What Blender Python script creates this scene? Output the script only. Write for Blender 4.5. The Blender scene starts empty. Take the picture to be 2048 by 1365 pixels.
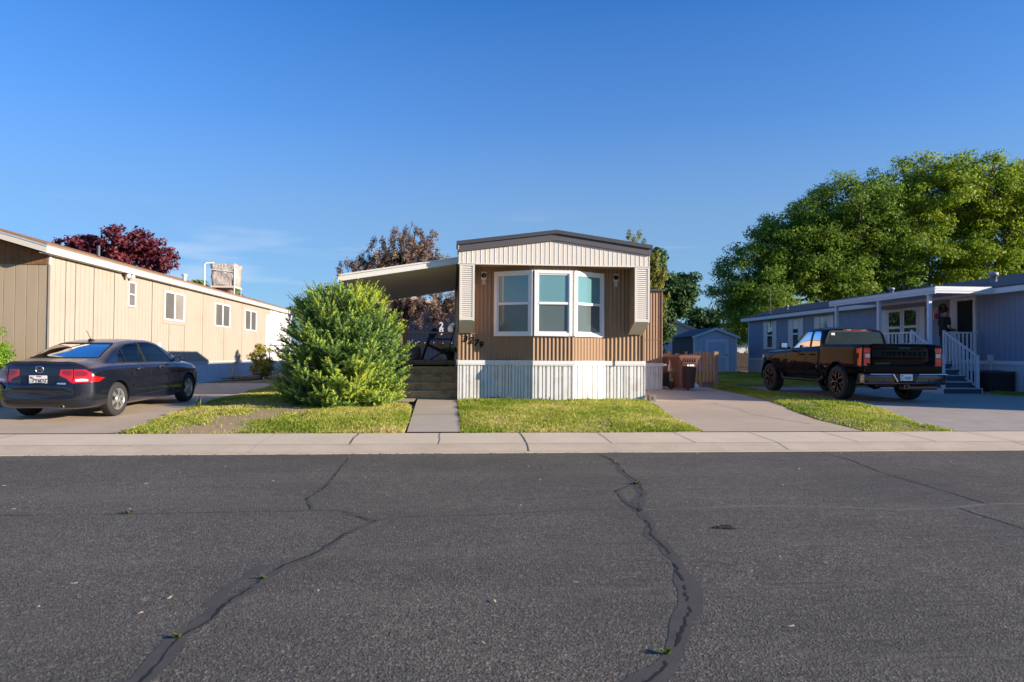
SKY_AIR, SKY_DUST, SKY_OZ, SKY_STR, SKY_SAT = 1.0, .0, 8.0, .132, 1.05
SUN_STR, SUN_COL, EXPOSURE = 5.0, (1.0, .87, .71), 1.0
import bpy, bmesh, math, random
import numpy as np
from mathutils import Vector, Matrix, Euler
from mathutils.bvhtree import BVHTree
R = math.radians
rng = np.random.default_rng(7)
random.seed(7)
scn = bpy.context.scene
COL = scn.collection

# ------------------------------------------------------------------ ground profile
GY = [-900, 9.4, 10.9, 12.9, 15.5, 20, 28, 36, 60, 120, 900]
GZ = [0.0, 0.0, .115, .205, .285, .305, .33, .44, .55, .7, 1.0]
def gz(y): return float(np.interp(y, GY, GZ))

# ------------------------------------------------------------------ objects
def tag(o, label=None, cat=None, group=None, kind=None):
    if label: o['label'] = label
    if cat: o['category'] = cat
    if group: o['group'] = group
    if kind: o['kind'] = kind
    return o
def thing(name, label, cat, loc=(0, 0, 0), rot=(0, 0, 0), group=None):
    o = bpy.data.objects.new(name, None); COL.objects.link(o)
    o.empty_display_size = .2
    o.location = loc; o.rotation_euler = rot
    return tag(o, label, cat, group)
def root_of(o):
    while o.parent is not None: o = o.parent
    return o
def link_mesh(name, me, parent=None):
    o = bpy.data.objects.new(name, me); COL.objects.link(o)
    if parent is not None: o.parent = parent
    return o
def copy_tree(o, parent=None):
    c = o.copy(); COL.objects.link(c)
    if parent is not None: c.parent = parent
    for ch in list(o.children): copy_tree(ch, c)
    return c

class MB:
    """collects faces; build() links them as ONE mesh object"""
    def __init__(s): s.v = []; s.f = []; s.m = []; s.mats = []; s.sm = []
    def mi(s, mat):
        if mat not in s.mats: s.mats.append(mat)
        return s.mats.index(mat)
    def add(s, verts, faces, mat, smooth=False):
        b = len(s.v); s.v.extend([tuple(map(float, p)) for p in verts]); k = s.mi(mat)
        for f in faces:
            s.f.append(tuple(b + i for i in f)); s.m.append(k); s.sm.append(smooth)
        return s
    def box(s, x0, x1, y0, y1, z0, z1, mat):
        v = [(x, y, z) for z in (z0, z1) for y in (y0, y1) for x in (x0, x1)]
        return s.add(v, [(0, 2, 3, 1), (4, 5, 7, 6), (0, 1, 5, 4), (2, 6, 7, 3), (0, 4, 6, 2), (1, 3, 7, 5)], mat)
    def bar(s, p0, p1, w, h, mat, up=(0, 0, 1)):
        p0 = Vector(p0); p1 = Vector(p1); d = (p1 - p0).normalized(); u = Vector(up)
        sd = d.cross(u)
        if sd.length < 1e-4: sd = d.cross(Vector((0, 1, 0)))
        sd.normalize(); u2 = sd.cross(d).normalized()
        v = []
        for p in (p0, p1):
            for a, b in ((-1, -1), (1, -1), (1, 1), (-1, 1)):
                v.append(p + sd * (a * w / 2) + u2 * (b * h / 2))
        return s.add(v, [(0, 3, 2, 1), (4, 5, 6, 7), (0, 1, 5, 4), (1, 2, 6, 5), (2, 3, 7, 6), (3, 0, 4, 7)], mat)
    def tube(s, pts, r, mat, n=8, cap=True):
        pts = [Vector(p) for p in pts]; rs = r if isinstance(r, (list, tuple)) else [r] * len(pts)
        v = []; fs = []; prev = None
        for i, p in enumerate(pts):
            d = (pts[min(i + 1, len(pts) - 1)] - pts[max(i - 1, 0)]).normalized()
            if prev is None:
                a = d.orthogonal().normalized()
            else:
                a = (prev - d * prev.dot(d)).normalized()
            prev = a; b = d.cross(a)
            for k in range(n):
                t = 2 * math.pi * k / n
                v.append(p + (a * math.cos(t) + b * math.sin(t)) * rs[i])
        for i in range(len(pts) - 1):
            for k in range(n):
                fs.append((i * n + k, i * n + (k + 1) % n, (i + 1) * n + (k + 1) % n, (i + 1) * n + k))
        s.add(v, fs, mat, True)
        if cap:
            L = len(pts) - 1
            s.add(v[:n], [tuple(reversed(range(n)))], mat); s.add(v[L * n:], [tuple(range(n))], mat)
        return s
    def prism(s, poly, fn, d0, d1, mat):
        """poly: 2d outline, fn(a,b,d) -> 3d"""
        n = len(poly); v = [fn(a, b, d0) for a, b in poly] + [fn(a, b, d1) for a, b in poly]
        fs = [tuple(range(n)), tuple(range(2 * n - 1, n - 1, -1))]
        fs += [(i, i + n, (i + 1) % n + n, (i + 1) % n) for i in range(n)]
        return s.add(v, fs, mat)
    def lathe(s, prof, mat, n=20, c=(0, 0, 0), axis='z'):
        v = []; fs = []
        for r, h in prof:
            for k in range(n):
                t = 2 * math.pi * k / n; a, b = r * math.cos(t), r * math.sin(t)
                p = (a, b, h) if axis == 'z' else ((a, h, b) if axis == 'y' else (h, a, b))
                v.append((p[0] + c[0], p[1] + c[1], p[2] + c[2]))
        for i in range(len(prof) - 1):
            for k in range(n):
                fs.append((i * n + k, i * n + (k + 1) % n, (i + 1) * n + (k + 1) % n, (i + 1) * n + k))
        return s.add(v, fs, mat, True)
    def corr(s, path, z0, z1, pitch, prof, mat, smooth=True, jit=0.0, rnd=None):
        """corrugated sheet along a plan path (outside on the right of the direction reversed: +X path faces -Y)"""
        z1f = z1 if callable(z1) else (lambda x, y: z1)
        z0f = z0 if callable(z0) else (lambda x, y: z0)
        P = []
        for (xa, ya), (xb, yb) in zip(path[:-1], path[1:]):
            L = math.hypot(xb - xa, yb - ya); dx, dy = (xb - xa) / L, (yb - ya) / L
            n = max(1, round(L / pitch)); q = L / n
            for i in range(n):
                j = (rnd.uniform(-jit, jit) if rnd else 0)
                for t, d in prof:
                    u = (i + t) * q + (j if 0 < t < 1 else 0)
                    P.append((xa + dx * u + dy * d, ya + dy * u - dx * d))
            P.append((xb, yb))
        v = []
        for x, y in P: v += [(x, y, z0f(x, y)), (x, y, z1f(x, y))]
        return s.add(v, [(2 * i, 2 * i + 2, 2 * i + 3, 2 * i + 1) for i in range(len(P) - 1)], mat, smooth)
    def build(s, name, parent=None, world=True, bevel=0, fixn=True, loc=None, sharp=None):
        off = Vector((0, 0, 0))
        if parent is not None and world: off = root_of(parent).location.copy()
        if loc is not None: off = Vector(loc)
        me = bpy.data.meshes.new(name)
        me.from_pydata([(a - off.x, b - off.y, c - off.z) for a, b, c in s.v], [], s.f)
        for m in s.mats: me.materials.append(m)
        me.polygons.foreach_set('material_index', s.m); me.polygons.foreach_set('use_smooth', s.sm)
        if fixn or bevel:
            bm = bmesh.new(); bm.from_mesh(me)
            if bevel:
                bmesh.ops.remove_doubles(bm, verts=bm.verts, dist=1e-5)
                bmesh.ops.bevel(bm, geom=[e for e in bm.edges if e.is_manifold and e.calc_face_angle(0) > .5], offset=bevel, segments=2, affect='EDGES', profile=.6, clamp_overlap=True)
            bmesh.ops.recalc_face_normals(bm, faces=bm.faces)
            bm.to_mesh(me); bm.free()
        if sharp is not None: me.set_sharp_from_angle(angle=R(sharp))
        me.update()
        o = link_mesh(name, me, parent)
        if loc is not None and parent is None: o.location = loc
        return o

def np_mesh(name, V, F, mats, tint=None, parent=None, midx=None, off=(0, 0, 0)):
    """V (n,3), F (m,k) same-size faces, tint per vertex"""
    me = bpy.data.meshes.new(name)
    V = np.asarray(V, np.float32) - np.asarray(off, np.float32); F = np.asarray(F, np.int32); k = F.shape[1]
    me.vertices.add(len(V)); me.vertices.foreach_set('co', V.ravel())
    me.loops.add(F.size); me.loops.foreach_set('vertex_index', F.ravel())
    me.polygons.add(len(F)); me.polygons.foreach_set('loop_start', np.arange(0, F.size, k, dtype=np.int32))
    if midx is not None: me.polygons.foreach_set('material_index', np.asarray(midx, np.int32))
    for m in (mats if isinstance(mats, (list, tuple)) else [mats]): me.materials.append(m)
    if tint is not None:
        a = me.attributes.new('tint', 'FLOAT', 'POINT'); a.data.foreach_set('value', np.asarray(tint, np.float32))
    me.update(calc_edges=True); me.validate()
    return link_mesh(name, me, parent)

def txt(s, size, M, extrude=.002, shear=0, bold=0, spacing=1):
    cu = bpy.data.curves.new('lettering', 'FONT'); cu.body = s; cu.size = size; cu.extrude = extrude; cu.shear = shear
    cu.offset = bold; cu.align_x = 'CENTER'; cu.align_y = 'CENTER'; cu.space_character = spacing; cu.resolution_u = 3
    ob = bpy.data.objects.new('lettering', cu); COL.objects.link(ob)
    bpy.context.view_layer.update()
    dg = bpy.context.evaluated_depsgraph_get(); me = bpy.data.meshes.new_from_object(ob.evaluated_get(dg))
    me.transform(M); vs = [tuple(v.co) for v in me.vertices]; fs = [tuple(p.vertices) for p in me.polygons]
    bpy.data.objects.remove(ob); bpy.data.curves.remove(cu); bpy.data.meshes.remove(me)
    return vs, fs
def frame_m(o, x, y):
    """matrix whose local x,y axes are x,y (text plane) at o"""
    x = Vector(x).normalized(); y = Vector(y).normalized(); z = x.cross(y)
    m = Matrix((x, y, z)).transposed().to_4x4(); m.translation = Vector(o); return m

# ------------------------------------------------------------------ materials
class NT:
    def __init__(s, name):
        s.mat = bpy.data.materials.new(name); s.mat.use_nodes = True; s.t = s.mat.node_tree; s.n = s.t.nodes
        s.b = s.n['Principled BSDF']; s.out = s.n['Material Output']; s._tc = None
    def new(s, typ, **kw):
        n = s.n.new(typ)
        for k, v in kw.items():
            if k.startswith('i_'): n.inputs[k[2:].replace('_', ' ')].default_value = v
            else: setattr(n, k, v)
        return n
    def l(s, a, b): s.t.links.new(a, b)
    def co(s, scale=(1, 1, 1)):
        if s._tc is None: s._tc = s.new('ShaderNodeTexCoord')
        if scale == (1, 1, 1): return s._tc.outputs['Object']
        m = s.new('ShaderNodeMapping'); m.inputs['Scale'].default_value = scale; s.l(s._tc.outputs['Object'], m.inputs['Vector']); return m.outputs['Vector']
    def noise(s, scale, detail=3, rough=.55, vec=None, out='Fac'):
        n = s.new('ShaderNodeTexNoise'); n.inputs['Scale'].default_value = scale; n.inputs['Detail'].default_value = detail; n.inputs['Roughness'].default_value = rough
        s.l(vec if vec is not None else s.co(), n.inputs['Vector']); return n.outputs[out]
    def ramp(s, fac, stops):
        r = s.new('ShaderNodeValToRGB'); e = r.color_ramp.elements
        while len(e) < len(stops): e.new(.5)
        for x, (p, c) in zip(e, stops): x.position = p; x.color = (c, c, c, 1) if isinstance(c, (int, float)) else (*c, 1)
        s.l(fac, r.inputs['Fac']); return r.outputs['Color']
    def mix(s, fac, a, b, mode='MIX'):
        m = s.new('ShaderNodeMix'); m.data_type = 'RGBA'; m.blend_type = mode
        for sock, v in ((m.inputs[0], fac), (m.inputs[6], a), (m.inputs[7], b)):
            if isinstance(v, (int, float)): sock.default_value = v
            elif isinstance(v, (tuple, list)): sock.default_value = (*v, 1)
            else: s.l(v, sock)
        return m.outputs[2]
    def bump(s, h, strength=.3, dist=.01):
        b = s.new('ShaderNodeBump'); b.inputs['Strength'].default_value = strength; b.inputs['Distance'].default_value = dist
        s.l(h, b.inputs['Height']); s.l(b.outputs['Normal'], s.b.inputs['Normal']); return s
    def set(s, **kw):
        for k, v in kw.items():
            sock = s.b.inputs[k.replace('_', ' ')]
            if isinstance(v, tuple): v = (*v, 1) if len(v) == 3 else v
            if hasattr(v, 'is_linked') or hasattr(v, 'links'): s.l(v, sock)
            else: sock.default_value = v
        return s
def dk(c, k): return tuple(min(1, x * k) for x in c)
def M(name, col, rough=.6, var=.12, vs=3.0, bump=0, bs=60, metal=0, coat=0, spec=.5, stretch=None, dirt=None):
    n = NT(name); vec = n.co(stretch) if stretch else n.co()
    c = n.mix(n.noise(vs, 4, .6, vec), dk(col, 1 - var), dk(col, 1 + var))
    if dirt is not None:
        dc, ds, amt = dirt
        c = n.mix(n.ramp(n.noise(ds, 5, .7), [(.48, 0.), (.72, amt)]), c, dc)
    n.set(Base_Color=c, Roughness=rough, Metallic=metal)
    n.b.inputs['Coat Weight'].default_value = coat; n.b.inputs['Coat Roughness'].default_value = .03
    n.b.inputs['Specular IOR Level'].default_value = spec
    if bump: n.bump(n.noise(bs, 3), bump, .004)
    return n.mat
def leafmat(name, stops, trans=.35, rough=.55, spec=.3):
    n = NT(name); a = n.new('ShaderNodeAttribute'); a.attribute_name = 'tint'
    c = n.ramp(a.outputs['Fac'], stops); n.set(Base_Color=c, Roughness=rough); n.b.inputs['Specular IOR Level'].default_value = spec
    tr = n.new('ShaderNodeBsdfTranslucent'); mx = n.new('ShaderNodeMixShader'); mx.inputs[0].default_value = trans
    n.l(c, tr.inputs['Color']); n.l(n.b.outputs[0], mx.inputs[1]); n.l(tr.outputs[0], mx.inputs[2]); n.l(mx.outputs[0], n.out.inputs['Surface'])
    return n.mat
def glassmat(name, tint, refl=.06, rough=.02):
    n = NT(name); tr = n.new('ShaderNodeBsdfTransparent'); tr.inputs['Color'].default_value = (*tint, 1)
    g = n.new('ShaderNodeBsdfGlossy'); g.inputs['Roughness'].default_value = rough; g.inputs['Color'].default_value = (1, 1, 1, 1)
    f = n.new('ShaderNodeFresnel'); f.inputs['IOR'].default_value = 1.55
    mx = n.new('ShaderNodeMixShader'); n.l(f.outputs[0], mx.inputs[0]); n.l(tr.outputs[0], mx.inputs[1]); n.l(g.outputs[0], mx.inputs[2]); n.l(mx.outputs[0], n.out.inputs['Surface'])
    return n.mat
# ------------------------------------------------------------------ world, sun, camera
SUN_EL, SUN_PHI = 14.4, 22.5          # sun to the right, a little behind the camera
sdir = Vector((math.cos(R(SUN_EL)) * math.cos(R(SUN_PHI)), -math.cos(R(SUN_EL)) * math.sin(R(SUN_PHI)), math.sin(R(SUN_EL))))
w = bpy.data.worlds.new('World'); scn.world = w; w.use_nodes = True
wt = w.node_tree; bg = wt.nodes['Background']
sky = wt.nodes.new('ShaderNodeTexSky'); sky.sky_type = 'NISHITA'; sky.sun_disc = False
sky.sun_elevation = R(SUN_EL); sky.sun_rotation = math.atan2(sdir.x, sdir.y)
sky.altitude = 1300; sky.air_density = SKY_AIR; sky.dust_density = SKY_DUST; sky.ozone_density = SKY_OZ
# faint wisps of cloud low over the horizon
tc = wt.nodes.new('ShaderNodeTexCoord'); mp = wt.nodes.new('ShaderNodeMapping'); mp.inputs['Scale'].default_value = (2.2, 2.2, 17); mp.inputs['Rotation'].default_value = (R(4), R(5), 0); mp.inputs['Location'].default_value = (.35, 1.1, .2)
nz = wt.nodes.new('ShaderNodeTexNoise'); nz.inputs['Scale'].default_value = 1.6; nz.inputs['Detail'].default_value = 6; nz.inputs['Roughness'].default_value = .5
rp = wt.nodes.new('ShaderNodeValToRGB'); rp.color_ramp.elements[0].position = .56; rp.color_ramp.elements[1].position = .82
rp.color_ramp.elements[1].color = (.55, .55, .55, 1)
sp = wt.nodes.new('ShaderNodeSeparateXYZ'); rz = wt.nodes.new('ShaderNodeValToRGB')
e = rz.color_ramp.elements; e[0].position = .0; e[0].color = (1, 1, 1, 1); e[1].position = .22; e[1].color = (0, 0, 0, 1)
e2 = e.new(.12); e2.color = (1, 1, 1, 1)
ml = wt.nodes.new('ShaderNodeMath'); ml.operation = 'MULTIPLY'
mxw = wt.nodes.new('ShaderNodeMix'); mxw.data_type = 'RGBA'; mxw.inputs[7].default_value = (3.6, 3.7, 3.9, 1)
wt.links.new(tc.outputs['Generated'], mp.inputs['Vector']); wt.links.new(mp.outputs[0], nz.inputs['Vector']); wt.links.new(nz.outputs['Fac'], rp.inputs['Fac'])
wt.links.new(tc.outputs['Generated'], sp.inputs[0]); wt.links.new(sp.outputs['Z'], rz.inputs['Fac'])
wt.links.new(rp.outputs['Color'], ml.inputs[0]); wt.links.new(rz.outputs['Color'], ml.inputs[1]); wt.links.new(ml.outputs[0], mxw.inputs[0])
hs = wt.nodes.new('ShaderNodeHueSaturation'); hs.inputs['Saturation'].default_value = SKY_SAT; wt.links.new(sky.outputs[0], hs.inputs['Color']); 
hz = wt.nodes.new('ShaderNodeMix'); hz.data_type = 'RGBA'; hz.inputs[7].default_value = (1.22, 1.68, 1.88, 1); hr = wt.nodes.new('ShaderNodeValToRGB'); he = hr.color_ramp.elements
for p_, v_ in ((.19, .55), (.32, .22)): q_ = he.new(p_); q_.color = (v_, v_, v_, 1)
he[0].color = (.72, .72, .72, 1); he[3].position = .50; he[3].color = (0, 0, 0, 1)
wt.links.new(sp.outputs['Z'], hr.inputs['Fac']); wt.links.new(hr.outputs['Color'], hz.inputs[0]); wt.links.new(hs.outputs[0], hz.inputs[6]); wt.links.new(hz.outputs[2], mxw.inputs[6]); wt.links.new(mxw.outputs[2], bg.inputs['Color'])
bg.inputs['Strength'].default_value = SKY_STR
sl = bpy.data.lights.new('sun', 'SUN'); sl.energy = SUN_STR; sl.angle = R(.53); sl.color = SUN_COL
so = bpy.data.objects.new('sun', sl); COL.objects.link(so); so.rotation_euler = sdir.to_track_quat('Z', 'Y').to_euler(); so.location = (30, -12, 20)

cd = bpy.data.cameras.new('camera'); cam = bpy.data.objects.new('camera', cd); COL.objects.link(cam); scn.camera = cam
YAW, PITCH, ROLL = R(5), R(1.15), R(.40)
F = Vector((math.sin(YAW) * math.cos(PITCH), math.cos(YAW) * math.cos(PITCH), math.sin(PITCH)))
RT = Vector((math.cos(YAW), -math.sin(YAW), 0)); UP = RT.cross(F)
rx = RT * math.cos(ROLL) + UP * math.sin(ROLL); ux = UP * math.cos(ROLL) - RT * math.sin(ROLL)
mw = Matrix((rx, ux, -F)).transposed().to_4x4(); mw.translation = Vector((0, 0, 1.365)); cam.matrix_world = mw
cd.sensor_width = 36; cd.lens = 1365 / 2048 * 36; cd.clip_start = .05; cd.clip_end = 3000
cd.dof.use_dof = True; cd.dof.focus_distance = 9.0; cd.dof.aperture_fstop = 2.6
scn.view_settings.view_transform = 'Standard'; scn.view_settings.look = 'None'; scn.view_settings.gamma = 1; scn.view_settings.exposure = EXPOSURE
scn.cycles.use_denoising = True
scn.cycles.max_bounces = 8; scn.cycles.transparent_max_bounces = 24

# ------------------------------------------------------------------ ground surfaces
def asphalt():
    n = NT('seal_coated_asphalt'); c0 = n.co()
    def stones(scale, stops, rnd=1):
        v = n.new('ShaderNodeTexVoronoi'); v.inputs['Scale'].default_value = scale; v.inputs['Randomness'].default_value = rnd; n.l(c0, v.inputs['Vector'])
        sc = n.new('ShaderNodeSeparateColor'); n.l(v.outputs['Color'], sc.inputs[0]); return n.ramp(sc.outputs[0], stops), sc.outputs[1], v.outputs['Distance']
    a, hue, dist = stones(135, [(.0, (0.0157, 0.0143, 0.0123)), (.30, (0.0674, 0.0594, 0.0473)), (.62, (0.1404, 0.1243, 0.0973)), (.88, (0.2583, 0.2255, 0.1748)), (1., (0.4493, 0.3960, 0.3024))])
    b_, _, d2 = stones(66, [(.0, (0.0505, 0.0440, 0.0359)), (.7, (0.1292, 0.1144, 0.0898)), (.93, (0.1909, 0.1683, 0.1304)), (1., (0.5167, 0.4510, 0.3308))])
    base = n.mix(.42, a, b_)
    base = n.mix(n.ramp(hue, [(.6, 0.), (.95, .35)]), base, (0.1909, 0.1375, 0.0945))
    patch = n.noise(.5, 6, .62); wear = n.noise(1.1, 5, .65, n.co((.10, .9, 1))); fine = n.noise(7, 4, .7)
    base = n.mix(n.ramp(patch, [(.38, .45), (.62, 0.)]), base, (0.0674, 0.0594, 0.0473))
    base = n.mix(n.ramp(wear, [(.50, 0.), (.70, .40)]), base, (0.1853, 0.1628, 0.1229))
    base = n.mix(n.ramp(fine, [(.3, .35), (.55, 0.)]), base, (0.0618, 0.0550, 0.0435))
    sx = n.new('ShaderNodeSeparateXYZ'); n.l(c0, sx.inputs[0])
    rid = n.noise(3.2, 3, .55, n.co((1.0, 1.0, 1))); mp = n.new('ShaderNodeMapping'); mp.inputs['Rotation'].default_value = (0, 0, R(-32)); mp.inputs['Scale'].default_value = (1.2, 17, 1); n.l(c0, mp.inputs['Vector'])
    comb = n.noise(1.6, 3, .6, mp.outputs[0]); msk = n.mix(1, n.ramp(sx.outputs[0], [(.0, 0.), (1., 1.)]), n.ramp(rid, [(.35, 0.), (.6, 1.)]), 'MULTIPLY')
    base = n.mix(n.mix(1, msk, n.ramp(comb, [(.36, .55), (.5, 0.)]), 'MULTIPLY'), base, (0.0505, 0.0451, 0.0359))
    h = n.mix(.45, dist, d2); h = n.mix(n.mix(1, msk, (0.5616, 0.5500, 0.4725), 'MULTIPLY'), h, comb)
    n.set(Base_Color=base, Roughness=.8); n.b.inputs['Specular IOR Level'].default_value = .25
    n.bump(h, .6, .012); return n.mat
def concrete(name, a, b, sc=1.4, seed=0):
    n = NT(name); n.co()
    m = n.mix(n.ramp(n.noise(sc, 6, .62), [(.3, 0.), (.7, 1.)]), a, b)
    m = n.mix(n.ramp(n.noise(sc * 4.3, 5, .7), [(.55, 0.), (.8, .45)]), m, dk(a, .62))
    m = n.mix(n.ramp(n.noise(170, 2, .7), [(.35, 0.), (.7, .35)]), m, dk(b, 1.25))
    n.set(Base_Color=m, Roughness=.85); n.b.inputs['Specular IOR Level'].default_value = .25; n.bump(n.noise(120, 3), .25, .004); return n.mat
def soil():
    n = NT('dry_soil'); n.co()
    m = n.mix(n.ramp(n.noise(.7, 6, .6), [(.35, 0.), (.65, 1.)]), (.16, .115, .075), (.09, .105, .035))
    m = n.mix(n.ramp(n.noise(25, 4, .7), [(.4, 0.), (.7, .5)]), m, (.22, .17, .12)); n.set(Base_Color=m, Roughness=.95); n.bump(n.noise(40, 4), .5, .02); return n.mat
m_asph, m_soil = asphalt(), soil()
m_walk = concrete('sidewalk_concrete', (.60, .475, .318), (.70, .57, .395))
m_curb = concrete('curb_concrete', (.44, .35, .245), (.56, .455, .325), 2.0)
m_drive = concrete('driveway_concrete', (.43, .33, .225), (.53, .415, .295), .9)
m_path = concrete('path_concrete', (.42, .34, .255), (.49, .405, .31), 1.1)
m_grav = concrete('worn_driveway_paving', (.33, .275, .22), (.42, .36, .295), 2.2)
m_jnt = M('joint_dark_dirt', (.10, .085, .07), .95, .3, 20)  # dark line colour for joints, cracks and board seams
m_jntl = M('joint_pale_fill', (.62, .55, .46), .9, .15, 20)
m_seal = M('crack_sealant', (.088, .080, .070), .85, .35, 5, .3, 70, spec=.15)
m_seam = M('paving_seam', (.15, .135, .12), .8, .4, 6, .3, 70)
m_crk = M('open_crack', (.006, .006, .006), .95, .3, 30)

def sheet(name, rows, xs, mat, zf, kind='structure', parent=None):
    b = MB(); v = [(x, y, zf(x, y)) for y in rows for x in xs]; nx = len(xs)
    fs = [(j * nx + i, j * nx + i + 1, (j + 1) * nx + i + 1, (j + 1) * nx + i) for j in range(len(rows) - 1) for i in range(nx - 1)]
    b.add(v, fs, mat, True); o = b.build(name, parent)
    if kind: o['kind'] = kind
    return o
sheet('ground', [-700, -60, -4, 9.2, 9.7, 10.6, 11.2] + list(np.arange(12, 40, 1.)) + [50, 60, 90, 120, 300, 900], [-900, -60, -20, -10, 0, 10, 20, 60, 900], m_soil,
      lambda x, y: -.08 if y <= 9.7 else gz(y) - .03)
road = sheet('road', [-3.4, 3, 9.46], [-250, -40, -10, 0, 10, 40, 250], m_asph, lambda x, y: 0.0)
road['label'] = 'dark seal coated asphalt street with long tar filled cracks'
# cracks in the road: tar band, black opening, both parts of the road
def ribbon(pts, wid, z, mat, name, wob=.0, sub=.06, par=road, rag=None, gaps=False):
    P = [np.array(p, float) for p in pts]; out = []
    for a, b2 in zip(P[:-1], P[1:]):
        n_ = max(2, int(np.linalg.norm(b2 - a) / sub))
        for i in range(n_): out.append(a + (b2 - a) * i / n_)
    out.append(P[-1]); out = np.array(out); k = len(out)
    j = np.cumsum(rng.normal(0, wob, (k, 2)), axis=0) * .35 + rng.normal(0, wob, (k, 2)); j -= np.linspace(0, 1, k)[:, None] * j[-1]; out = out + j
    d = np.gradient(out, axis=0); d /= np.linalg.norm(d, axis=1)[:, None] + 1e-9; nrm = np.stack([-d[:, 1], d[:, 0]], 1)
    ww = np.array(wid(np.linspace(0, 1, k))) if callable(wid) else np.full(k, wid)
    ker = np.hanning(9); ker /= ker.sum(); sm = lambda q: np.convolve(np.pad(q, 8, mode='reflect') if len(q) > 9 else np.pad(q, 8, mode='edge'), ker, 'same')[8:-8]
    rg = rag if rag is not None else .45
    ww0 = ww; ww = ww0 * (1 + sm(rng.normal(0, rg * 1.6, k))).clip(.3, 1.9); ww2 = ww0 * (1 + sm(rng.normal(0, rg * 1.6, k))).clip(.3, 1.8)
    if gaps: g_ = sm(rng.normal(0, 1, k)) > -.28; ww = np.where(g_, ww * (1 + rng.normal(0, .35, k)).clip(.3, 2.2), 0.0006); ww2 = np.where(g_, ww2, 0.0006)
    b = MB(); v = []
    for p, n_, a, c in zip(out, nrm, ww, ww2): v += [(*(p + n_ * a / 2), z), (*(p - n_ * c / 2), z)]
    b.add(v, [(2 * i, 2 * i + 1, 2 * i + 3, 2 * i + 2) for i in range(k - 1)], mat)
    return b.build(name, par), out
L1 = [(-1.45, 2.4), (-1.38, 2.87), (-1.27, 2.97), (-1.26, 3.07), (-1.28, 3.28), (-1.29, 3.41), (-1.25, 3.52), (-1.21, 3.65), (-1.22, 3.79), (-1.19, 3.95), (-1.14, 4.11), (-1.12, 4.29), (-1.06, 4.52), (-.93, 4.74), (-.84, 5.06), (-.8, 5.25), (-.71, 5.47), (-.63, 5.68)]
L1b = [(-.63, 5.68), (-.85, 5.93), (-.93, 6.05), (-1.21, 6.1), (-1.36, 6.6), (-1.3, 6.91), (-1.29, 7.33), (-1.31, 7.8), (-1.32, 8.49), (-1.33, 9.04)]
SL = [(-7, 6.02), (-3.72, 6.04), (-2.93, 6.04), (-2.21, 6.05), (-1.27, 6.07)]
SM = [(-.63, 5.68), (-.39, 5.81), (.28, 5.84), (.97, 5.97), (1.56, 6.0)]
R1 = [(.7, 2.4), (.76, 2.73), (.83, 2.83), (.92, 2.93), (1.02, 3.08), (1.1, 3.23), (1.21, 3.45), (1.31, 3.63), (1.38, 3.91), (1.44, 4.22), (1.49, 4.47), (1.53, 4.82), (1.52, 5.03), (1.6, 5.44), (1.64, 5.87), (1.73, 6.28), (1.88, 6.64), (1.99, 7.23), (2.0, 7.86), (2.06, 8.43), (2.08, 8.89), (2.02, 9.26)]
R1b = [(1.64, 5.87), (1.62, 6.34), (1.65, 6.76), (1.86, 7.04), (1.99, 7.23)]
SR = [(1.64, 5.95), (2.07, 5.96), (2.76, 6.05), (3.37, 5.98), (4.02, 5.83), (4.6, 5.88), (4.99, 6.0), (6, 6.0), (9, 6.02)]
R2 = [(5.27, 9.35), (5.28, 8.66), (5.09, 7.79), (5.06, 7.14), (5.03, 6.52), (5.0, 6.0)]
R2b = [(4.6, 5.87), (4.57, 5.58), (4.58, 5.34), (4.55, 4.98), (4.5, 4.2)]
crack_pts = []
for pts, ws, wc, mt in ((L1, lambda t: .115 - .06 * t, .014, m_seal), (L1b, lambda t: .040 - .02 * t, .010, m_seal), (R1, lambda t: .14 - .09 * t, .016, m_seal), (R1b, .05, .012, m_seal),
                    (SL, .022, .006, m_seal), (SM, .04, None, m_seal), (SR, .028, None, m_seam), (R2, .028, .008, m_seal), (R2b, .022, .008, m_seal)):
    ribbon(pts, ws, .0013, mt, 'crack_seal', .0015, .07)
    if wc: ribbon(pts, wc, .0026, m_crk, 'crack', .006, .03, gaps=True)
ribbon([(-1.29, 3.8), (-1.28, 4.2), (-1.18, 4.55)], .07, .0011, m_seal, 'crack_seal', .002, .05)
ribbon([(1.66, 4.45), (1.85, 4.35)], .02, .0011, m_seal, 'crack_seal', .002, .03)

m_jntm = M('seam_dirt', (.22, .18, .145), .95, .3, 20)
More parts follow.
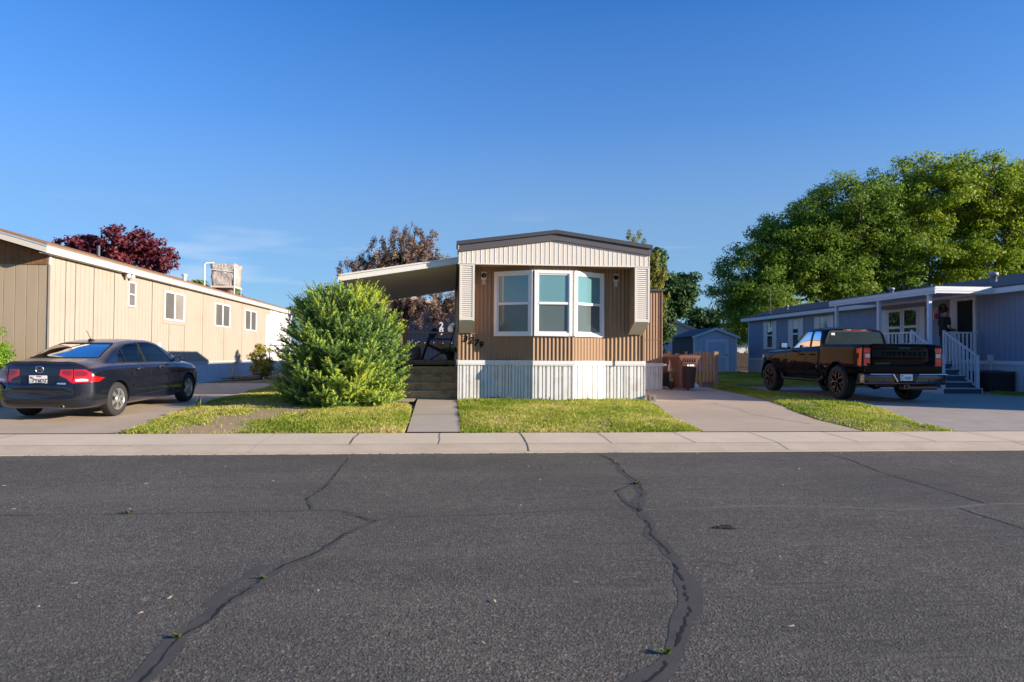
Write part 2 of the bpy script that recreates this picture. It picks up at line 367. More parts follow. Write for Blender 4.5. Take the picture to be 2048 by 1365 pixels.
# sidewalk with rolled curb: sloped slab, expansion joints, gutter lip
JX = [-.18 + 1.262 * k for k in range(-14, 16)]
prof = [(9.45, -.02), (9.45, .010), (9.55, .022), (9.72, .055), (9.90, .084), (10.9, .118), (10.92, .09)]
b = MB(); xs = [-120] + [-20 + 1. * i for i in range(44)] + [120]
v = [(x, y, z) for y, z in prof for x in xs]; nx = len(xs)
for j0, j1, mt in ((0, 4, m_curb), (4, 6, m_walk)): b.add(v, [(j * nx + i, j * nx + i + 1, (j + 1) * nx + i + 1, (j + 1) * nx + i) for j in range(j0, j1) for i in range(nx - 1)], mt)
zs = lambda y: float(np.interp(y, [p[0] + i * 1e-6 for i, p in enumerate(prof[1:6])], [p[1] for p in prof[1:6]]))
for k, x in enumerate(JX):
    mt = m_jntl if k in (10, 11, 12, 7, 8) else m_jnt; y0 = 9.86 if k % 3 else 9.5; q = .016 if k in (15, 13) else .010
    ys = np.linspace(y0, 10.89, 12); j = np.cumsum(rng.normal(0, .004, 12)); j -= j[-1] * np.linspace(0, 1, 12)
    vv = []
    for y, d in zip(ys, j): vv += [(x + d - q / 2, y, zs(y) + .004), (x + d + q / 2, y, zs(y) + .004)]
    b.add(vv, [(2 * i, 2 * i + 1, 2 * i + 3, 2 * i + 2) for i in range(11)], mt)
for y, q in ((9.865, .006), (10.893, .005)):   # crease at the curb, seam along the back edge
    b.add([(-40, y - q / 2, zs(y) + .003), (40, y - q / 2, zs(y) + .003), (40, y + q / 2, zs(y) + .003), (-40, y + q / 2, zs(y) + .003)], [(0, 1, 2, 3)], m_jntm)
o = b.build('sidewalk'); o['kind'] = 'structure'; o['label'] = 'pale concrete sidewalk and rolled curb along the street'

def strip(name, rows, dz, mat, edge=.05, nseg=10, parent=None, rag=0):
    """rows (y, xl, xr): a slab that follows the ground"""
    ys = np.unique(np.concatenate([np.arange(rows[0][0], rows[-1][0], .6), [r[0] for r in rows]]))
    Y = [r[0] for r in rows]; b = MB(); v = []
    for y in ys:
        a, c = np.interp(y, Y, [r[1] for r in rows]), np.interp(y, Y, [r[2] for r in rows])
        a += rng.normal(0, rag); c += rng.normal(0, rag)
        z = gz(y) + dz
        v += [(a, y, z - .06)] + [(a + (c - a) * t / nseg, y, z) for t in range(nseg + 1)] + [(c, y, z - .06)]
    k = nseg + 3
    b.add(v, [(j * k + i, j * k + i + 1, (j + 1) * k + i + 1, (j + 1) * k + i) for j in range(len(ys) - 1) for i in range(k - 1)], mat)
    z0 = gz(rows[0][0]) + dz
    o = b.build(name, parent); o['kind'] = 'structure'; return o
DRL = [(10.905, -9.6, -5.1), (14.4, -8.82, -5.25), (19.4, -8.82, -5.45), (24, -8.82, -5.7)]
DRM = [(10.905, 4.12, 6.88), (12.3, 4.12, 6.80), (13.5, 4.3, 7.0), (14.7, 4.52, 7.34), (16.2, 4.66, 7.6), (18.3, 4.66, 8.0), (21, 4.66, 8.3), (24, 4.66, 8.75)]
DRR = [(10.905, 8.53, 19.), (11.8, 8.5, 19.), (13.6, 9.1, 19.), (15.9, 9.45, 19.), (20, 9.45, 16.75), (22.3, 9.45, 16.75)]
d1 = strip('driveway', DRL, .012, m_drive); d1['label'] = 'concrete driveway under the dark sedan beside the tan home'
d2 = strip('driveway', DRM, .012, m_drive); d2['label'] = 'curving concrete driveway right of the brown home'
d3 = strip('driveway', DRR, .008, m_grav); d3['label'] = 'grey paved driveway under the black pickup'
for par, pts in ((d2, [(6.0, 15.4), (5.95, 14.6), (6.02, 13.9), (5.93, 13.2)]), (d2, [(5.9, 13.0), (6.15, 12.3), (6.4, 11.7)]), (d3, [(9.6, 14.1), (11.5, 14.0), (14, 14.15)]), (d1, [(-8.2, 14.3), (-7, 14.25), (-5.4, 14.3)]), (d1, [(-6.8, 20.2), (-6.1, 20.0), (-5.6, 20.15)])):
    P = [np.array(p) for p in pts]; out = []
    for a, c in zip(P[:-1], P[1:]): out += [a + (c - a) * t / 8 for t in range(8)]
    out = np.array(out + [P[-1]]) + rng.normal(0, .012, (len(out) + 1, 2)); b = MB(); v = []
    for p in out: v += [(p[0] - .006, p[1] - .004, gz(p[1]) + .019), (p[0] + .006, p[1] + .004, gz(p[1]) + .019)]
    b.add(v, [(2 * i, 2 * i + 1, 2 * i + 3, 2 * i + 2) for i in range(len(out) - 1)], m_jnt); b.build('crack', par)
pw = strip('path', [(10.905, -.70, .14), (13, -.735, .125), (16.25, -.80, .11)], .02, m_path); pw['label'] = 'concrete walk leading from the sidewalk to the wooden steps'
b = MB(); b.box(-.72, .12, 13.0, 13.012, gz(13) + .021, gz(13) + .0245, m_jnt); b.build('joint', pw)
sheet('path', [15.15, 16.2], [-1.55, -1.0, -.83], m_path, lambda x, y: .32)['label'] = 'square concrete pad beside the spruce at the foot of the steps'

# ------------------------------------------------------------------ lawns
m_turf = M('turf_soil', (.40, .27, .135), .95, .3, 5, .6, 40, dirt=((.30, .27, .08), 2.5, .7))
m_grass = leafmat('grass_blades', [(.0, (.13, .23, .022)), (.4, (.36, .42, .045)), (.7, (.58, .53, .15)), (1., (.78, .62, .32))], .45, .6)
def interp_rows(rows, y): return np.interp(y, [r[0] for r in rows], [r[1] for r in rows]), np.interp(y, [r[0] for r in rows], [r[2] for r in rows])
def hump(x, y, rows):
    a, c = interp_rows(rows, y); t = np.clip((x - a) / (c - a + 1e-6), 0, 1); return .05 * (1 - (2 * t - 1) ** 4) * np.clip((y - 10.9) / .8, 0, 1)
def noise2(x, y, s, seed):
    r = np.random.default_rng(seed); k = r.uniform(-1, 1, (9, 2)) * s; ph = r.uniform(0, 6.28, 9)
    return sum(np.sin(x * k[i, 0] + y * k[i, 1] + ph[i]) for i in range(9)) / 4.
def lawn(name, rows, dens, label, bare=None, dry=.0, hfar=1.0, hb=(.022, .055)):
    ys = np.arange(rows[0][0], rows[-1][0] + .01, .4); ys = np.append(ys, rows[-1][0]); b = MB(); v = []; k = 9
    for y in ys:
        a, c = interp_rows(rows, y); v.append((a, y, gz(y) - .03))
        for i in range(k): x = a + (c - a) * i / (k - 1); v.append((x, y, gz(y) + .006 + float(hump(x, y, rows))))
        v.append((c, y, gz(y) - .03))
    q = k + 2; b.add(v, [(j * q + i, j * q + i + 1, (j + 1) * q + i + 1, (j + 1) * q + i) for j in range(len(ys) - 1) for i in range(q - 1)], m_turf, True)
    base = b.build('lawn'); base['kind'] = 'structure'; base['label'] = label + ' (turf bed)' if False else label
    # blades
    A = sum((rows[i + 1][0] - rows[i][0]) * (rows[i][2] - rows[i][1] + rows[i + 1][2] - rows[i + 1][1]) / 2 for i in range(len(rows) - 1))
    n = int(A * dens); y = rng.uniform(rows[0][0] - .05, rows[-1][0], n * 2); amin = min(r[1] for r in rows); cmax = max(r[2] for r in rows); x = rng.uniform(amin, cmax, n * 2)
    a, c = interp_rows(rows, y); jg = rng.normal(0, .018, len(x)); keep = (x > a - .015 + .025 * noise2(y, y * 0, 9, 21) + jg) & (x < c + .015 + .025 * noise2(y, y * 0, 9, 22) + jg) & (y > rows[0][0] + .02 * noise2(x, x * 0, 7, 23) + jg)
    x, y = x[keep], y[keep]
    thin = noise2(x, y, 5, 3) * .5 + noise2(x, y, 17, 4) * .4
    p = 1.0 - np.clip((thin - .12) * 1.15, 0, .88)
    if bare is not None: p = p * (1 - bare(x, y))
    keep = rng.uniform(0, 1, len(x)) < p; x, y, thin = x[keep], y[keep], thin[keep]; n = len(x)
    z = np.interp(y, GY, GZ) + hump(x, y, rows)
    h = rng.uniform(hb[0], hb[1], n) * (1 + .35 * np.clip(noise2(x, y, 9, 8), -1, 1)); h *= np.where(rng.uniform(0, 1, n) > .985, 1.8, 1)
    wd = rng.uniform(.0035, .0075, n) * np.clip((y / 12), 1, 3); th = rng.uniform(0, 6.283, n); le = rng.uniform(.2, .95, n); ph = rng.uniform(0, 6.283, n)
    B = np.stack([x, y, z], 1); s = np.stack([np.cos(th), np.sin(th), 0 * th], 1) * wd[:, None]
    lean = np.stack([np.cos(ph), np.sin(ph), 0 * ph], 1) * (h * le)[:, None]
    up = np.zeros((n, 3)); up[:, 2] = h
    V = np.stack([B - s, B + s, B + lean * .35 + up * .62 + s * .75, B + lean + up * .95, B + lean * .35 + up * .62 - s * .75], 1).reshape(-1, 3)
    Fc = (np.arange(n)[:, None] * 5 + np.arange(5)[None]).astype(int)
    t = np.clip(rng.normal(.42 + dry, .17, n) + .20 * noise2(x, y, 2.6, 11) + .24 * np.clip(thin, -1, 1), 0, 1)
    o = np_mesh('grass', V, Fc, m_grass, np.repeat(t, 5)); tag(o, label, 'grass', kind='stuff')
    return base
def path_bare(x, y):
    cx = np.interp(y, [10.9, 12.2, 13.4, 15, 17.5, 20], [-3.95, -3.62, -3.2, -3.15, -3.5, -4.0]); wd = np.interp(y, [10.9, 12, 14, 18, 21], [.30, .50, .40, .5, .8])
    return np.clip(1.5 - np.abs(x - cx + .15 * np.sin(y * 5 + x * 4)) / wd, 0, 1) .clip(0, 1) ** .5 * .985
lawn('lawn', [(10.90, -5.02, -.74), (12, -5.08, -.76), (14.4, -5.2, -.83), (15.1, -5.2, -1.0), (15.2, -5.2, -1.58), (15.9, -5.25, -1.62), (19.4, -5.42, -1.7), (22.5, -5.6, -2.6)], 2500, 'sunlit patchy lawn with a bare dirt track left of the walk', path_bare, .08)
lawn('lawn', [(10.90, .17, 4.08), (12.3, .15, 4.08), (13.5, .15, 4.26), (14.7, .14, 4.45), (15.9, .14, 4.55)], 3000, 'bright front lawn between the walk and the curving driveway', None, .0)
lawn('lawn', [(10.90, 6.95, 8.47), (11.8, 6.85, 8.45), (13.5, 7.04, 9.05), (14.7, 7.4, 9.4), (16.2, 7.65, 9.42), (18.3, 8.03, 9.4), (21, 8.34, 9.38), (22.3, 8.55, 9.38), (22.4, 8.56, 16.7), (24, 8.8, 16.7), (24.2, 6.6, 16.7), (37, 6.6, 16.7)], 1500, 'grass strip between the two driveways running back to the blue shed', None, -.06)
lawn('lawn', [(11.2, -16, -9.7), (14.4, -16, -8.95), (15.7, -16, -8.95)], 900, 'small grass patch at the left edge beyond the sedan', None, -.05)
lawn('lawn', [(17.6, 15.75, 16.75), (20.2, 15.75, 16.75)], 1200, 'narrow grass bed under the wall of the blue home', None, -.05)

# weeds in the cracks and along the skirting
m_weed = leafmat('weed_leaves', [(0, (.05, .10, .02)), (.6, (.13, .19, .04)), (1, (.42, .34, .12))], .3)
def weed(x, y, z, h, n, label, spread=.6, grp=None, w_=.006):
    V = []; T = []
    for i in range(n):
        a = random.uniform(0, 6.28); l = h * random.uniform(.5, 1); s = spread * random.uniform(.2, 1); d = Vector((math.cos(a), math.sin(a), 0)); q = Vector((-math.sin(a), math.cos(a), 0)) * w_
        o_ = Vector((x, y, z)) + d * random.uniform(0, h * .12)
        V += [o_ - q * .6, o_ + q * .6, o_ + d * l * s * .45 + Vector((0, 0, l * .6)) + q, o_ + d * l * s + Vector((0, 0, l * (1 - .4 * s))), o_ + d * l * s * .45 + Vector((0, 0, l * .6)) - q]
        T += [random.uniform(.1, .8)] * 5
    o = np_mesh('weed', [tuple(p) for p in V], np.arange(len(V)).reshape(-1, 5), m_weed, T, off=(x, y, z)); o.location = (x, y, z)
    tag(o, label, 'weed', grp)
weed(.99, 3.07, .003, .04, 18, 'green weed tuft growing in the right crack near the bottom edge', 1.1)
weed(-1.12, 4.26, .003, .03, 10, 'small weed in the left crack where the tar band starts', 1.2)
weed(-1.29, 3.41, .004, .035, 12, 'tiny yellowed weed low in the left crack', 1.2)
weed(1.97, 7.1, .004, .05, 14, 'weed where the right crack forks', 1.2)
weed(2.05, 8.5, .004, .045, 12, 'weed in the right crack close to the curb', 1.2)
weed(-2.71, 6.04, .004, .04, 14, 'low weed in the cross seam on the left', 1.4)
weed(-1.3, 6.9, .004, .03, 9, 'dry weed in the short crack toward the left lawn', 1.2)
for i, (x, h) in enumerate([(.52, .16), (.6, .12), (1.28, .27), (1.55, .14), (2.0, .16), (2.18, .22), (2.62, .14), (3.05, .18), (3.35, .12)]):
    weed(x, 15.15, gz(15.1) + .01, h, 9, 'tall thin weed sprouting along the foot of the white skirting', .35, 'weeds along the white skirting', .007)
weed(-5.0, 14.05, gz(14) + .02, .30, 8, 'tall seeding weed at the edge of the left driveway', .2, None, .014)
# leaf litter and straw flecks on the road
b = MB(); mlit = M('dry_straw', (.55, .42, .26), .9, .3, 9)
for i in range(95):
    x = rng.uniform(-7, 9); y = rng.uniform(3, 9.4); a = rng.uniform(0, 3.14); l = rng.uniform(.006, .024); q = rng.uniform(.002, .005)
    d = Vector((math.cos(a), math.sin(a), 0)) * l; s = Vector((-math.sin(a), math.cos(a), 0)) * q; c = Vector((x, y, .009))
    b.add([c - d - s, c + d - s, c + d + s + Vector((0, 0, .004)), c - d + s], [(0, 1, 2, 3)], mlit)
for i in range(260):
    x = rng.uniform(-6, 3); y = 9.45 - abs(rng.normal(0, .03)); a = rng.uniform(0, 3.14); l = rng.uniform(.006, .02)
    d = Vector((math.cos(a), math.sin(a), 0)) * l; s = Vector((-math.sin(a), math.cos(a), 0)) * .005; c = Vector((x, y, .009))
    b.add([c - d - s, c + d - s, c + d + s + Vector((0, 0, .004)), c - d + s], [(0, 1, 2, 3)], mlit)
o = b.build('leaf_litter', fixn=False); tag(o, 'straw flecks and dry leaf bits scattered over the street', 'litter', kind='stuff')
b = MB(); mdk = M('black_debris', (.012, .012, .012), .8)
for i in range(14):
    x = 2.15 + rng.uniform(-.07, .07); y = 5.28 + rng.uniform(-.05, .05); s = rng.uniform(.008, .025); b.box(x - s, x + s, y - s * .5, y + s * .5, .004, .004 + s * .5, mdk)
o = b.build('road_debris'); tag(o, 'small dark crumbs of rubber on the street right of the long crack', 'debris', kind='stuff')
# ------------------------------------------------------------------ shared house helpers
def obox(b, o, ux, n, a0, a1, z0, z1, d0, d1, mat):
    o = Vector(o); ux = Vector(ux); n = Vector(n); uz = Vector((0, 0, 1))
    v = [o + ux * a + uz * z + n * d for d in (d0, d1) for z in (z0, z1) for a in (a0, a1)]
    return b.add(v, [(0, 2, 3, 1), (4, 5, 7, 6), (0, 1, 5, 4), (2, 6, 7, 3), (0, 4, 6, 2), (1, 3, 7, 5)], mat)
def ring(b, o, ux, n, a0, a1, z0, z1, t, d0, d1, mat, tb=None):
    tb = t if tb is None else tb
    obox(b, o, ux, n, a0, a0 + t, z0, z1, d0, d1, mat); obox(b, o, ux, n, a1 - t, a1, z0, z1, d0, d1, mat)
    obox(b, o, ux, n, a0 + t, a1 - t, z0, z0 + tb, d0, d1, mat); obox(b, o, ux, n, a0 + t, a1 - t, z1 - tb, z1, d0, d1, mat)
m_white = M('white_vinyl', (.78, .77, .75), .45, .05, 4)
m_wpaint = M('white_paint', (.72, .72, .70), .6, .08, 3, dirt=((.45, .42, .36), 2.5, .35))
m_dkin = M('dark_interior', (.015, .016, .018), .9)
m_blind = M('pale_blind', (.42, .55, .54), .7, .06, 3)
def pane_mat(name, col, rough=.04, var=.08, spec=.8, coat=.6):
    n = NT(name); c = n.mix(n.noise(1.3, 3), dk(col, 1 - var), dk(col, 1 + var)); n.set(Base_Color=c, Roughness=rough)
    n.b.inputs['Specular IOR Level'].default_value = spec; n.b.inputs['Coat Weight'].default_value = coat; n.b.inputs['Coat Roughness'].default_value = .01
    return n.mat
m_glass_blind = pane_mat('glass_over_blind', (.125, .265, .285))
m_glass_screen = pane_mat('screened_glass', (.095, .120, .118), .10, .2, .5, .35)
m_glass_dark = pane_mat('dark_window_glass', (.022, .030, .032), .03, .2)
m_glass_grey = pane_mat('curtained_glass', (.15, .15, .14), .06, .25)
WAVE = [(t / 8, (math.cos(2 * math.pi * t / 8) - 1) / 2) for t in range(8)]
def wave(d): return [(t, h * d) for t, h in WAVE]
def vgroove(w_, d): return [(0, 0), (1 - 2 * w_, 0), (1 - w_, -d)]

# ================================================================== brown home in the middle
HX0, HX1, HW, HF, HC = .15, 4.5, 15.79, 15.2, 15.3      # side walls, flat front wall, fascia plane, bay centre plane
home = thing('mobile_home', 'brown corrugated mobile home with a white framed bay window and the number 3279', 'mobile home', (2.3, 15.87, gz(15.9)))
m_brown = M('brown_siding', (.305, .195, .118), .6, .10, 1.2, spec=.2, dirt=((.30, .17, .10), .9, .5), stretch=(6, 6, .8))
m_cream = M('cream_metal', (.66, .61, .54), .45, .06, 2)
m_skirt = M('white_skirting', (.73, .72, .69), .5, .08, 1.5, dirt=((.42, .36, .27), 1.6, .5))
m_roofd = M('charcoal_roof_edge', (.050, .050, .060), .5, .15, 2)
m_fasc = M('charcoal_fascia', (.085, .078, .085), .5, .12, 2)
m_tan = M('tan_soffit', (.42, .31, .21), .6, .1, 2)
front = [(HX0, HW), (.96, HW), (1.82, HC), (2.72, HC), (3.54, HW), (HX1, HW)]
b = MB(); b.corr(front, 1.24, 3.42, .092, wave(.021), m_brown); b.corr([(HX1, HW), (HX1, 34)], 1.24, 3.42, .092, wave(.021), m_brown); b.corr([(HX0, 34), (HX0, HW)], 1.24, 3.42, .092, wave(.021), m_brown)
b.box(HX0, HX1, 33.95, 34, 1.24, 3.42, m_brown)
for x in (HX0, HX1): b.box(x - .02, x + .02, HW - .018, HW + .03, 1.24, 3.42, m_brown)
for p, q in zip(front[:-1], front[1:]):     # horizontal joint of the sheets
    L = math.hypot(q[0] - p[0], q[1] - p[1]); ux = Vector((q[0] - p[0], q[1] - p[1], 0)) / L; n = Vector((ux.y, -ux.x, 0))
    obox(b, (p[0], p[1], 0), ux, n, 0, L, 1.835, 1.855, 0, .006, m_brown)
wall = b.build('wall', home, fixn=False)
# skirting and its cap trim
rs = random.Random(4)
b = MB(); SK = [(HX0 - .02, HW - .02), (.95, HW - .02), (1.81, HC - .02), (2.73, HC - .02), (3.56, HW - .02), (HX1 + .04, HW - .02)]
SKP = [(0, 0), (.22, 0), (.245, -.038), (.31, -.038), (.35, 0), (.60, 0), (.625, -.038), (.80, -.038), (.86, 0)]
b.corr(SK, lambda x, y: gz(y) - .02, 1.13, .17, SKP, m_skirt, False, .02, rs)
b.corr([(HX1 + .02, HW), (HX1 + .02, 34)], .2, 1.13, .17, SKP, m_skirt, False); b.corr([(HX0 - .02, 34), (HX0 - .02, HW)], .2, 1.13, .17, SKP, m_skirt, False)
b.build('skirting', home, fixn=False)
b = MB()
for p, q in zip(SK[:-1], SK[1:]):
    L = math.hypot(q[0] - p[0], q[1] - p[1]); ux = Vector((q[0] - p[0], q[1] - p[1], 0)) / L; n = Vector((ux.y, -ux.x, 0))
    obox(b, (p[0], p[1], 0), ux, n, 0, L, 1.125, 1.235, .004, .028, m_skirt); obox(b, (p[0], p[1], 0), ux, n, 0, L, 1.155, 1.165, .028, .034, m_skirt)
b.box(HX1 + .02, HX1 + .05, HW - .02, 34, 1.125, 1.235, m_skirt); b.box(HX0 - .05, HX0 - .02, HW - .02, 34, 1.125, 1.235, m_skirt)
b.box(3.78, 3.80, HW - .062, HW - .03, 1.11, 1.24, m_crk)
b.build('skirting_trim', home)
# roof: low gable, charcoal edge in two steps, cream corrugated gable panel, soffit
PK = 2.31
zr = lambda x, zl, zp, zrr: (zl + (zp - zl) * (x - .09) / (PK - .09)) if x <= PK else (zp + (zrr - zp) * (x - PK) / (4.5 - PK))
b = MB()
def gable(y0, y1, x0, x1, top, th, mat):
    t = [zr(x, *top) for x in (x0, PK, x1)]
    v = [(x, y, z) for y in (y0, y1) for x, z in zip((x0, PK, x1), t)] + [(x, y, z - th) for y in (y0, y1) for x, z in zip((x0, PK, x1), t)]
    b.add(v, [(0, 1, 4, 3), (1, 2, 5, 4), (6, 9, 10, 7), (7, 10, 11, 8), (0, 6, 7, 1), (1, 7, 8, 2), (3, 4, 10, 9), (4, 5, 11, 10), (0, 3, 9, 6), (2, 8, 11, 5)], mat)
gable(HF - .10, HF + .55, .075, 4.515, (3.875, 4.175, 3.875), .085, m_roofd)
gable(HF + .5, 34.1, .085, 4.505, (3.46, 3.86, 3.46), .06, m_roofd)
rf = b.build('roof', home)
b = MB(); gable(HF - .055, HF + .52, .10, 4.49, (3.785, 4.085, 3.785), .14, m_fasc)
b.build('fascia', home)
b = MB()
CP = [(0, 0), (.74, 0), (.80, .007), (.90, .007), (.97, -.003)]
b.corr([(.125, HF), (4.47, HF)], 3.39, lambda x, y: zr(x, 3.66, 3.955, 3.66), .104, CP, m_cream, False)
b.box(.115, 4.48, HF - .014, HF + .01, 3.375, 3.40, m_cream)
b.corr([(4.47, HF), (4.47, HW)], 3.39, 3.66, .104, CP, m_cream, False); b.corr([(.125, HW), (.125, HF)], 3.39, 3.66, .104, CP, m_cream, False)
b.build('gable_panel', home, fixn=False)
b = MB(); b.box(.13, 4.465, HF + .012, HW + .1, 3.395, 3.41, m_tan); b.build('soffit', home)
b = MB()
for x, z in ((.115, 3.72), (.115, 3.765)): b.lathe([(.0, -.006), (.012, -.006), (.014, 0)], m_white, 8, (x, HF - .058, z), 'y')
b.build('rivet', rf)
# corner fins that carry the louvred shutters; the underside slopes back to the wall
def shutter(x0, x1):
    f = MB(); v = []
    side = [(HF + .012, 3.39), (HW - .024, 3.39), (HW - .024, 1.87), (HF + .012, 2.13)]
    for x in (x0, x1): v += [(x, y, z) for y, z in side]
    f.add(v, [(0, 1, 2, 3), (7, 6, 5, 4), (0, 4, 5, 1), (1, 5, 6, 2), (3, 7, 4, 0)], m_brown)
    fin = f.build('corner_fin', home)
    s = MB(); n = Vector((0, -1, 0)); o = (x0, HF + .012, 0); W = x1 - x0
    ring(s, o, (1, 0, 0), n, 0, W, 2.13, 3.385, .045, .002, .026, m_cream, .045)
    k = 25
    for i in range(k):
        z = 2.18 + i * (1.155 / k)
        s.add([Vector((x0 + a, HF + .012 - d, z + h)) for a in (.045, W - .045) for d, h in ((.027, 0), (.003, .044), (.001, .042), (.022, -.004))], [(0, 4, 5, 1), (1, 5, 6, 2), (2, 6, 7, 3), (3, 7, 4, 0), (0, 1, 2, 3), (4, 7, 6, 5)], m_cream)
    s.build('shutter', fin)
    u = MB(); dv = Vector((0, HW - .024 - HF - .012, 1.87 - 2.13)); L = dv.length; dv.normalize(); nn = Vector((0, dv.z, -dv.y))
    P = lambda a, t, d: Vector((x0 + a, HF + .012, 2.13)) + dv * t + nn * d
    def pb(a0, a1, t0, t1, d0, d1, mt): u.add([P(a, t, d) for d in (d0, d1) for t in (t0, t1) for a in (a0, a1)], [(0, 2, 3, 1), (4, 5, 7, 6), (0, 1, 5, 4), (2, 6, 7, 3), (0, 4, 6, 2), (1, 3, 7, 5)], mt)
    m_olive = m_cream
    pb(0, W, 0, L, .002, .012, m_olive); pb(0, .03, 0, L, .012, .02, m_olive); pb(W - .03, W, 0, L, .012, .02, m_olive)
    for i in range(13): pb(.03, W - .03, .02 + i * L / 13.5, .045 + i * L / 13.5, .012, .017, m_olive)
    u.build('fin_underside', fin)
shutter(HX0 + .0, HX0 + .335); shutter(HX1 - .375, HX1 - .03)
# bay windows: frame, rail, two panes each
def hung_window(parent, p, q, z0, z1, off=.03, panes=(None, None), t=.075, mid=None, name='window', fmat=None, d=.05):
    fmat = fmat or m_white
    L = math.hypot(q[0] - p[0], q[1] - p[1]); ux = Vector((q[0] - p[0], q[1] - p[1], 0)) / L; n = Vector((ux.y, -ux.x, 0)); o = (p[0], p[1], 0)
    b = MB(); ring(b, o, ux, n, 0, L, z0, z1, t, -.02, off + .022, fmat); ring(b, o, ux, n, t, L - t, z0 + t, z1 - t, t * .42, -.02, off, fmat)
    zm = mid or (z0 + z1) / 2; obox(b, o, ux, n, t * 1.42, L - t * 1.42, zm - .028, zm + .028, -.02, off + .012, fmat)
    w_ = b.build(name, parent, bevel=.004)
    for (za, zb), mt, dd in (((zm + .028, z1 - t * 1.42), panes[0], .022), ((z0 + t * 1.42, zm - .028), panes[1], .016)):
        g = MB(); obox(g, o, ux, n, t * 1.42, L - t * 1.42, za, zb, -.018, dd - .008, mt); g.build('pane', w_)
    return w_
gp = (m_glass_blind, m_glass_screen)
lerp2 = lambda p, q, t: (p[0] + (q[0] - p[0]) * t, p[1] + (q[1] - p[1]) * t)
hung_window(home, lerp2(front[1], front[2], .02), lerp2(front[1], front[2], .985), 1.79, 3.28, panes=gp)
hung_window(home, lerp2(front[2], front[3], .015), lerp2(front[2], front[3], .985), 1.79, 3.28, panes=gp)
hung_window(home, lerp2(front[3], front[4], .015), lerp2(front[3], front[4], .97), 1.79, 3.28, panes=gp)
# bare lamp sockets
for x in (.715, 3.83):
    b = MB(); b.lathe([(0, .018), (.062, .018), (.066, 0)], m_cream, 14, (x, HW - .0, 3.215), 'y') if False else None
    b.add([(x - .06, HW - .004, 3.10), (x + .055, HW - .004, 3.10), (x + .062, HW - .004, 3.285), (x - .062, HW - .004, 3.285)], [(0, 1, 2, 3)], m_cream)
    b.add([(x - .045, HW - .0038, 2.985), (x + .05, HW - .0038, 2.985), (x + .03, HW - .0038, 3.11), (x - .03, HW - .0038, 3.11)], [(0, 1, 2, 3)], M('paint_patch', (.55, .44, .34), .7))
    b.lathe([(0, -.03), (.03, -.03), (.034, -.012), (.056, -.010), (.058, 0)], m_dkin, 14, (x, HW - .005, 3.2), 'y')
    if x < 1: b.tube([(x - .03, HW - .03, 3.22), (x + .01, HW - .06, 3.19), (x + .03, HW - .03, 3.18)], .007, M('copper_wire', (.6, .35, .15), .4, metal=1))
    b.build('lamp_socket', home, fixn=True)
m_num = M('black_metal_digit', (.004, .004, .005), 1.0, spec=0.0)
for ch, x, z in (('3', .305, 1.722), ('2', .437, 1.683), ('7', .553, 1.630), ('9', .662, 1.585)):
    b = MB(); b.add(*txt(ch, .212, frame_m((x, HW - .007, z), (1, 0, -.09), (.09, 0, 1)), .005, .10, .0045), m_num); b.build('number_digit', home)
# side room on the right, set back
b = MB(); b.corr([(HX1, 20.8), (6.52, 20.8), (6.52, 27.5)], 1.13, 3.38, .092, wave(.021), m_brown); b.box(HX1 + .02, 6.54, 20.79, 20.80, 1.86, 1.88, m_brown)
b.box(6.50, 6.53, 20.775, 20.81, 1.13, 3.38, m_brown)
tp = b.build('side_room', home, fixn=False)
b = MB(); b.corr([(HX1, 20.79), (6.53, 20.79), (6.53, 27.5)], .25, 1.04, .17, SKP, m_skirt, False); b.box(HX1, 6.56, 20.755, 20.80, 1.03, 1.135, m_skirt); b.box(6.53, 6.56, 20.80, 27.5, 1.03, 1.135, m_skirt); b.build('skirting', tp, fixn=False)
b = MB(); b.box(HX1, 6.60, 20.72, 27.5, 3.38, 3.44, m_roofd); b.build('roof', tp)
# patio awning on the left side
aw = MB(); m_awn = M('aluminium_awning', (.74, .69, .60), .5, .08, 1.4); m_awf = M('awning_fascia', (.70, .67, .62), .45, .06, 2)
za = lambda x: 3.42 + (x - .11) * (3.42 - 2.99) / 2.58
nb = 16; v = []
X_ = [-2.47 + i * 2.58 / 8 for i in range(9)]
v = [(x, y, za(x) + .02 + (.012 if j % 2 else 0)) for j, y in enumerate(np.linspace(15.56, 21.9, 33)) for x in X_]
aw.add(v, [(j * 9 + i, (j + 1) * 9 + i, (j + 1) * 9 + i + 1, j * 9 + i + 1) for j in range(32) for i in range(8)], m_awn)
v2 = [(x, y, z + .06) for x, y, z in v]
aw.add(v2, [(j * 9 + i, j * 9 + i + 1, (j + 1) * 9 + i + 1, (j + 1) * 9 + i) for j in range(32) for i in range(8)], m_awn)
awn = aw.build('awning', home, fixn=False)
f = MB()
def slopebox(y0, y1, x0, x1, zt, zb, mt): f.add([(x, y, za(x) + z) for x in (x0, x1) for y in (y0, y1) for z in (zb, zt)], [(0, 1, 3, 2), (4, 6, 7, 5), (0, 4, 5, 1), (2, 3, 7, 6), (1, 5, 7, 3), (0, 2, 6, 4)], mt)
slopebox(15.50, 15.55, -2.50, .12, .155, .0, m_awf); slopebox(15.47, 15.50, -2.50, .12, .155, .12, m_awf); slopebox(15.485, 15.50, -2.50, .12, .03, .0, m_awf)
slopebox(15.5, 21.95, -2.56, -2.50, .16, -.01, m_awf); slopebox(21.9, 21.95, -2.5, .12, .15, .0, m_awf)
f.build('awning_fascia', awn)
for x, y in ((-2.44, 21.7), (-2.44, 18.4), (.06, 21.72)): f = MB(); f.box(x, x + .065, y, y + .07, 1.2, za(x), m_awf); f.build('awning_post', awn)

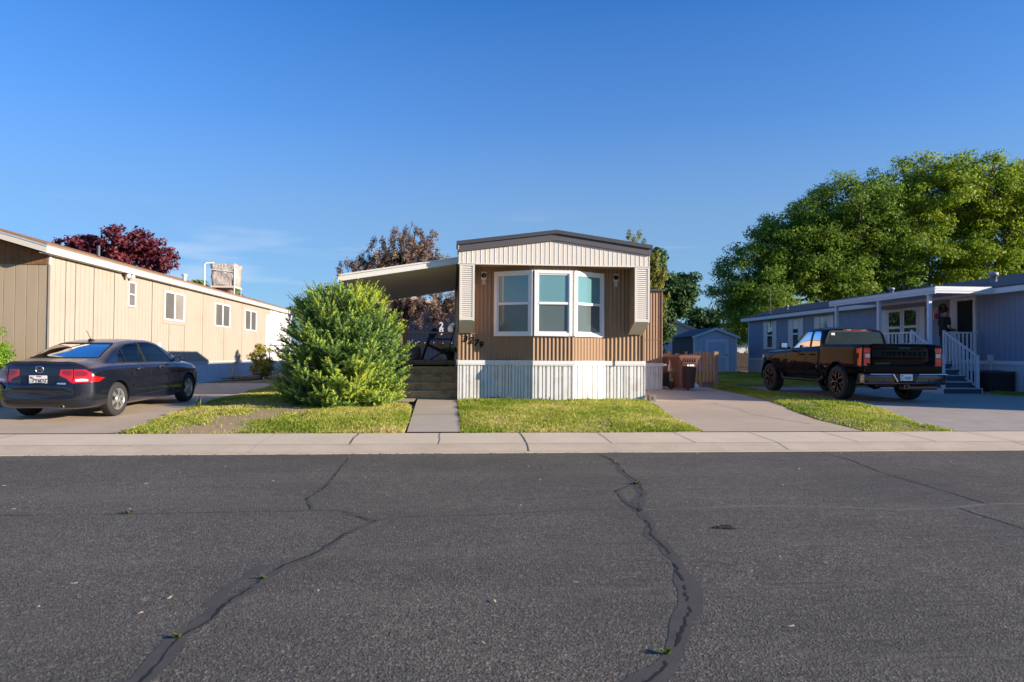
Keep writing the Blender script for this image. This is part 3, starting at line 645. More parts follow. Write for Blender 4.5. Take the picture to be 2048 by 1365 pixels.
# ================================================================== wooden porch deck
deck = thing('porch_deck', 'weathered wooden porch deck with four steps beside the brown home', 'porch', (-.9, 17, gz(17)))
m_wood = M('weathered_wood', (.24, .155, .09), .85, .35, 3, .4, 60, stretch=(.4, 8, 8), dirt=((.06, .045, .03), 5, .7))
m_step = M('worn_step_wood', (.52, .34, .17), .85, .4, 5, .4, 60, stretch=(.8, 6, 6), dirt=((.05, .038, .02), 6, .8))
m_rail = M('golden_rail_wood', (.48, .29, .12), .7, .2, 3, stretch=(6, 6, .6))
b = MB()
y = 17.36
while y < 24.4: b.box(-2.45, .10, y, y + .135, 1.16, 1.20, m_wood); y += .145
b.box(-2.45, .10, 17.32, 17.355, 1.10, 1.20, m_wood)
b.build('platform', deck)
b = MB()
for x in (-2.3, -1.2, -.05): b.box(x - .045, x + .045, 17.4, 17.49, .28, 1.16, m_wood)
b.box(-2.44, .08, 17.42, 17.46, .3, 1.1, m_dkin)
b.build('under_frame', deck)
for i in range(4):
    zt = .495 + i * .187; y0 = 16.30 + i * .27; s = MB()
    s.box(-1.17, .115, y0, y0 + .035, zt - .185 + .0, zt - .03, m_step); s.box(-1.18, .118, y0 - .025, y0 + .272, zt - .03, zt, m_step); s.build('step', deck)
s = MB(); s.box(-1.22, -1.185, 16.3, 17.3, .30, .46, m_step); s.prism([(16.27, .29), (17.3, .29), (17.3, 1.1), (17.07, 1.1)], lambda a, c, d: (d, a, c), -1.225, -1.19, m_step); s.build('stringer', deck)
b = MB()
for x0, x1 in ((-2.42, -1.0), (-1.0, .08)):
    b.box(x0, x1, 24.25, 24.29, 2.10, 2.16, m_rail); b.box(x0, x1, 24.25, 24.29, 1.60, 1.74, m_rail)
for x in (-1.62, -.45): b.box(x - .045, x + .045, 24.2, 24.25, 1.2, 2.1, m_rail)
b.box(-2.42, -2.38, 17.4, 24.25, 2.1, 2.16, m_rail); b.box(-2.42, -2.38, 17.4, 24.25, 1.62, 1.72, m_rail)
b.build('railing', deck)
b = MB(); b.box(-1.44, -1.30, 20.0, 20.14, 1.2, 2.28, m_rail); b.box(-2.42, -1.44, 20.02, 20.1, 2.2, 2.28, m_rail); b.build('post', deck)

# dark folding lounge chair on the deck
ch = thing('patio_chair', 'dark brown slatted patio chair standing on the porch deck', 'chair', (-.35, 19.4, 1.2))
m_chair = M('dark_brown_resin', (.028, .019, .015), .45, .2, 4)
b = MB(); 
for i in range(6): b.bar((-.62 + i * .105, 19.13, 1.60 - i * .035), (-.62 + i * .105, 19.67, 1.60 - i * .035), .085, .025, m_chair)
b.build('seat', ch)
b = MB()
for i in range(6): b.bar((-.12, 19.15 + i * .1, 1.40), (.075, 19.13 + i * .104, 2.17 - .012 * (i - 2.5) ** 2), .085, .025, m_chair, (1, 0, 0))
b.bar((-.02, 19.14, 1.78), (-.02, 19.68, 1.78), .03, .06, m_chair); b.build('backrest', ch)
for yy in (19.10, 19.70):
    b = MB(); b.tube([(-.86, yy, 1.205), (-.78, yy, 1.45), (-.66, yy, 1.78)], [.034, .03, .034], m_chair); b.build('leg', ch)
    b = MB(); b.tube([(-.66, yy, 1.62), (-.4, yy, 1.50), (-.12, yy, 1.36), (.04, yy, 1.205)], [.035, .045, .04, .035], m_chair); b.build('leg', ch)
    b = MB(); b.bar((-.72, yy, 1.795), (.0, yy, 1.785), .11, .03, m_chair); b.build('armrest', ch)
b = MB(); b.tube([(-.62, 19.15, 1.21), (-.35, 19.15, 1.38), (-.15, 19.15, 1.44)], .018, m_chair); b.build('brace', ch)
# wrapped pouf on the deck and potted plant by the chair
pf = MB(); m_pf = M('faded_cushion', (.26, .19, .17), .9, .2, 4, .4, 30)
pf.lathe([(.0, .0), (.2, .0), (.23, .04), (.235, .15), (.23, .32), (.2, .37), (.0, .38)], m_pf, 18, (0, 0, 0))
o = pf.build('cushion_stool', None, world=False); o.location = (-1.12, 19.6, 1.2); tag(o, 'pinkish grey upholstered stool standing on the deck by the wooden post', 'stool')
def pot(x, y, z):
    t = thing('potted_plant', 'small green potted plant on the deck behind the patio chair', 'plant', (x, y, z)); b = MB(); b.lathe([(0, 0), (.10, 0), (.13, .2), (.14, .22), (.12, .22), (.11, .19), (0, .19)], M('plastic_pot', (.02, .02, .022), .5), 16, (x, y, z)); b.build('pot', t)
    V = []; T = []
    for i in range(90):
        a = random.uniform(0, 6.28); d = Vector((math.cos(a), math.sin(a), random.uniform(.2, 1.4))).normalized(); c = Vector((x, y, z + .2)) + d * random.uniform(.05, .26); q = d.orthogonal().normalized(); r_ = d.cross(q) * .035; d = d * .05
        V += [c - d, c + r_, c + d, c - r_]; T += [random.random()] * 4
    np_mesh('foliage', [tuple(p) for p in V], np.arange(len(V)).reshape(-1, 4), m_weed, T, t, off=(x, y, z))
pot(-.05, 20.6, 1.2)
# cinder block at the corner of the skirting
b = MB(); b.box(-.07, .09, -.08, .12, 0, .15, concrete('cinder_block_concrete', (.18, .16, .13), (.25, .22, .19), 6)); b.box(-.03, .04, -.083, -.079, .03, .12, m_jnt)
o = b.build('cinder_block', None, bevel=.008, world=False); o.location = (4.66, 15.68, gz(15.7) + .01); tag(o, 'grey cinder block at the right corner of the white skirting', 'block')
# ================================================================== tan home on the left
XL, YL0, YL1 = -8.8, 15.77, 38.5
tan = thing('mobile_home', 'long tan mobile home with brown roof and white skirting beside the sedan', 'mobile home', (-10.9, 15.8, gz(15.8)))
m_tanw = M('cream_tan_siding', (.395, .338, .272), .7, .07, 1.2, .15, 90, dirt=((.30, .245, .175), 1.1, .35))
m_tanf = M('weathered_tan_siding', (.36, .285, .195), .85, .10, 1.5, .55, 55, stretch=(3, 3, .5))
m_trimw = M('cream_fascia', (.60, .55, .46), .5, .06, 2)
m_drip = M('grey_drip_edge', (.36, .42, .47), .4, .1, 2)
m_shing = M('brown_shingle', (.27, .145, .07), .9, .3, 9, .6, 30)
m_shake = M('raw_wood_gable', (.24, .115, .045), .85, .5, 4, .4, 40, stretch=(3, 3, 1), dirt=((.10, .05, .025), 3, .7))
m_lskirt = M('blue_white_skirting', (.68, .68, .67), .55, .07, 2, dirt=((.36, .33, .28), 2, .4))
m_wsh = M('bright_white_siding', (.80, .79, .77), .6, .04, 2)
b = MB(); G = [(0, 0), (.90, 0), (.92, -.014), (.985, -.014)]
b.corr([(XL, YL0), (XL, 33.97)], 1.03, 3.50, .205, G, m_tanw, False)
for k in (2, 4, 8, 13, 24, 30, 36, 44, 55, 66): b.box(XL - .004, XL + .004, YL0 + k * .205 + .19, YL0 + k * .205 + .206, 1.03, 3.5, m_jnt)
sd = b.build('wall', tan, fixn=False)
b = MB(); b.corr([(XL, 33.97), (XL, YL1)], .85, 3.50, .4, G, m_wsh, False); b.box(XL - 4.3, XL, YL1 - .02, YL1, .3, 3.5, m_wsh); b.build('end_wall', tan, fixn=False)
b = MB(); ring(b, (XL, 33.2, 0), (0, 1, 0), (1, 0, 0), 0, .95, .95, 3.18, .06, .0, .03, m_wsh); obox(b, (XL, 33.2, 0), (0, 1, 0), (1, 0, 0), .06, .89, .95, 3.12, .004, .02, m_wsh)
d_ = b.build('door', tan); 
b = MB(); b.lathe([(0, .05), (.03, .045), (.03, 0)], M('dark_knob', (.03, .03, .03), .4), 8, (XL + .02, 34.02, 2.05), 'x'); b.build('door_handle', d_)
b = MB(); b.corr([(-13.1, YL0), (XL, YL0)], .9, 3.27, .235, [(0, 0), (.93, 0), (.95, -.014), (.985, -.014)], m_tanf, False)
b.build('wall', tan, fixn=False)
b = MB(); b.box(XL - .03, XL + .012, YL0 - .016, YL0 + .03, .95, 3.27, m_tanw); b.box(XL - .03, XL + .008, YL0 - .012, YL0 + .03, 3.27, 3.52, m_wpaint); b.build('corner_trim', tan)
# gable of bare wood under the rake
SL_ = .29
b = MB(); b.prism([(XL - .04, 3.27), (XL - .04, 3.5), (-10.95, 3.5 + 2.1 * SL_), (-13.1, 3.5), (-13.1, 3.27)], lambda a, c, d: (a, d, c), YL0 - .022, YL0 + .02, m_shake)
for i in range(16): x = XL - .12 - i * .27; b.box(x, x + .012, YL0 - .025, YL0 - .021, 3.27, min(3.5, 3.5) + max(0, (XL - x)) * SL_ * .9, m_jnt)
b.build('gable', tan)
# roof with overhang, fascia, drip edge
EX = XL + .14; RY0 = YL0 - .42
b = MB(); EZ = 3.64
rid = (-10.95, EZ + (EX + 10.95) * SL_)
for th0, th1, mt, e, y0 in ((0.0, .045, m_shing, .03, RY0 - .03),):
    v = [(x, y, z + t) for y in (y0, YL1 + .3) for t in (th0, th1) for x, z in ((EX + e, EZ - e * SL_), rid, (-13.3, EZ - .05))]
    b.add(v, [(3, 4, 10, 9), (4, 5, 11, 10), (0, 6, 7, 1), (1, 7, 8, 2), (0, 3, 9, 6), (0, 1, 4, 3), (1, 2, 5, 4), (6, 9, 10, 7), (7, 10, 11, 8), (2, 8, 11, 5)], mt)
rf2 = b.build('roof', tan)
b = MB(); b.box(EX, EX + .025, RY0, YL1 + .28, 3.475, 3.60, m_trimw)
b.prism([(EX + .025, 3.475), (EX + .025, 3.60), (-10.95, 3.60 + (EX + .025 + 10.95) * SL_), (-10.95, 3.475 + (EX + .025 + 10.95) * SL_)], lambda a, c, d: (a, d, c), RY0 - .025, RY0, m_trimw)
b.box(XL + .005, EX, RY0, YL1 + .28, 3.47, 3.485, m_trimw)
b.build('fascia', tan)
b = MB(); b.box(EX, EX + .034, RY0, YL1 + .28, 3.601, 3.632, m_drip)
b.prism([(EX + .03, 3.601), (EX + .03, 3.640), (-10.95, 3.640 + (EX + .03 + 10.95) * SL_), (-10.95, 3.601 + (EX + .03 + 10.95) * SL_)], lambda a, c, d: (a, d, c), RY0 - .034, RY0 - .0, m_drip)
b.build('drip_edge', tan)
b = MB(); b.corr([(XL - .03, YL0), (XL - .03, YL1)], lambda x, y: gz(y) - .03, 1.03, .31, [(0, 0), (.93, 0), (.95, -.008), (.98, -.008)], m_lskirt, False); b.box(XL - .03, XL + .02, YL0, 33.9, 1.0, 1.045, m_lskirt); b.corr([(-13.1, YL0 + .02), (XL - .03, YL0 + .02)], .2, .95, .31, [(0, 0), (.93, 0), (.95, -.008), (.98, -.008)], m_lskirt, False); b.build('skirting', tan, fixn=False)
def slider(y0, y1, z0, z1, trim=None, vert=False, pm=m_glass_grey, pm2=m_glass_dark, fm=m_white):
    o = (XL, y0, 0); ux = (0, 1, 0); n = (1, 0, 0); L = y1 - y0; b = MB()
    if trim: ring(b, o, ux, n, -.10, L + .10, z0 - .11, z1 + .05, .10, .0, .018, trim)
    ring(b, o, ux, n, 0, L, z0, z1, .05, .0, .03, fm)
    if vert: obox(b, o, ux, n, .05, L - .05, (z0 + z1) / 2 - .02, (z0 + z1) / 2 + .02, 0, .026, fm)
    else: obox(b, o, ux, n, L * .5 - .035, L * .5 + .035, z0 + .05, z1 - .05, 0, .026, fm)
    w_ = b.build('window', tan)
    if vert: cells = [(.05, L - .05, z0 + .05, (z0 + z1) / 2 - .02, pm), (.05, L - .05, (z0 + z1) / 2 + .02, z1 - .05, pm)]
    else: cells = [(.05, L * .5 - .035, z0 + .05, z1 - .05, pm), (L * .5 + .035, L - .05, z0 + .05, z1 - .05, pm2)]
    for a0, a1, c0, c1, mt in cells:
        g = MB(); obox(g, o, ux, n, a0, a1, c0, c1, -.006, .012, mt); g.build('pane', w_)
m_grf = M('grey_metal_frame', (.50, .52, .52), .4)
m_pic = pane_mat('patterned_glass', (.25, .21, .22), .1, .9)
slider(19.36, 19.80, 2.60, 3.30, None, True, m_pic, m_pic, m_grf)
m_glass_lt = pane_mat('pale_reflection_glass', (.30, .28, .25), .05, .2)  # pale reflection in the right pane put into the glass colour
slider(21.72, 23.28, 2.36, 3.26, m_tanw, pm2=m_glass_lt)
slider(26.2, 27.9, 2.35, 3.23, None, pm2=m_glass_grey)
slider(29.87, 31.55, 2.33, 3.22, None, pm2=m_glass_grey)
b = MB(); obox(b, (XL, 21.35, 0), (0, 1, 0), (1, 0, 0), 0, .12, 1.48, 1.66, 0, .03, m_white); b.build('outlet_cover', tan)
b = MB(); b.box(XL, XL + .08, 19.0, 19.45, 3.40, 3.45, m_dkin); fl_ = b.build('flood_lamp', tan)
for y in (19.1, 19.35): b = MB(); b.lathe([(0, 0), (.05, .0), (.065, .1), (.0, .11)], m_white, 10, (XL + .07, y, 3.40), 'x'); b.build('lamp_head', fl_)
m_pipe = M('dark_vent_pipe', (.05, .05, .055), .5)
def zroof(x): return EZ + .05 + (EX - x) * SL_
b = MB(); b.tube([(-9.2, 18.6, zroof(-9.2) - .05), (-9.2, 18.6, zroof(-9.2) + .28)], .045, m_pipe, 10); b.add([(-9.4, 18.4, zroof(-9.4) + .012), (-9.0, 18.4, zroof(-9.0) + .012), (-9.0, 18.85, zroof(-9.0) + .012), (-9.4, 18.85, zroof(-9.4) + .012)], [(0, 1, 2, 3)], m_drip); b.build('vent_pipe', rf2)
b = MB(); b.tube([(-9.3, 24.6, zroof(-9.3) - .05), (-9.3, 24.6, zroof(-9.3) + .16)], .06, m_grf, 10); b.lathe([(0, .24), (.09, .2), (.1, .15), (.06, .14)], m_grf, 12, (-9.3, 24.6, zroof(-9.3))); b.build('roof_vent', rf2)

# plastic wrapped cooler on the roof
sc = thing('roof_cooler', 'plastic wrapped evaporative cooler on a stand on the tan home roof', 'cooler', (-9.45, 29.5, zroof(-9.45)))
n = NT('wrinkled_plastic_wrap'); c = n.mix(n.noise(3, 4), (.34, .29, .26), (.60, .55, .51)); n.set(Base_Color=c, Roughness=.25); n.bump(n.noise(7, 6, .75, n.co((1, 1, .6))), 1., .10); m_wrap = n.mat
zb = zroof(-9.45) + .15
bm = bmesh.new(); bmesh.ops.create_cube(bm, size=1); bmesh.ops.subdivide_edges(bm, edges=bm.edges, cuts=9, use_grid_fill=True)
for v in bm.verts:
    p = v.co.copy(); k = 1 + .035 * math.sin(p.z * 11 + p.x * 7) + .03 * math.sin(p.y * 13 + p.z * 5) + random.uniform(-.012, .012); v.co = Vector((p.x * .94 * k, p.y * .94 * k, p.z * .92 + .02 * math.sin(p.x * 9 + p.y * 8)))
me = bpy.data.meshes.new('wrapped_body'); bm.to_mesh(me); bm.free(); me.materials.append(m_wrap); me.polygons.foreach_set('use_smooth', [True] * len(me.polygons))
o = link_mesh('wrapped_body', me, sc); o.location = (0, 0, .17 + .5)
b = MB(); b.box(-9.94, -8.96, 29.01, 29.99, zb - .02, zb + .06, m_trimw); b.build('tray', sc)
for x in (-9.90, -9.00):
    for y in (29.05, 29.95): b = MB(); b.tube([(x, y, zroof(x) - .03), (x, y, zb)], .022, m_drip, 6); b.build('leg', sc)
b = MB(); b.tube([(-8.99, 29.03, zroof(-9.00)), (-8.99, 29.03, zb + .9)], .025, m_white, 6)
b.tube([(-8.97, 29.00, zb + .62), (-9.93, 29.00, zb + .72)], .014, m_white, 6); b.build('strap', sc)
b = MB(); b.tube([(-10.10, 28.80, zroof(-10.10)), (-10.10, 28.80, zb + .9), (-10.05, 28.82, zb + .97), (-9.75, 28.90, zb + .98)], .027, m_white, 10); b.build('pipe', sc)
b = MB(); b.box(-9.70, -9.20, 29.20, 29.80, zroof(-9.20) - .1, zb, M('duct_metal', (.16, .14, .13), .6)); b.build('duct', sc)

# rubble and yard things beside the tan home
b = MB(); m_old = M('old_timber', (.20, .16, .12), .9, .3, 4)
for i in range(5): b.bar((-8.45 + i * .14, 26.2 + .2 * i, .40 + .03 * (i % 2)), (-8.05 + i * .12, 29.6 + .1 * i, .46 + .04 * (i % 3)), .1, .05, m_old)
o = b.build('timber_pile', None, loc=(-8.2, 28, .38)); tag(o, 'low pile of old boards lying beside the white skirting', 'boards')
b = MB(); b.tube([(0, 0, .02), (.02, .05, .3), (-.03, .1, .42), (-.1, .1, .45)], .045, M('drain_hose', (.30, .25, .20), .7), 8); o = b.build('drain_pipe', None, world=False); o.location = (-8.35, 26.9, .33); tag(o, 'bent grey drain pipe sticking up at the white skirting', 'pipe')
b = MB(); 
p = [(-7.6 - .0, 37.0, .34), (-6.5, 37.0, .34), (-6.5, 37.25, 1.75), (-7.6, 37.25, 1.75)]
m_red = M('red_brown_panel', (.30, .085, .045), .7, .15, 3)
b.add(p + [(x, y + .06, z) for x, y, z in p], [(0, 1, 2, 3), (7, 6, 5, 4), (0, 4, 5, 1), (1, 5, 6, 2), (2, 6, 7, 3), (3, 7, 4, 0)], m_red); 
o = b.build('leaning_panel', None, loc=(-7, 37, .34)); tag(o, 'red brown sheet leaning by the white end of the tan home', 'panel')
fr = MB(); fr.bar((-7.64, 36.97, .34), (-7.64, 37.22, 1.78), .08, .08, m_white); fr.build('white_edge', o, loc=(-7, 37, .34))
bm = bmesh.new(); bmesh.ops.create_icosphere(bm, subdivisions=3, radius=1)
for v in bm.verts:
    p = v.co; s = 1 + .12 * math.sin(p.x * 6 + p.z * 4) + .08 * math.sin(p.y * 9); v.co = Vector((p.x * 1.1 * s, p.y * .7 * s, max(0, p.z + .2) * 2.0 * (1 - .35 * abs(p.x)) * s))
me = bpy.data.meshes.new('tarp'); bm.to_mesh(me); bm.free(); me.materials.append(M('grey_tarp', (.34, .33, .32), .6, .15, 3, .5, 8)); o = link_mesh('tarp', me); o.location = (-6.3, 38.2, .4); tag(o, 'pale grey tarp heaped over stored things behind the red panel', 'tarp')
# wire fence
fn = thing('wire_fence', 'thin dark wire fence in front of the white end of the tan home', 'fence', (-7.4, 33.2, .33)); m_wire = M('dark_wire', (.03, .03, .03), .5)
b = MB()
for x in (-8.6, -7.4, -6.2): b.tube([(x, 33.2, .33), (x, 33.2, 1.75)], .025, m_wire, 6)
b.tube([(-8.7, 33.2, 1.72), (-6.2, 33.2, 1.72)], .02, m_wire, 6); b.build('post', fn)
b = MB()
for i in range(26):
    x = -8.6 + i * .1; b.tube([(x, 33.2, .4), (x, 33.2, 1.7)], .003, m_wire, 4)
for i in range(12): b.tube([(-8.6, 33.2, .45 + i * .11), (-6.2, 33.2, .45 + i * .11)], .003, m_wire, 4)
b.build('mesh_panel', fn)
# ================================================================== blue home on the right
BX, BY0, BY1 = 16.8, 11.8, 37.5
blue = thing('mobile_home', 'blue grey mobile home with white shutters, dark roof and a covered side porch', 'mobile home', (18.9, 12.3, gz(15)))
m_blue = M('blue_grey_siding', (.19, .24, .33), .65, .06, 1.2, .1, 60)
m_bshing = M('slate_shingle', (.050, .072, .085), .9, .45, 7, .6, 26)
m_wtrim = M('white_trim', (.62, .63, .65), .55, .05, 3)
m_bskirt = M('pale_blue_skirting', (.48, .50, .53), .6, .07, 2)
b = MB(); b.corr([(BX, BY1), (BX, BY0)], 1.25, 3.45, .2, [(0, 0), (.93, 0), (.95, -.008), (.98, -.008)], m_blue, False)
b.box(BX + .02, BX + 4.3, BY1 - .03, BY1, .9, 3.45, m_blue); b.prism([(BX, 3.45), (BX + 4.3, 3.45), (BX + 2.15, 4.08)], lambda a, c, d: (a, d, c), BY1 - .03, BY1, m_blue)
b.box(BX, BX + 4.3, BY0, BY0 + .03, .9, 3.45, m_blue); b.prism([(BX, 3.45), (BX + 4.3, 3.45), (BX + 2.15, 4.08)], lambda a, c, d: (a, d, c), BY0, BY0 + .03, m_blue); b.box(BX + 4.27, BX + 4.3, BY0, BY1, .9, 3.45, m_blue)
b.build('wall', blue, fixn=False)
b = MB()
for y in (BY1,): b.box(BX - .02, BX + .06, y - .07, y + .015, 1.25, 3.42, m_wtrim)
b.build('corner_trim', blue)
b = MB(); v = [(x, y, z + t) for y in (BY0 - .35, BY1 + .3) for t in (0, .04) for x, z in ((BX - .36, 3.50), (BX + 2.15, 4.17), (BX + 4.66, 3.50))]
b.add(v, [(0, 1, 4, 3), (1, 2, 5, 4), (6, 9, 10, 7), (7, 10, 11, 8), (0, 6, 7, 1), (1, 7, 8, 2), (3, 4, 10, 9), (4, 5, 11, 10), (0, 3, 9, 6), (2, 8, 11, 5)], m_bshing)
rfb = b.build('roof', blue)
b = MB(); b.box(BX - .35, BX - .325, BY0 - .33, BY1 + .28, 3.33, 3.495, m_wtrim); b.box(BX - .325, BX + .02, BY0 - .33, BY1 + .28, 3.34, 3.36, m_wtrim)
b.prism([(BX - .33, 3.34), (BX - .33, 3.50), (BX + 2.15, 4.165), (BX + 2.15, 4.0)], lambda a, c, d: (a, d, c), BY1 + .25, BY1 + .285, m_wtrim)
b.build('fascia', blue)
b = MB(); b.corr([(BX - .02, BY1), (BX - .02, BY0)], .2, 1.19, .2, [(0, 0), (.85, 0), (.88, -.012), (.97, -.012)], m_bskirt, False); b.box(BX - .05, BX, BY0, BY1 + .02, 1.17, 1.28, m_wtrim); b.box(BX - .03, BX + 4.3, BY1 - .01, BY1 + .02, .2, 1.25, m_bskirt); b.box(BX - .02, BX + 4.3, BY0 - .02, BY0, .2, 1.25, m_bskirt); b.build('skirting', blue, fixn=False)
NX = (-1, 0, 0)
def bwin(y0, y1, z0, z1, sw=.36, sh=True, pm=None, rail=True):
    """y0 far edge, y1 near edge"""
    o = (BX, y0, 0); ux = (0, -1, 0); L = y0 - y1; b = MB(); ring(b, o, ux, NX, 0, L, z0, z1, .09, 0, .03, m_wtrim)
    if rail: obox(b, o, ux, NX, .09, L - .09, (z0 + z1) / 2 - .04, (z0 + z1) / 2 + .04, 0, .026, m_wtrim)
    w_ = b.build('window', blue)
    cells = ((z0 + .09, (z0 + z1) / 2 - .04), ((z0 + z1) / 2 + .04, z1 - .09)) if rail else ((z0 + .09, z1 - .09),)
    for c0, c1 in cells: g = MB(); obox(g, o, ux, NX, .09, L - .09, c0, c1, .0, .012, pm or m_glass_dark); g.build('pane', w_)
    if sh:
        for a0, a1 in ((-sw, -.01), (L + .01, L + sw)):
            s = MB(); ring(s, o, ux, NX, a0, a1, z0 - .02, z1 + .02, .045, 0, .03, m_wtrim); obox(s, o, ux, NX, a0 + .045, a1 - .045, z0 + .03, z1 - .03, .0, .018, m_wtrim); obox(s, o, ux, NX, a0 + .045, a1 - .045, (z0 + z1) / 2 - .03, (z0 + z1) / 2 + .03, .018, .03, m_wtrim)
            s.build('shutter', blue)
bwin(35.26, 34.5, 1.77, 3.20); bwin(32.51, 31.80, 1.77, 3.20); bwin(30.01, 29.20, 2.2, 3.19, .40, True, m_glass_grey, False)
bwin(25.05, 24.2, 1.80, 3.18, .40, False); bwin(24.15, 23.3, 1.80, 3.20, .40, False)
for y0, y1 in ((25.45, 25.07), (23.28, 22.95)):
    s = MB(); o = (BX, y0, 0); ring(s, o, (0, -1, 0), NX, 0, y0 - y1, 1.78, 3.2, .04, 0, .03, m_wtrim); obox(s, o, (0, -1, 0), NX, .04, y0 - y1 - .04, 1.82, 3.16, 0, .018, m_wtrim); s.build('shutter', blue)
# front door standing open
b = MB(); o = (BX, 21.68, 0); ring(b, o, (0, -1, 0), NX, 0, 1.12, 1.2, 3.36, .11, 0, .04, m_wtrim); dr = b.build('door_frame', blue)
b = MB(); obox(b, o, (0, -1, 0), NX, .30, 1.01, 1.2, 3.25, .0, .008, m_dkin); b.build('doorway', dr)
b = MB(); obox(b, o, (0, -1, 0), NX, .11, .30, 1.2, 3.25, .0, .030, m_wtrim); b.lathe([(0, -.07), (.03, -.06), (.035, -.03)], m_dkin, 8, (BX - .01, 21.40, 2.1), 'x'); b.lathe([(0, -.06), (.025, -.05), (.03, -.03)], m_dkin, 8, (BX - .01, 21.40, 2.3), 'x'); b.build('door', dr)
b = MB(); b.box(BX - .09, BX - .02, 19.82, 20.02, 1.25, 1.47, m_grf); b.tube([(BX - .05, 19.9, 1.25), (BX - .05, 19.9, .9)], .02, m_grf, 6); b.tube([(BX - .05, 19.95, 1.25), (BX - .05, 19.95, .9)], .02, m_grf, 6); b.build('meter_box', blue)
m_gvent = M('dull_galvanised', (.26, .28, .30), .5, .15, 6)
def zrb(x): return 3.54 + (x - BX + .36) * .267
for x, y, r_, h in ((17.6, 20.8, .10, .32), (18.2, 26.9, .09, .26), (17.6, 34.6, .06, .24)):
    b = MB(); b.lathe([(r_, -.1), (r_, h * .6), (r_ * 1.02, h * .6), (r_ * 1.45, h * .62), (r_ * 1.45, h * .9), (r_ * 1.1, h), (0, h)], m_gvent, 14, (x, y, zrb(x))); b.build('roof_vent', rfb)
b = MB(); b.tube([(16.7, 34.6, 2.9), (16.68, 34.6, 4.7), (16.6, 34.6, 5.05)], .02, m_wire, 5); b.tube([(16.1, 34.6, 4.98), (17.1, 34.6, 5.1)], .015, m_wire, 5)
for i in range(5): b.tube([(16.2 + i * .2, 34.3, 5.0 + i * .023), (16.2 + i * .2, 34.9, 5.0 + i * .023)], .008, m_wire, 4)
b.build('antenna', blue)
# porch roof, posts, floor, railings, stairs: parts of the porch
po = thing('porch', 'white railed side porch with four blue grey steps under its own roof', 'porch', (15.6, 20.4, .28))
PXo, PY0, PY1 = 14.6, 19.5, 25.3
b = MB(); m_prf = M('porch_roof_white', (.58, .60, .64), .5, .05, 2)
zp = lambda x: 3.36 + (x - PXo) * .03
b.add([(x, y, zp(x) + t) for t in (0, .13) for y in (PY0, PY1) for x in (PXo, BX - .33)], [(0, 1, 3, 2), (4, 6, 7, 5), (0, 4, 5, 1), (2, 3, 7, 6), (0, 2, 6, 4), (1, 5, 7, 3)], m_prf); b.build('roof', po)
b = MB()
for zz, d in ((-.05, .03), (.02, .045), (.09, .03)):
    b.box(PXo - d, PXo, PY0 - d, PY1, 3.36 + zz, 3.36 + zz + .065, m_wtrim); b.box(PXo, BX - .345, PY0 - d, PY0, 3.36 + zz + .02, 3.36 + zz + .085, m_wtrim)
b.build('gutter', po)
for y in (19.85, 22.35, 24.95):
    b = MB(); b.box(PXo + .02, PXo + .12, y - .05, y + .05, .3 if y < 20 else 1.2, 3.36, m_wtrim); b.box(PXo + .0, PXo + .14, y - .07, y + .07, 3.28, 3.355, m_wtrim); b.build('post', po)
b = MB(); b.box(PXo, BX - .06, 20.4, 25.2, 1.14, 1.20, m_bskirt); b.box(PXo + .03, PXo + .05, 20.45, 25.2, .3, 1.14, m_bskirt); b.box(15.62, BX - .06, 20.43, 20.45, .3, 1.14, m_bskirt); b.build('floor', po)
def rail(p0, p1, z0, z1, zl0, zl1, nb):
    b = MB(); b.bar((*p0, z0), (*p1, z1), .06, .045, m_wtrim); b.bar((*p0, zl0), (*p1, zl1), .045, .04, m_wtrim); o_ = b.build('railing', po)
    for i in range(nb):
        t = (i + .5) / nb; x = p0[0] + (p1[0] - p0[0]) * t; y = p0[1] + (p1[1] - p0[1]) * t; s = MB()
        s.box(x - .02, x + .02, y - .02, y + .02, zl0 + (zl1 - zl0) * t, z0 + (z1 - z0) * t, m_wtrim); s.build('baluster', o_)
rail((14.66, 25.1), (14.66, 20.45), 2.17, 2.17, 1.28, 1.28, 26)
rail((15.62, 20.44), (16.72, 20.44), 2.17, 2.17, 1.28, 1.28, 8)
rail((14.50, 20.40), (14.50, 19.05), 2.19, 1.42, 1.22, .50, 9)
rail((15.58, 20.40), (15.58, 19.05), 2.19, 1.42, 1.22, .50, 9)
for x, y, zt in ((15.58, 20.42, 2.24), (14.5, 20.42, 2.24), (15.58, 19.03, 1.45), (14.5, 19.03, 1.45)): b = MB(); b.box(x - .03, x + .03, y - .03, y + .03, .45, zt, m_wtrim); b.build('newel_post', po)
m_tread = M('blue_grey_tread', (.052, .07, .095), .7, .15, 4)
for i in range(5):
    s = MB(); y0 = 18.95 + i * .29; zt = .47 + i * .182; s.box(14.44, 15.64, y0, y0 + .03, zt - .17, zt - .025, m_tread); s.box(14.42, 15.66, y0 - .02, y0 + .30, zt - .025, zt, m_bskirt); s.build('step', po)
for x in (14.41, 15.64): s = MB(); s.box(x, x + .03, 18.95, 20.4, .28, .47, m_bskirt); s.build('stringer', po)
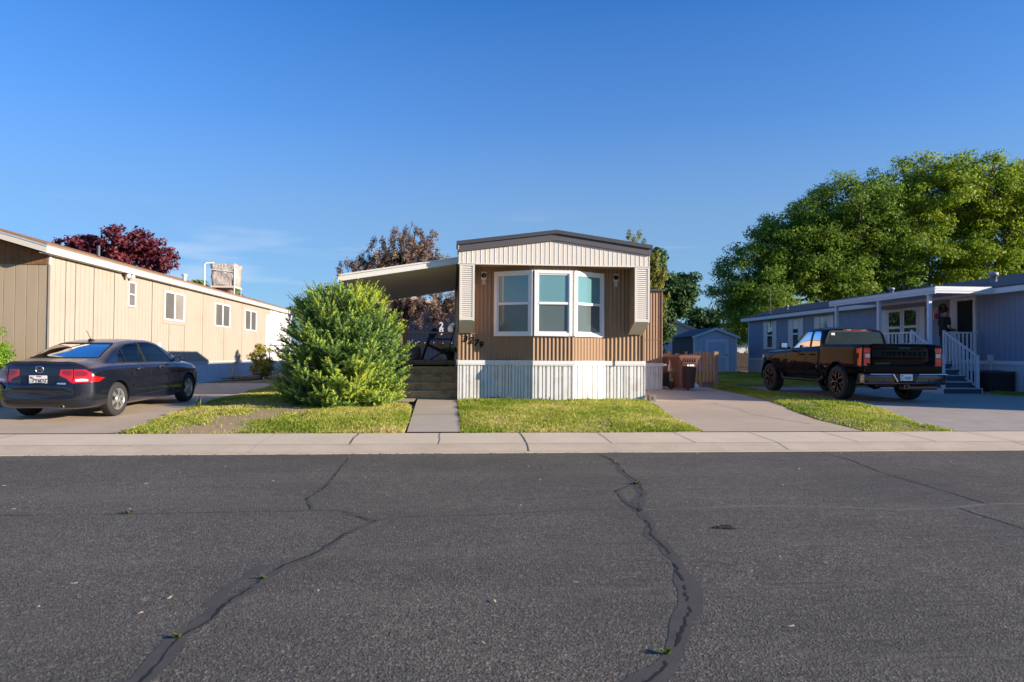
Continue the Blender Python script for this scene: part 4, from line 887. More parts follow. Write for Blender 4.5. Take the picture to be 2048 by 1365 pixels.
# wall decoration with a flag, air conditioner
fl = thing('flag_wreath', 'small stars and stripes flag and wreath hung beside the open door', 'decoration', (BX - .05, 22.3, 2.95))
b = MB(); m_fr, m_fw, m_fb = M('flag_red', (.45, .05, .05), .8), M('flag_white', (.6, .58, .55), .8), M('flag_blue', (.04, .06, .2), .8)
for i in range(7): b.add([(BX - .06, 22.55 - i * .05, 3.12), (BX - .06, 22.505 - i * .05, 3.12), (BX - .055, 22.47 - i * .05, 2.68), (BX - .055, 22.515 - i * .05, 2.68)], [(0, 1, 2, 3)], m_fr if i % 2 == 0 else m_fw)
b.box(BX - .07, BX - .062, 22.21, 22.36, 2.70, 2.90, m_fb); b.build('flag', fl, fixn=False)
b = MB()
pts = [(BX - .06, 22.02 + .13 * math.cos(t), 3.06 + .13 * math.sin(t)) for t in np.linspace(0, 6.283, 17)]; b.tube(pts, .04, M('wreath_straw', (.075, .065, .045), .9, .6, 20, .8, 40), 7); b.build('wreath', fl)
ac = thing('air_conditioner', 'dark grey air conditioner unit against the pale skirting beside the porch steps', 'air conditioner', (16.25, 19.15, .30)); m_acm = M('dark_ac_louvres', (.022, .024, .028), .5)
b = MB(); b.box(15.85, 16.7, 18.95, 19.75, .36, .94, m_acm)
for i in range(16): b.box(15.87 + i * .052, 15.895 + i * .052, 18.935, 18.949, .40, .90, m_acm)
for i in range(15): b.box(15.835, 15.849, 18.98 + i * .052, 19.005 + i * .052, .40, .90, m_acm)
b.build('body', ac)
b = MB(); b.box(15.83, 16.72, 18.93, 19.77, .94, .97, M('ac_top', (.06, .065, .07), .5)); b.lathe([(.0, .02), (.3, .02), (.32, .0)], m_acm, 18, (16.27, 19.35, .97)); b.build('top_grille', ac)
b = MB(); b.box(15.78, 16.75, 18.88, 19.82, .28, .355, m_path); b.build('pad', ac)

# ================================================================== sheds, fences and houses beyond
sh = thing('garden_shed', 'blue grey garden shed with white trim door standing on the back lawn', 'shed', (14.25, 36, gz(36)))
g0 = gz(36) - .02; SX0, SX1, SY0, SY1 = 13.02, 15.46, 36, 39.6; PZ = 2.88; EZs = 2.42
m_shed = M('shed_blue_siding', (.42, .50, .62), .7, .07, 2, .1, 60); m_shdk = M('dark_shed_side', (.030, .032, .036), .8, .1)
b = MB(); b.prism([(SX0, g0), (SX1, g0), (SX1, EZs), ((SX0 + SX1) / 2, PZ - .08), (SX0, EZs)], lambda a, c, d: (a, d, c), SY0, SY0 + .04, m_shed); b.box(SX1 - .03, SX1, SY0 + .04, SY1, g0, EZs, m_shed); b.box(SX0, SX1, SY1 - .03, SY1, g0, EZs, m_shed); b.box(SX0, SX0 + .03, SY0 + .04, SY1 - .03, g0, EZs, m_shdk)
for i in range(11): b.box(SX0 + .1 + i * .22, SX0 + .108 + i * .22, SY0 - .002, SY0, g0, EZs, m_shdk)
b.build('wall', sh)
b = MB(); mid = (SX0 + SX1) / 2
for x0, z0, x1, z1 in ((SX0 - .12, EZs - .02, mid, PZ), (mid, PZ, SX1 + .12, EZs - .02)): b.prism([(x0, z0), (x1, z1), (x1, z1 + .05), (x0, z0 + .05)], lambda a, c, d: (a, d, c), SY0 - .14, SY1 + .1, m_bshing)
b.build('roof', sh)
b = MB(); 
for x0, z0, x1, z1 in ((SX0 - .12, EZs - .02, mid, PZ), (mid, PZ, SX1 + .12, EZs - .02)): b.prism([(x0, z0 - .09), (x1, z1 - .09), (x1, z1 + .03), (x0, z0 + .03)], lambda a, c, d: (a, d, c), SY0 - .17, SY0 - .142, m_wtrim)
for x in (SX0, SX1 - .1): b.box(x, x + .1, SY0 - .03, SY0 - .004, g0, EZs, m_wtrim)
b.build('trim', sh)
b = MB(); n_ = (0, -1, 0); ring(b, (13.68, SY0, 0), (1, 0, 0), n_, 0, 1.30, g0 + .02, 2.28, .16, .004, .03, m_wtrim); b.box(13.84, 14.82, SY0 - .02, SY0 - .004, g0 + .1, 2.12, m_shed); b.box(13.84, 14.82, SY0 - .03, SY0 - .02, 1.28, 1.38, m_wtrim)
sd_ = b.build('door', sh); b = MB(); b.box(14.80, 14.93, SY0 - .06, SY0 - .03, 1.40, 1.45, m_acm); b.build('door_handle', sd_)
def simple_house(name, label, x0, x1, y0, y1, ze, zp_, wallm, roofm, trimm, cat='house', wins=(), ov=.25):
    t = thing(name, label, cat, ((x0 + x1) / 2, y0, gz(y0))); g = gz(y0) - .03; mid = (x0 + x1) / 2
    b = MB(); b.prism([(x0, g), (x1, g), (x1, ze), (mid, zp_ - .05), (x0, ze)], lambda a, c, d: (a, d, c), y0, y1, wallm); b.build('wall', t)
    b = MB()
    k = (zp_ - ze) / (mid - x0)
    for s_ in (-1, 1): b.prism([(mid + s_ * (mid - x0 + ov), ze - ov * k), (mid, zp_), (mid, zp_ + .08), (mid + s_ * (mid - x0 + ov), ze - ov * k + .08)], lambda a, c, d: (a, d, c), y0 - ov, y1 + ov, roofm)
    b.build('roof', t)
    b = MB()
    for s_ in (-1, 1): b.prism([(mid + s_ * (mid - x0 + ov), ze - ov * k - .12), (mid, zp_ - .12), (mid, zp_ + .09), (mid + s_ * (mid - x0 + ov), ze - ov * k + .09)], lambda a, c, d: (a, d, c), y0 - ov - .04, y0 - ov - .005, trimm)
    b.build('trim', t)
    for x, z, w_, h in wins:
        b = MB(); ring(b, (x, y0, 0), (1, 0, 0), (0, -1, 0), 0, w_, z, z + h, .07, 0, .04, trimm); f_ = b.build('window', t); b = MB(); b.box(x + .07, x + w_ - .07, y0 - .02, y0 - .005, z + .07, z + h - .07, m_glass_dark); b.build('pane', f_)
    return t
m_pale = M('pale_blue_siding', (.46, .52, .58), .7, .06, 1.5)
simple_house('gable_house', 'pale blue gabled building behind the garden shed', 12.9, 20, 52, 60, 3.0, 4.4, m_pale, m_bshing, M('grey_trim', (.40, .42, .45), .6))
simple_house('white_house', 'pale building seen between the shed and the blue home', 21.5, 30, 58, 66, 3.2, 4.4, M('off_white_siding', (.50, .54, .58), .7), m_bshing, m_wtrim)
m_navy = M('navy_siding', (.012, .019, .048), .9, .1, 1.5, spec=.15)
nav = simple_house('navy_house', 'dark navy house behind the porch with pale roof trim', -9.0, 3.6, 42, 52, 3.6, 4.85, m_navy, m_bshing, M('pale_trim', (.50, .47, .42), .6), wins=((-4.2, 1.2, 1.5, 1.0),))
b = MB(); g = gz(42)
for i in range(46): b.box(-9.0 + i * .27, -8.985 + i * .27, 41.992, 42, .95, 3.55, m_crk)
b.box(-9.05, 3.65, 41.96, 41.995, g, .95, m_bskirt); b.build('skirting', nav)
m_dig = M('white_digit', (.6, .6, .58), .6)
for chx, zz in (('2', 3.10), ('9', 2.70)):
    b = MB(); b.add(*txt(chx, .57, frame_m((-.68, 41.97, zz), (1, 0, 0), (0, 0, 1)), .015, 0, .015), m_dig); b.build('number_digit', nav)
b = MB()
for i in range(9): b.box(-3.9 + i * .55, -3.86 + i * .55, 41.97, 42, 2.02 + .01 * (i % 3), 2.07 + .01 * (i % 3), m_dig)
b.build('snap_row', nav)
b = MB(); b.lathe([(0, .0), (.12, .01), (.25, .045), (.35, .09), (.36, .10), (.25, .06), (0, .02)], M('dish_grey', (.16, .17, .18), .6), 18, (0, 0, 0)); o = b.build('dish', None, world=False)
sdh = thing('satellite_dish', 'dim grey satellite dish on the navy house wall beside its number', 'satellite dish', (.0, 41.6, 2.9)); o.parent = sdh; o.rotation_euler = (R(80), 0, R(-12))
b = MB(); b.tube([(0, .05, 0), (0, .22, -.1), (0, .4, -.1)], .025, m_wire, 6); b.build('bracket', sdh, world=False)
m_pic1 = M('picket_wood', (.40, .265, .145), .85, .35, 5, .3, 40, stretch=(5, 5, .6), dirt=((.16, .12, .09), 3, .6))
pk = thing('picket_fence', 'short weathered wooden picket fence on the grass behind the brown bins', 'fence', (8.8, 22.2, gz(22)))
A_, B_ = Vector((8.80, 22.2, 0)), Vector((7.45, 23.2, 0)); C_ = Vector((6.4, 23.4, 0))
b = MB(); z0 = gz(23)
b.box(8.73, 8.87, 22.13, 22.27, z0 - .02, z0 + 1.20, m_pic1); b.bar(B_ + Vector((0, 0, z0)), B_ + Vector((0, 0, z0 + 1.15)), .12, .12, m_pic1, (0, 1, 0)); b.build('post', pk)
b = MB()
for zz, hh in ((.22, .09), (.92, .09)): b.bar(A_ + Vector((0, .02, z0 + zz)), B_ + Vector((0, .02, z0 + zz)), .05, hh, m_pic1); b.bar(B_ + Vector((0, 0, z0 + zz)), C_ + Vector((0, 0, z0 + zz)), .05, hh, m_pic1)
b.build('rail', pk)
for t, w_ in ((.07, .085), (.14, .10), (.21, .09), (.285, .085), (.36, .09), (.47, .05), (.57, .10), (.76, .13), (.93, .11)):
    p = A_.lerp(B_, t); b = MB(); hh = 1.17 + random.uniform(-.05, .05); b.bar(p + Vector((-.05, 0, z0 + .12)), p + Vector((-.05, random.uniform(-.03, .03), z0 + hh)), w_, .022, m_pic1, (.6, .8, 0)); b.build('picket', pk)
for i in range(9):
    p = B_.lerp(C_, (i + .5) / 9); b = MB(); b.bar(p + Vector((0, -.05, z0 + .1)), p + Vector((0, -.05, z0 + 1.15 + random.uniform(-.04, .04))), .11, .022, m_pic1, (0, 1, 0)); b.build('picket', pk)
for i, (x, y, lab) in enumerate(((8.55, 22.3, 'broken reddish block under the right end of the picket fence'), (7.98, 24.6, 'reddish stone block in the grass under the middle of the picket fence'))):
    b = MB(); b.box(-.22, .22, -.1, .1, 0, .19, concrete('red_stone', (.24, .14, .11), (.30, .22, .18), 8)); o = b.build('stone_block', None, bevel=.02, world=False); o.location = (x, y, gz(y)); tag(o, lab, 'block')
b = MB(); b.add([(-.09, 0, .02), (.08, -.03, .03), (.10, .05, .10), (.0, .04, .16), (-.07, .06, .05)], [(0, 1, 2), (0, 2, 3), (0, 3, 4)], m_white); o = b.build('paper_scrap', None, world=False); o.location = (7.75, 21.2, gz(21) + .05); tag(o, 'crumpled white scrap lying in the grass by the bins', 'litter')
# wheeled bins
m_bin = M('brown_bin_plastic', (.085, .028, .017), .45, .12, 3, .1, 50); m_binl = M('brown_bin_lid', (.15, .050, .036), .5, .15, 3)
def make_bin():
    t = thing('wheeled_bin', '', 'bin')
    def taper(z): k = z / 1.0; return .235 + .065 * k, .27 + .09 * k
    b = MB(); lv = [.06, .5, .80, .801, 1.0]; ex = [0, 0, 0, .02, .02]; v = []
    for z, e_ in zip(lv, ex):
        hx, hy = taper(z); hx += e_; hy += e_; c = .06
        v += [(hx, -hy + c, z), (hx, hy - c, z), (hx - c, hy, z), (-hx + c, hy, z), (-hx, hy - c, z), (-hx, -hy + c, z), (-hx + c, -hy, z), (hx - c, -hy, z)]
    b.add(v, [(j * 8 + i, j * 8 + (i + 1) % 8, (j + 1) * 8 + (i + 1) % 8, (j + 1) * 8 + i) for j in range(4) for i in range(8)] + [tuple(range(7, -1, -1)), tuple(range(32, 40))], m_bin)
    b.box(-.08, .09, -.352, -.300, .08, .68, M('bin_recess', (.085, .025, .014), .5)); b.box(-.30, -.26, -.05, .05, .5, .55, m_bin)
    b.build('body', t, world=False)
    b = MB(); v = []
    for z, hx, y0, y1 in ((1.0, .345, -.42, .38), (1.05, .34, -.42, .38), (1.085, .29, -.33, .33)): v += [(-hx, y0, z), (hx, y0, z), (hx, y1, z), (-hx, y1, z)]
    b.add(v, [(0, 3, 2, 1), (8, 9, 10, 11)] + [(j * 4 + i, j * 4 + (i + 1) % 4, (j + 1) * 4 + (i + 1) % 4, (j + 1) * 4 + i) for j in range(2) for i in range(4)], m_binl)
    b.add([(-.33, -.41, 1.0), (.33, -.41, 1.0), (.22, -.39, .82), (-.22, -.39, .82)], [(0, 1, 2, 3)], m_binl)
    for i in range(6): b.box(-.2 + i * .075, -.18 + i * .075, -.42, -.40, .86, .98, m_bin)
    b.build('lid', t, world=False)
    for s_ in (-1, 1): b = MB(); b.lathe([(0, -.03), (.12, -.03), (.13, -.015), (.13, .015), (.12, .03), (0, .03)], m_dkin, 18, (s_ * .28, .30, .13), 'x'); b.build('wheel', t, world=False)
    b = MB(); b.tube([(-.22, .38, .93), (-.22, .45, .97), (.22, .45, .97), (.22, .38, .93)], .018, m_bin, 8); b.build('handle', t, world=False)
    b = MB(); b.box(-.06, .00, -.3485, -.340, .73, .79, m_wpaint); b.box(.02, .09, -.3485, -.340, .73, .79, m_wpaint); b.box(.095, .17, -.3485, -.340, .73, .79, m_wpaint); b.build('white_mark', t, world=False)
    return t
bn = make_bin(); bn.location = (7.10, 20.45, gz(20.4) + .012); bn.rotation_euler = (0, 0, R(6)); tag(bn, 'brown wheeled bin with sloped lid in front of the picket fence, the fully visible one', 'bin', 'brown wheeled bins')
b2_ = copy_tree(bn); b2_.location = (6.72, 21.6, gz(21.6) + .012); b2_.rotation_euler = (0, 0, R(-14)); b2_['label'] = 'brown wheeled bin half hidden between the siding and the nearer bin'
# dark board fence behind the grass
df = thing('board_fence', 'dark board fence in the gap between the shed and the blue home', 'fence', (17, 42, gz(42))); b = MB()
for i in range(40): b.box(14.9 + i * .15, 15.04 + i * .15, 42, 42.03, gz(42), 1.55 + .12 * random.random(), M('dark_fence_wood', (.05, .035, .025), .9, .4, 4) if i == 0 else bpy.data.materials['dark_fence_wood'])
b.build('boards', df)
b = MB(); b.box(14.9, 20.9, 41.95, 42, .7, .8, bpy.data.materials['dark_fence_wood']); b.build('rail', df)
# ================================================================== trees and shrubs
m_bark = M('grey_brown_bark', (.085, .062, .045), .9, .35, 5, .6, 30, stretch=(3, 3, .6))
m_lg = leafmat('fresh_green_leaves', [(0, (.075, .15, .012)), (.5, (.22, .32, .020)), (1, (.40, .45, .04))], .5)
m_ld = leafmat('deep_green_leaves', [(0, (.018, .055, .015)), (.6, (.045, .11, .025)), (1, (.13, .18, .04))], .3)
m_ly = leafmat('yellow_green_leaves', [(0, (.12, .15, .025)), (.6, (.25, .26, .05)), (1, (.42, .38, .11))], .4)
m_lr = leafmat('bronze_leaves', [(0, (.095, .060, .060)), (.45, (.21, .125, .105)), (.75, (.36, .26, .15)), (1, (.48, .44, .20))], .35)
m_lp = leafmat('purple_leaves', [(0, (.065, .012, .018)), (.5, (.165, .028, .042)), (1, (.32, .085, .085))], .35)
m_lb = leafmat('bush_leaves', [(0, (.12, .17, .03)), (.45, (.34, .31, .05)), (.8, (.55, .43, .07)), (1, (.50, .20, .08))], .4)
m_la = leafmat('bright_arborvitae', [(0, (.11, .24, .016)), (.6, (.24, .42, .03)), (1, (.42, .55, .07))], .4)
def leaf_quads(C, N, size, asp, g):
    n = len(C); N = N / (np.linalg.norm(N, axis=1)[:, None] + 1e-9)
    t = g.normal(size=(n, 3)); t -= (t * N).sum(1)[:, None] * N; t /= np.linalg.norm(t, axis=1)[:, None] + 1e-9; u = np.cross(N, t)
    s = (size * g.uniform(.6, 1.35, n))[:, None]
    return np.stack([C - t * s, C + u * s * asp + N * s * .15, C + t * s, C - u * s * asp + N * s * .15], 1).reshape(-1, 3)
def tree(name, label, base, blobs, nleaf, size, mat, trunk_r=.18, nlimb=10, clump=(.35, .8), nclump=160, seed=1, cat='tree', group=None, asp=.5, tb=0, fork=.3, upright=0, shell=.45):
    g = np.random.default_rng(seed); bx, by = base; bz = gz(by) - .05; t_ = thing(name, label, cat, (bx, by, bz), group=group)
    wts = np.array([b[3] * b[4] * b[5] for b in blobs]) ** .8; wts /= wts.sum(); CC = []; CS = []; CD = []
    for b, w_ in zip(blobs, wts):
        k = max(4, int(nclump * w_)); d = g.normal(size=(k, 3)); d /= np.linalg.norm(d, axis=1)[:, None]
        r_ = g.uniform(0, 1, k) ** shell; r_ = np.where(g.uniform(size=k) < .12, r_ * 1.1, r_)
        CC.append(np.array(b[:3]) + d * r_[:, None] * np.array(b[3:6])); CS.append(g.uniform(*clump, k)); CD.append(d)
    CC, CS, CD = np.concatenate(CC), np.concatenate(CS), np.concatenate(CD)
    idx = g.choice(len(CC), nleaf, p=CS ** 2 / (CS ** 2).sum()); off = g.normal(size=(nleaf, 3)); off /= np.linalg.norm(off, axis=1)[:, None]
    off *= (g.uniform(0, 1, nleaf) ** .5)[:, None] * CS[idx][:, None]; off[:, 2] *= (.62 + upright)
    if upright: off[:, :2] *= .5
    P = CC[idx] + off; N = off / CS[idx][:, None] * 1.0 + CD[idx] * .5 + g.normal(size=(nleaf, 3)) * .75 + np.array([0, 0, .35])
    P[:, 2] = np.maximum(P[:, 2], bz + .12)
    V = leaf_quads(P, N, size, asp, g); ct = g.normal(0, .13, len(CC)); t = np.clip(.42 + tb + ct[idx] + g.normal(0, .16, nleaf), 0, 1)
    np_mesh('crown', V, np.arange(len(V)).reshape(-1, 4), mat, np.repeat(t, 4), t_, off=(bx, by, bz))
    b = MB(); top = CC[:, 2].mean(); fz = bz + (CC[:, 2].max() - bz) * fork
    jx = g.normal(0, .15)
    b.tube([(bx, by, bz - .1), (bx + .03, by, bz + .25), (bx + jx * .6, by + .05, (bz + fz) / 2), (bx + jx, by, fz)], [trunk_r * 1.35, trunk_r, trunk_r * .85, trunk_r * .75], m_bark, 9)
    for i in g.choice(len(CC), min(nlimb, len(CC)), replace=False):
        e = CC[i]; s = np.array([bx + jx, by, fz - g.uniform(0, .35) * (fz - bz)]); m1 = s + (e - s) * .35 + np.array([g.normal(0, .25), g.normal(0, .25), .35 * trunk_r / .18]); m2 = s + (e - s) * .7 + g.normal(0, .22, 3)
        b.tube([s, m1, m2, e], [trunk_r * .42, trunk_r * .28, trunk_r * .15, trunk_r * .05], m_bark, 6, False)
        for q in range(3):
            f = CC[g.choice(len(CC))]
            if np.linalg.norm(f - m2) < 3.2 * max(.6, trunk_r * 3): b.tube([m2, (m2 + f) / 2 + g.normal(0, .12, 3), f], [trunk_r * .14, trunk_r * .09, trunk_r * .03], m_bark, 5, False)
    b.build('trunk', t_, fixn=False); return t_
m_lg2 = leafmat('shade_tinted_green_leaves', [(0, (.065, .135, .014)), (.5, (.16, .265, .024)), (1, (.35, .42, .05))], .5)  # deeper leaf tone puts the shaded left side of the crown into colour
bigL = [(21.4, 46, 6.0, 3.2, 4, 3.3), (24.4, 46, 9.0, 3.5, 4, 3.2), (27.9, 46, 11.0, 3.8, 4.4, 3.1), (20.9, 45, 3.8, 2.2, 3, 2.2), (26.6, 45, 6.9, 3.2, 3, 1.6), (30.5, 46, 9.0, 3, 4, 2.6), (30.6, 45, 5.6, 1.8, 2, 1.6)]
bigR = [(32.6, 45.6, 12.5, 4.0, 4.5, 3.1), (36.5, 45.6, 12.8, 4.4, 4.5, 3.0), (40.8, 45.6, 12.2, 4.6, 4.5, 3.4), (45, 45.6, 9.5, 4.5, 4.5, 4.5), (33, 44.5, 7.6, 4.2, 3, 3), (38, 44.2, 7.6, 5, 3, 3.6), (42, 44, 5.6, 4, 3, 3.2)]
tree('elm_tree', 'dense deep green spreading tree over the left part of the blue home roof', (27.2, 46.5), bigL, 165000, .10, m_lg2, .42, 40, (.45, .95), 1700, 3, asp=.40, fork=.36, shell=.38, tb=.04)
tree('elm_tree', 'tallest yellow green tree rising behind the porch end of the blue home', (36.8, 46.5), bigR, 170000, .110, m_lg, .5, 36, (.45, .95), 1500, 4, asp=.42, fork=.36, shell=.32, tb=.08)
tree('maple_tree', 'dark green tree standing between the brown home and the shed', (10.6, 34.6), [(10.6, 34.5, 5.6, 1.1, 1.2, 1.5), (11.3, 34.5, 4.7, 1.3, 1.2, 1.1), (10.3, 34.3, 3.4, 1.2, 1.2, 1.3), (11.7, 34.4, 3.9, .9, 1, .8), (10.2, 34, 2.2, 1.0, 1, .8), (9.3, 34.5, 5.2, 1.0, 1, 1.4), (11.9, 34.5, 4.9, .8, .9, .8), (10.9, 34.2, 4.4, 1.3, 1, 1.2)], 26000, .085, m_ld, .17, 16, (.28, .6), 170, 5, asp=.6)
tree('poplar_tree', 'yellow green upright tree showing over the brown home roof', (8.4, 30.5), [(8.3, 30.5, 5.2, 1.5, .9, 1.1), (9.2, 30.4, 4.6, .7, .7, 1.2), (9.25, 30.3, 3.4, .6, .7, 1.1), (7.2, 30.4, 6.1, .28, .3, .75), (8.1, 30.4, 6.3, .3, .3, .85), (8.55, 30.4, 6.5, .25, .3, .85), (9.1, 30.4, 6.0, .3, .3, .8)], 9500, .06, m_ly, .12, 14, (.16, .34), 170, 6, asp=.5, tb=.05, upright=.5)
BS = [(-2.0, 28, 5.3, 1.7, 1.3, 1.2), (-1.4, 27.8, 5.7, 1.0, 1, 1.0), (-2.7, 27.8, 4.6, 1.7, 1.2, 1.1), (-3.8, 27.7, 4.5, 1.0, 1, .8), (-.8, 27.8, 4.6, 1.1, 1, .9), (-1.4, 27.7, 3.2, 1.9, 1.2, .75), (-4.6, 27.6, 3.7, .6, .6, .7), (-.2, 27.8, 3.4, .8, .8, .7)]
BS = [(x * 1.32, 37 + (y - 28), 1.365 + (z - 1.365) * 1.32, a * 1.3, b * 1.2, c * 1.3) for x, y, z, a, b, c in BS]
tree('bronze_tree', 'bronze leaved tree rising behind the patio awning', (-2.7, 37), BS, 36000, .058, m_lr, .17, 30, (.16, .40), 760, 7, asp=.5, tb=.05, upright=.35, shell=.6)
tree('plum_tree', 'purple leaved tree showing above the tan home roof', (-14.4, 31), [(-14.2, 31, 5.9, 1.5, 1.3, .85), (-15.4, 31, 5.7, 1.3, 1.2, .6), (-13.1, 30.9, 5.7, .9, 1, .6), (-12.8, 30.9, 5.3, .7, .8, .35), (-16.2, 31, 5.9, .8, .8, .4), (-14.2, 31, 5.0, 1.6, 1, .7)], 9500, .085, m_lp, .16, 14, (.2, .45), 150, 8, asp=.55, tb=.03)
bush = tree('shrub', 'round yellow and red leaved bush by the end of the white skirting', (-7.75, 28.6), [(-7.75, 28.6, 1.2, .46, .45, .52), (-7.7, 28.6, .85, .52, .5, .45)], 3600, .045, m_lb, .03, 9, (.1, .22), 60, 9, 'shrub', asp=.5, fork=.1)
arb = tree('arborvitae', 'bright green clipped evergreen at the left edge behind the sedan', (-9.8, 15.1), [(-9.72, 15.1, 1.3, .52, .5, .55), (-9.62, 15.1, .85, .58, .6, .6), (-10.4, 15.1, .9, .7, .6, .7)], 34000, .030, m_la, .07, 10, (.13, .24), 260, 10, 'shrub', asp=.35, fork=.2, shell=.6)
tree('shrub', 'low clipped green hedge behind the boot of the sedan at the left edge', (-9.3, 14.6), [(-9.3, 14.6, .55, .75, .4, .35)], 2800, .035, m_lg, .03, 6, (.08, .16), 60, 21, 'shrub', asp=.5, fork=.1)
tree('elm_tree', 'small light green treetop beyond the end of the tan home', (-9.4, 46), [(-9.6, 46, 4.6, .8, .8, .8), (-8.7, 46, 4.9, 1.0, .8, 1.0), (-10.3, 46, 4.0, .8, .7, .6)], 3200, .10, m_ly, .14, 9, (.25, .5), 60, 11, asp=.4, upright=.3, tb=-.15)
tree('elm_tree', 'green treetop peeking over the tan home roof by the wrapped cooler', (-17, 48), [(-17.6, 48, 5.4, 1.2, 1.2, .9), (-15.2, 48, 5.2, .8, 1, .8)], 3500, .12, m_lg, .2, 8, (.3, .6), 50, 12)
for i, (x, y, h, rr, lab, mt) in enumerate(((22.4, 62, 5.2, 2.6, 'dark leafy tree behind the garden shed roof', m_ld), (17.2, 70, 4.6, 2.2, 'yellow green bush tree above the pale gabled building', m_ly), (28.5, 60, 5.0, 3.0, 'dark tree low behind the left end of the blue home', m_ld), (13.5, 66, 5.0, 2.6, 'green tree beyond the pale gabled building to its left', m_lg), (-4.5, 62, 4.4, 3.0, 'far green tree behind the navy house', m_ld))):
    tree('elm_tree', lab, (x, y), [(x, y, h - 1.2, rr, rr * .8, 1.8), (x + rr * .4, y, h - .2, rr * .6, rr * .6, 1.1), (x - rr * .4, y, h - 1.8, rr * .8, rr * .6, 1.2)], 6500, .15, mt, .2, 10, (.4, .8), 70, 30 + i, group=None)
tree('shrub', 'small red leaved bush peeking over the shed roof', (19.2, 55.0), [(19.2, 55, 3.2, .8, .7, .7)], 1500, .1, leafmat('red_leaves', [(0, (.25, .03, .03)), (1, (.45, .12, .10))], .3), .06, 5, (.2, .4), 20, 41, 'shrub')

# spruce: whorled branches with brushes of needles, pale new tips
def spruce(x0, y0):
    g = np.random.default_rng(12); bz = gz(y0); t_ = thing('spruce_shrub', 'dense rounded blue green spruce shrub standing on the left lawn', 'shrub', (x0, y0, bz))
    H = 2.46; prof_h = [0, .12, .4, .8, 1.2, 1.55, 1.9, 2.2, 2.46]; prof_r = [1.02, 1.20, 1.31, 1.34, 1.30, 1.20, 1.02, .74, .28]
    stems = MB(); stems.tube([(x0, y0, bz - .05), (x0, y0, bz + 1.2), (x0, y0, bz + H - .15)], [.09, .06, .012], m_bark, 8)
    TW = []   # start, dir, length, tipness
    nb = 330
    for i in range(nb):
        hz = H * (i + .5) / nb * .97; hz = hz + g.normal(0, .05); az = i * 2.39996 + g.normal(0, .25); rad = np.interp(hz, prof_h, prof_r) * g.uniform(.84, 1.10)
        if -2.5 < ((az + math.pi) % (2 * math.pi) - math.pi) < -1.9 : rad *= .96
        rise = np.interp(hz, [0, .6, 1.6, 2.6], [.05, .12, .25, .7]); d = np.array([math.cos(az), math.sin(az), 0.]); s0 = np.array([x0, y0, bz + max(.08, hz - rise * rad * .75)])
        pts = [s0 + d * rad * t * (1 - .05 * t) + np.array([0, 0, rise * rad * (t * .75 + .25 * t * t) - .10 * rad * math.sin(math.pi * t)]) for t in np.linspace(0, 1, 7)]
        if i % 2 == 0: stems.tube(pts, [.016, .015, .013, .011, .009, .006, .004], m_bark, 4, False)
        nt = int(9 + rad * 13)
        for k in range(nt):
            t = 1 - (k / nt) ** 1.15 * .80; f = t * 6; j = min(int(f), 5); p = pts[j] + (pts[j + 1] - pts[j]) * (f - j); dr = pts[j + 1] - pts[j]; dr /= np.linalg.norm(dr)
            sd = np.cross(dr, [0, 0, 1]); sd /= np.linalg.norm(sd) + 1e-9; a = (1 if k % 2 else -1) * g.uniform(.35, 1.0); 
            if k == 0: a = 0
            dd = dr * math.cos(a) + sd * math.sin(a) + np.array([0, 0, g.normal(.22, .22)]) + g.normal(0, .12, 3); dd /= np.linalg.norm(dd)
            TW.append((p, dd, g.uniform(.18, .30) * (1.1 if k == 0 else .9), t))
    TW = TW; n = len(TW); P = np.array([t[0] for t in TW]); D = np.array([t[1] for t in TW]); L = np.array([t[2] for t in TW]); T = np.array([t[3] for t in TW])
    P[:, 2] = np.maximum(P[:, 2], bz + .05)
    m = 30; ii = np.repeat(np.arange(n), m); q = np.tile(np.linspace(.0, 1, m), n) + g.uniform(-.03, .03, n * m); ang = g.uniform(0, 6.283, n * m)
    a1 = np.cross(D, [0.3, .2, 1.]); a1 /= np.linalg.norm(a1, axis=1)[:, None]; a2 = np.cross(D, a1)
    rad = a1[ii] * np.cos(ang)[:, None] + a2[ii] * np.sin(ang)[:, None]
    B = P[ii] + D[ii] * (q * L[ii])[:, None]; ln = g.uniform(.029, .042, n * m) * (1 - .35 * q.clip(0, 1) ** 3)
    tip = B + rad * ln[:, None] + D[ii] * (ln * .75)[:, None]; sdv = np.cross(D[ii], rad) * .0065
    V = np.stack([B - sdv, B + sdv, tip + sdv * .55, tip - sdv * .55], 1).reshape(-1, 3)
    bt = g.normal(.14, .12, n); yel = np.clip(noise2(P[:, 0] * 2.2, P[:, 2] * 2.2, 1.6, 5) * .25, -.12, .25)
    tt = np.clip(.22 + .30 * (q.clip(0, 1)) ** 1.5 * (T[ii] > .72) + bt[ii] + yel[ii] + .10 * (T[ii] > .93) + g.normal(0, .05, n * m), 0, 1)
    m_sp = leafmat('spruce_needles', [(0, (.038, .10, .042)), (.25, (.095, .20, .062)), (.5, (.21, .33, .07)), (.78, (.40, .50, .075)), (1, (.56, .58, .06))], .22, .6, .12)
    np_mesh('foliage', V, np.arange(len(V)).reshape(-1, 4), m_sp, np.repeat(tt, 4), t_, off=(x0, y0, bz))
    stems.build('trunk', t_, fixn=False)
spruce(-2.27, 14.55)
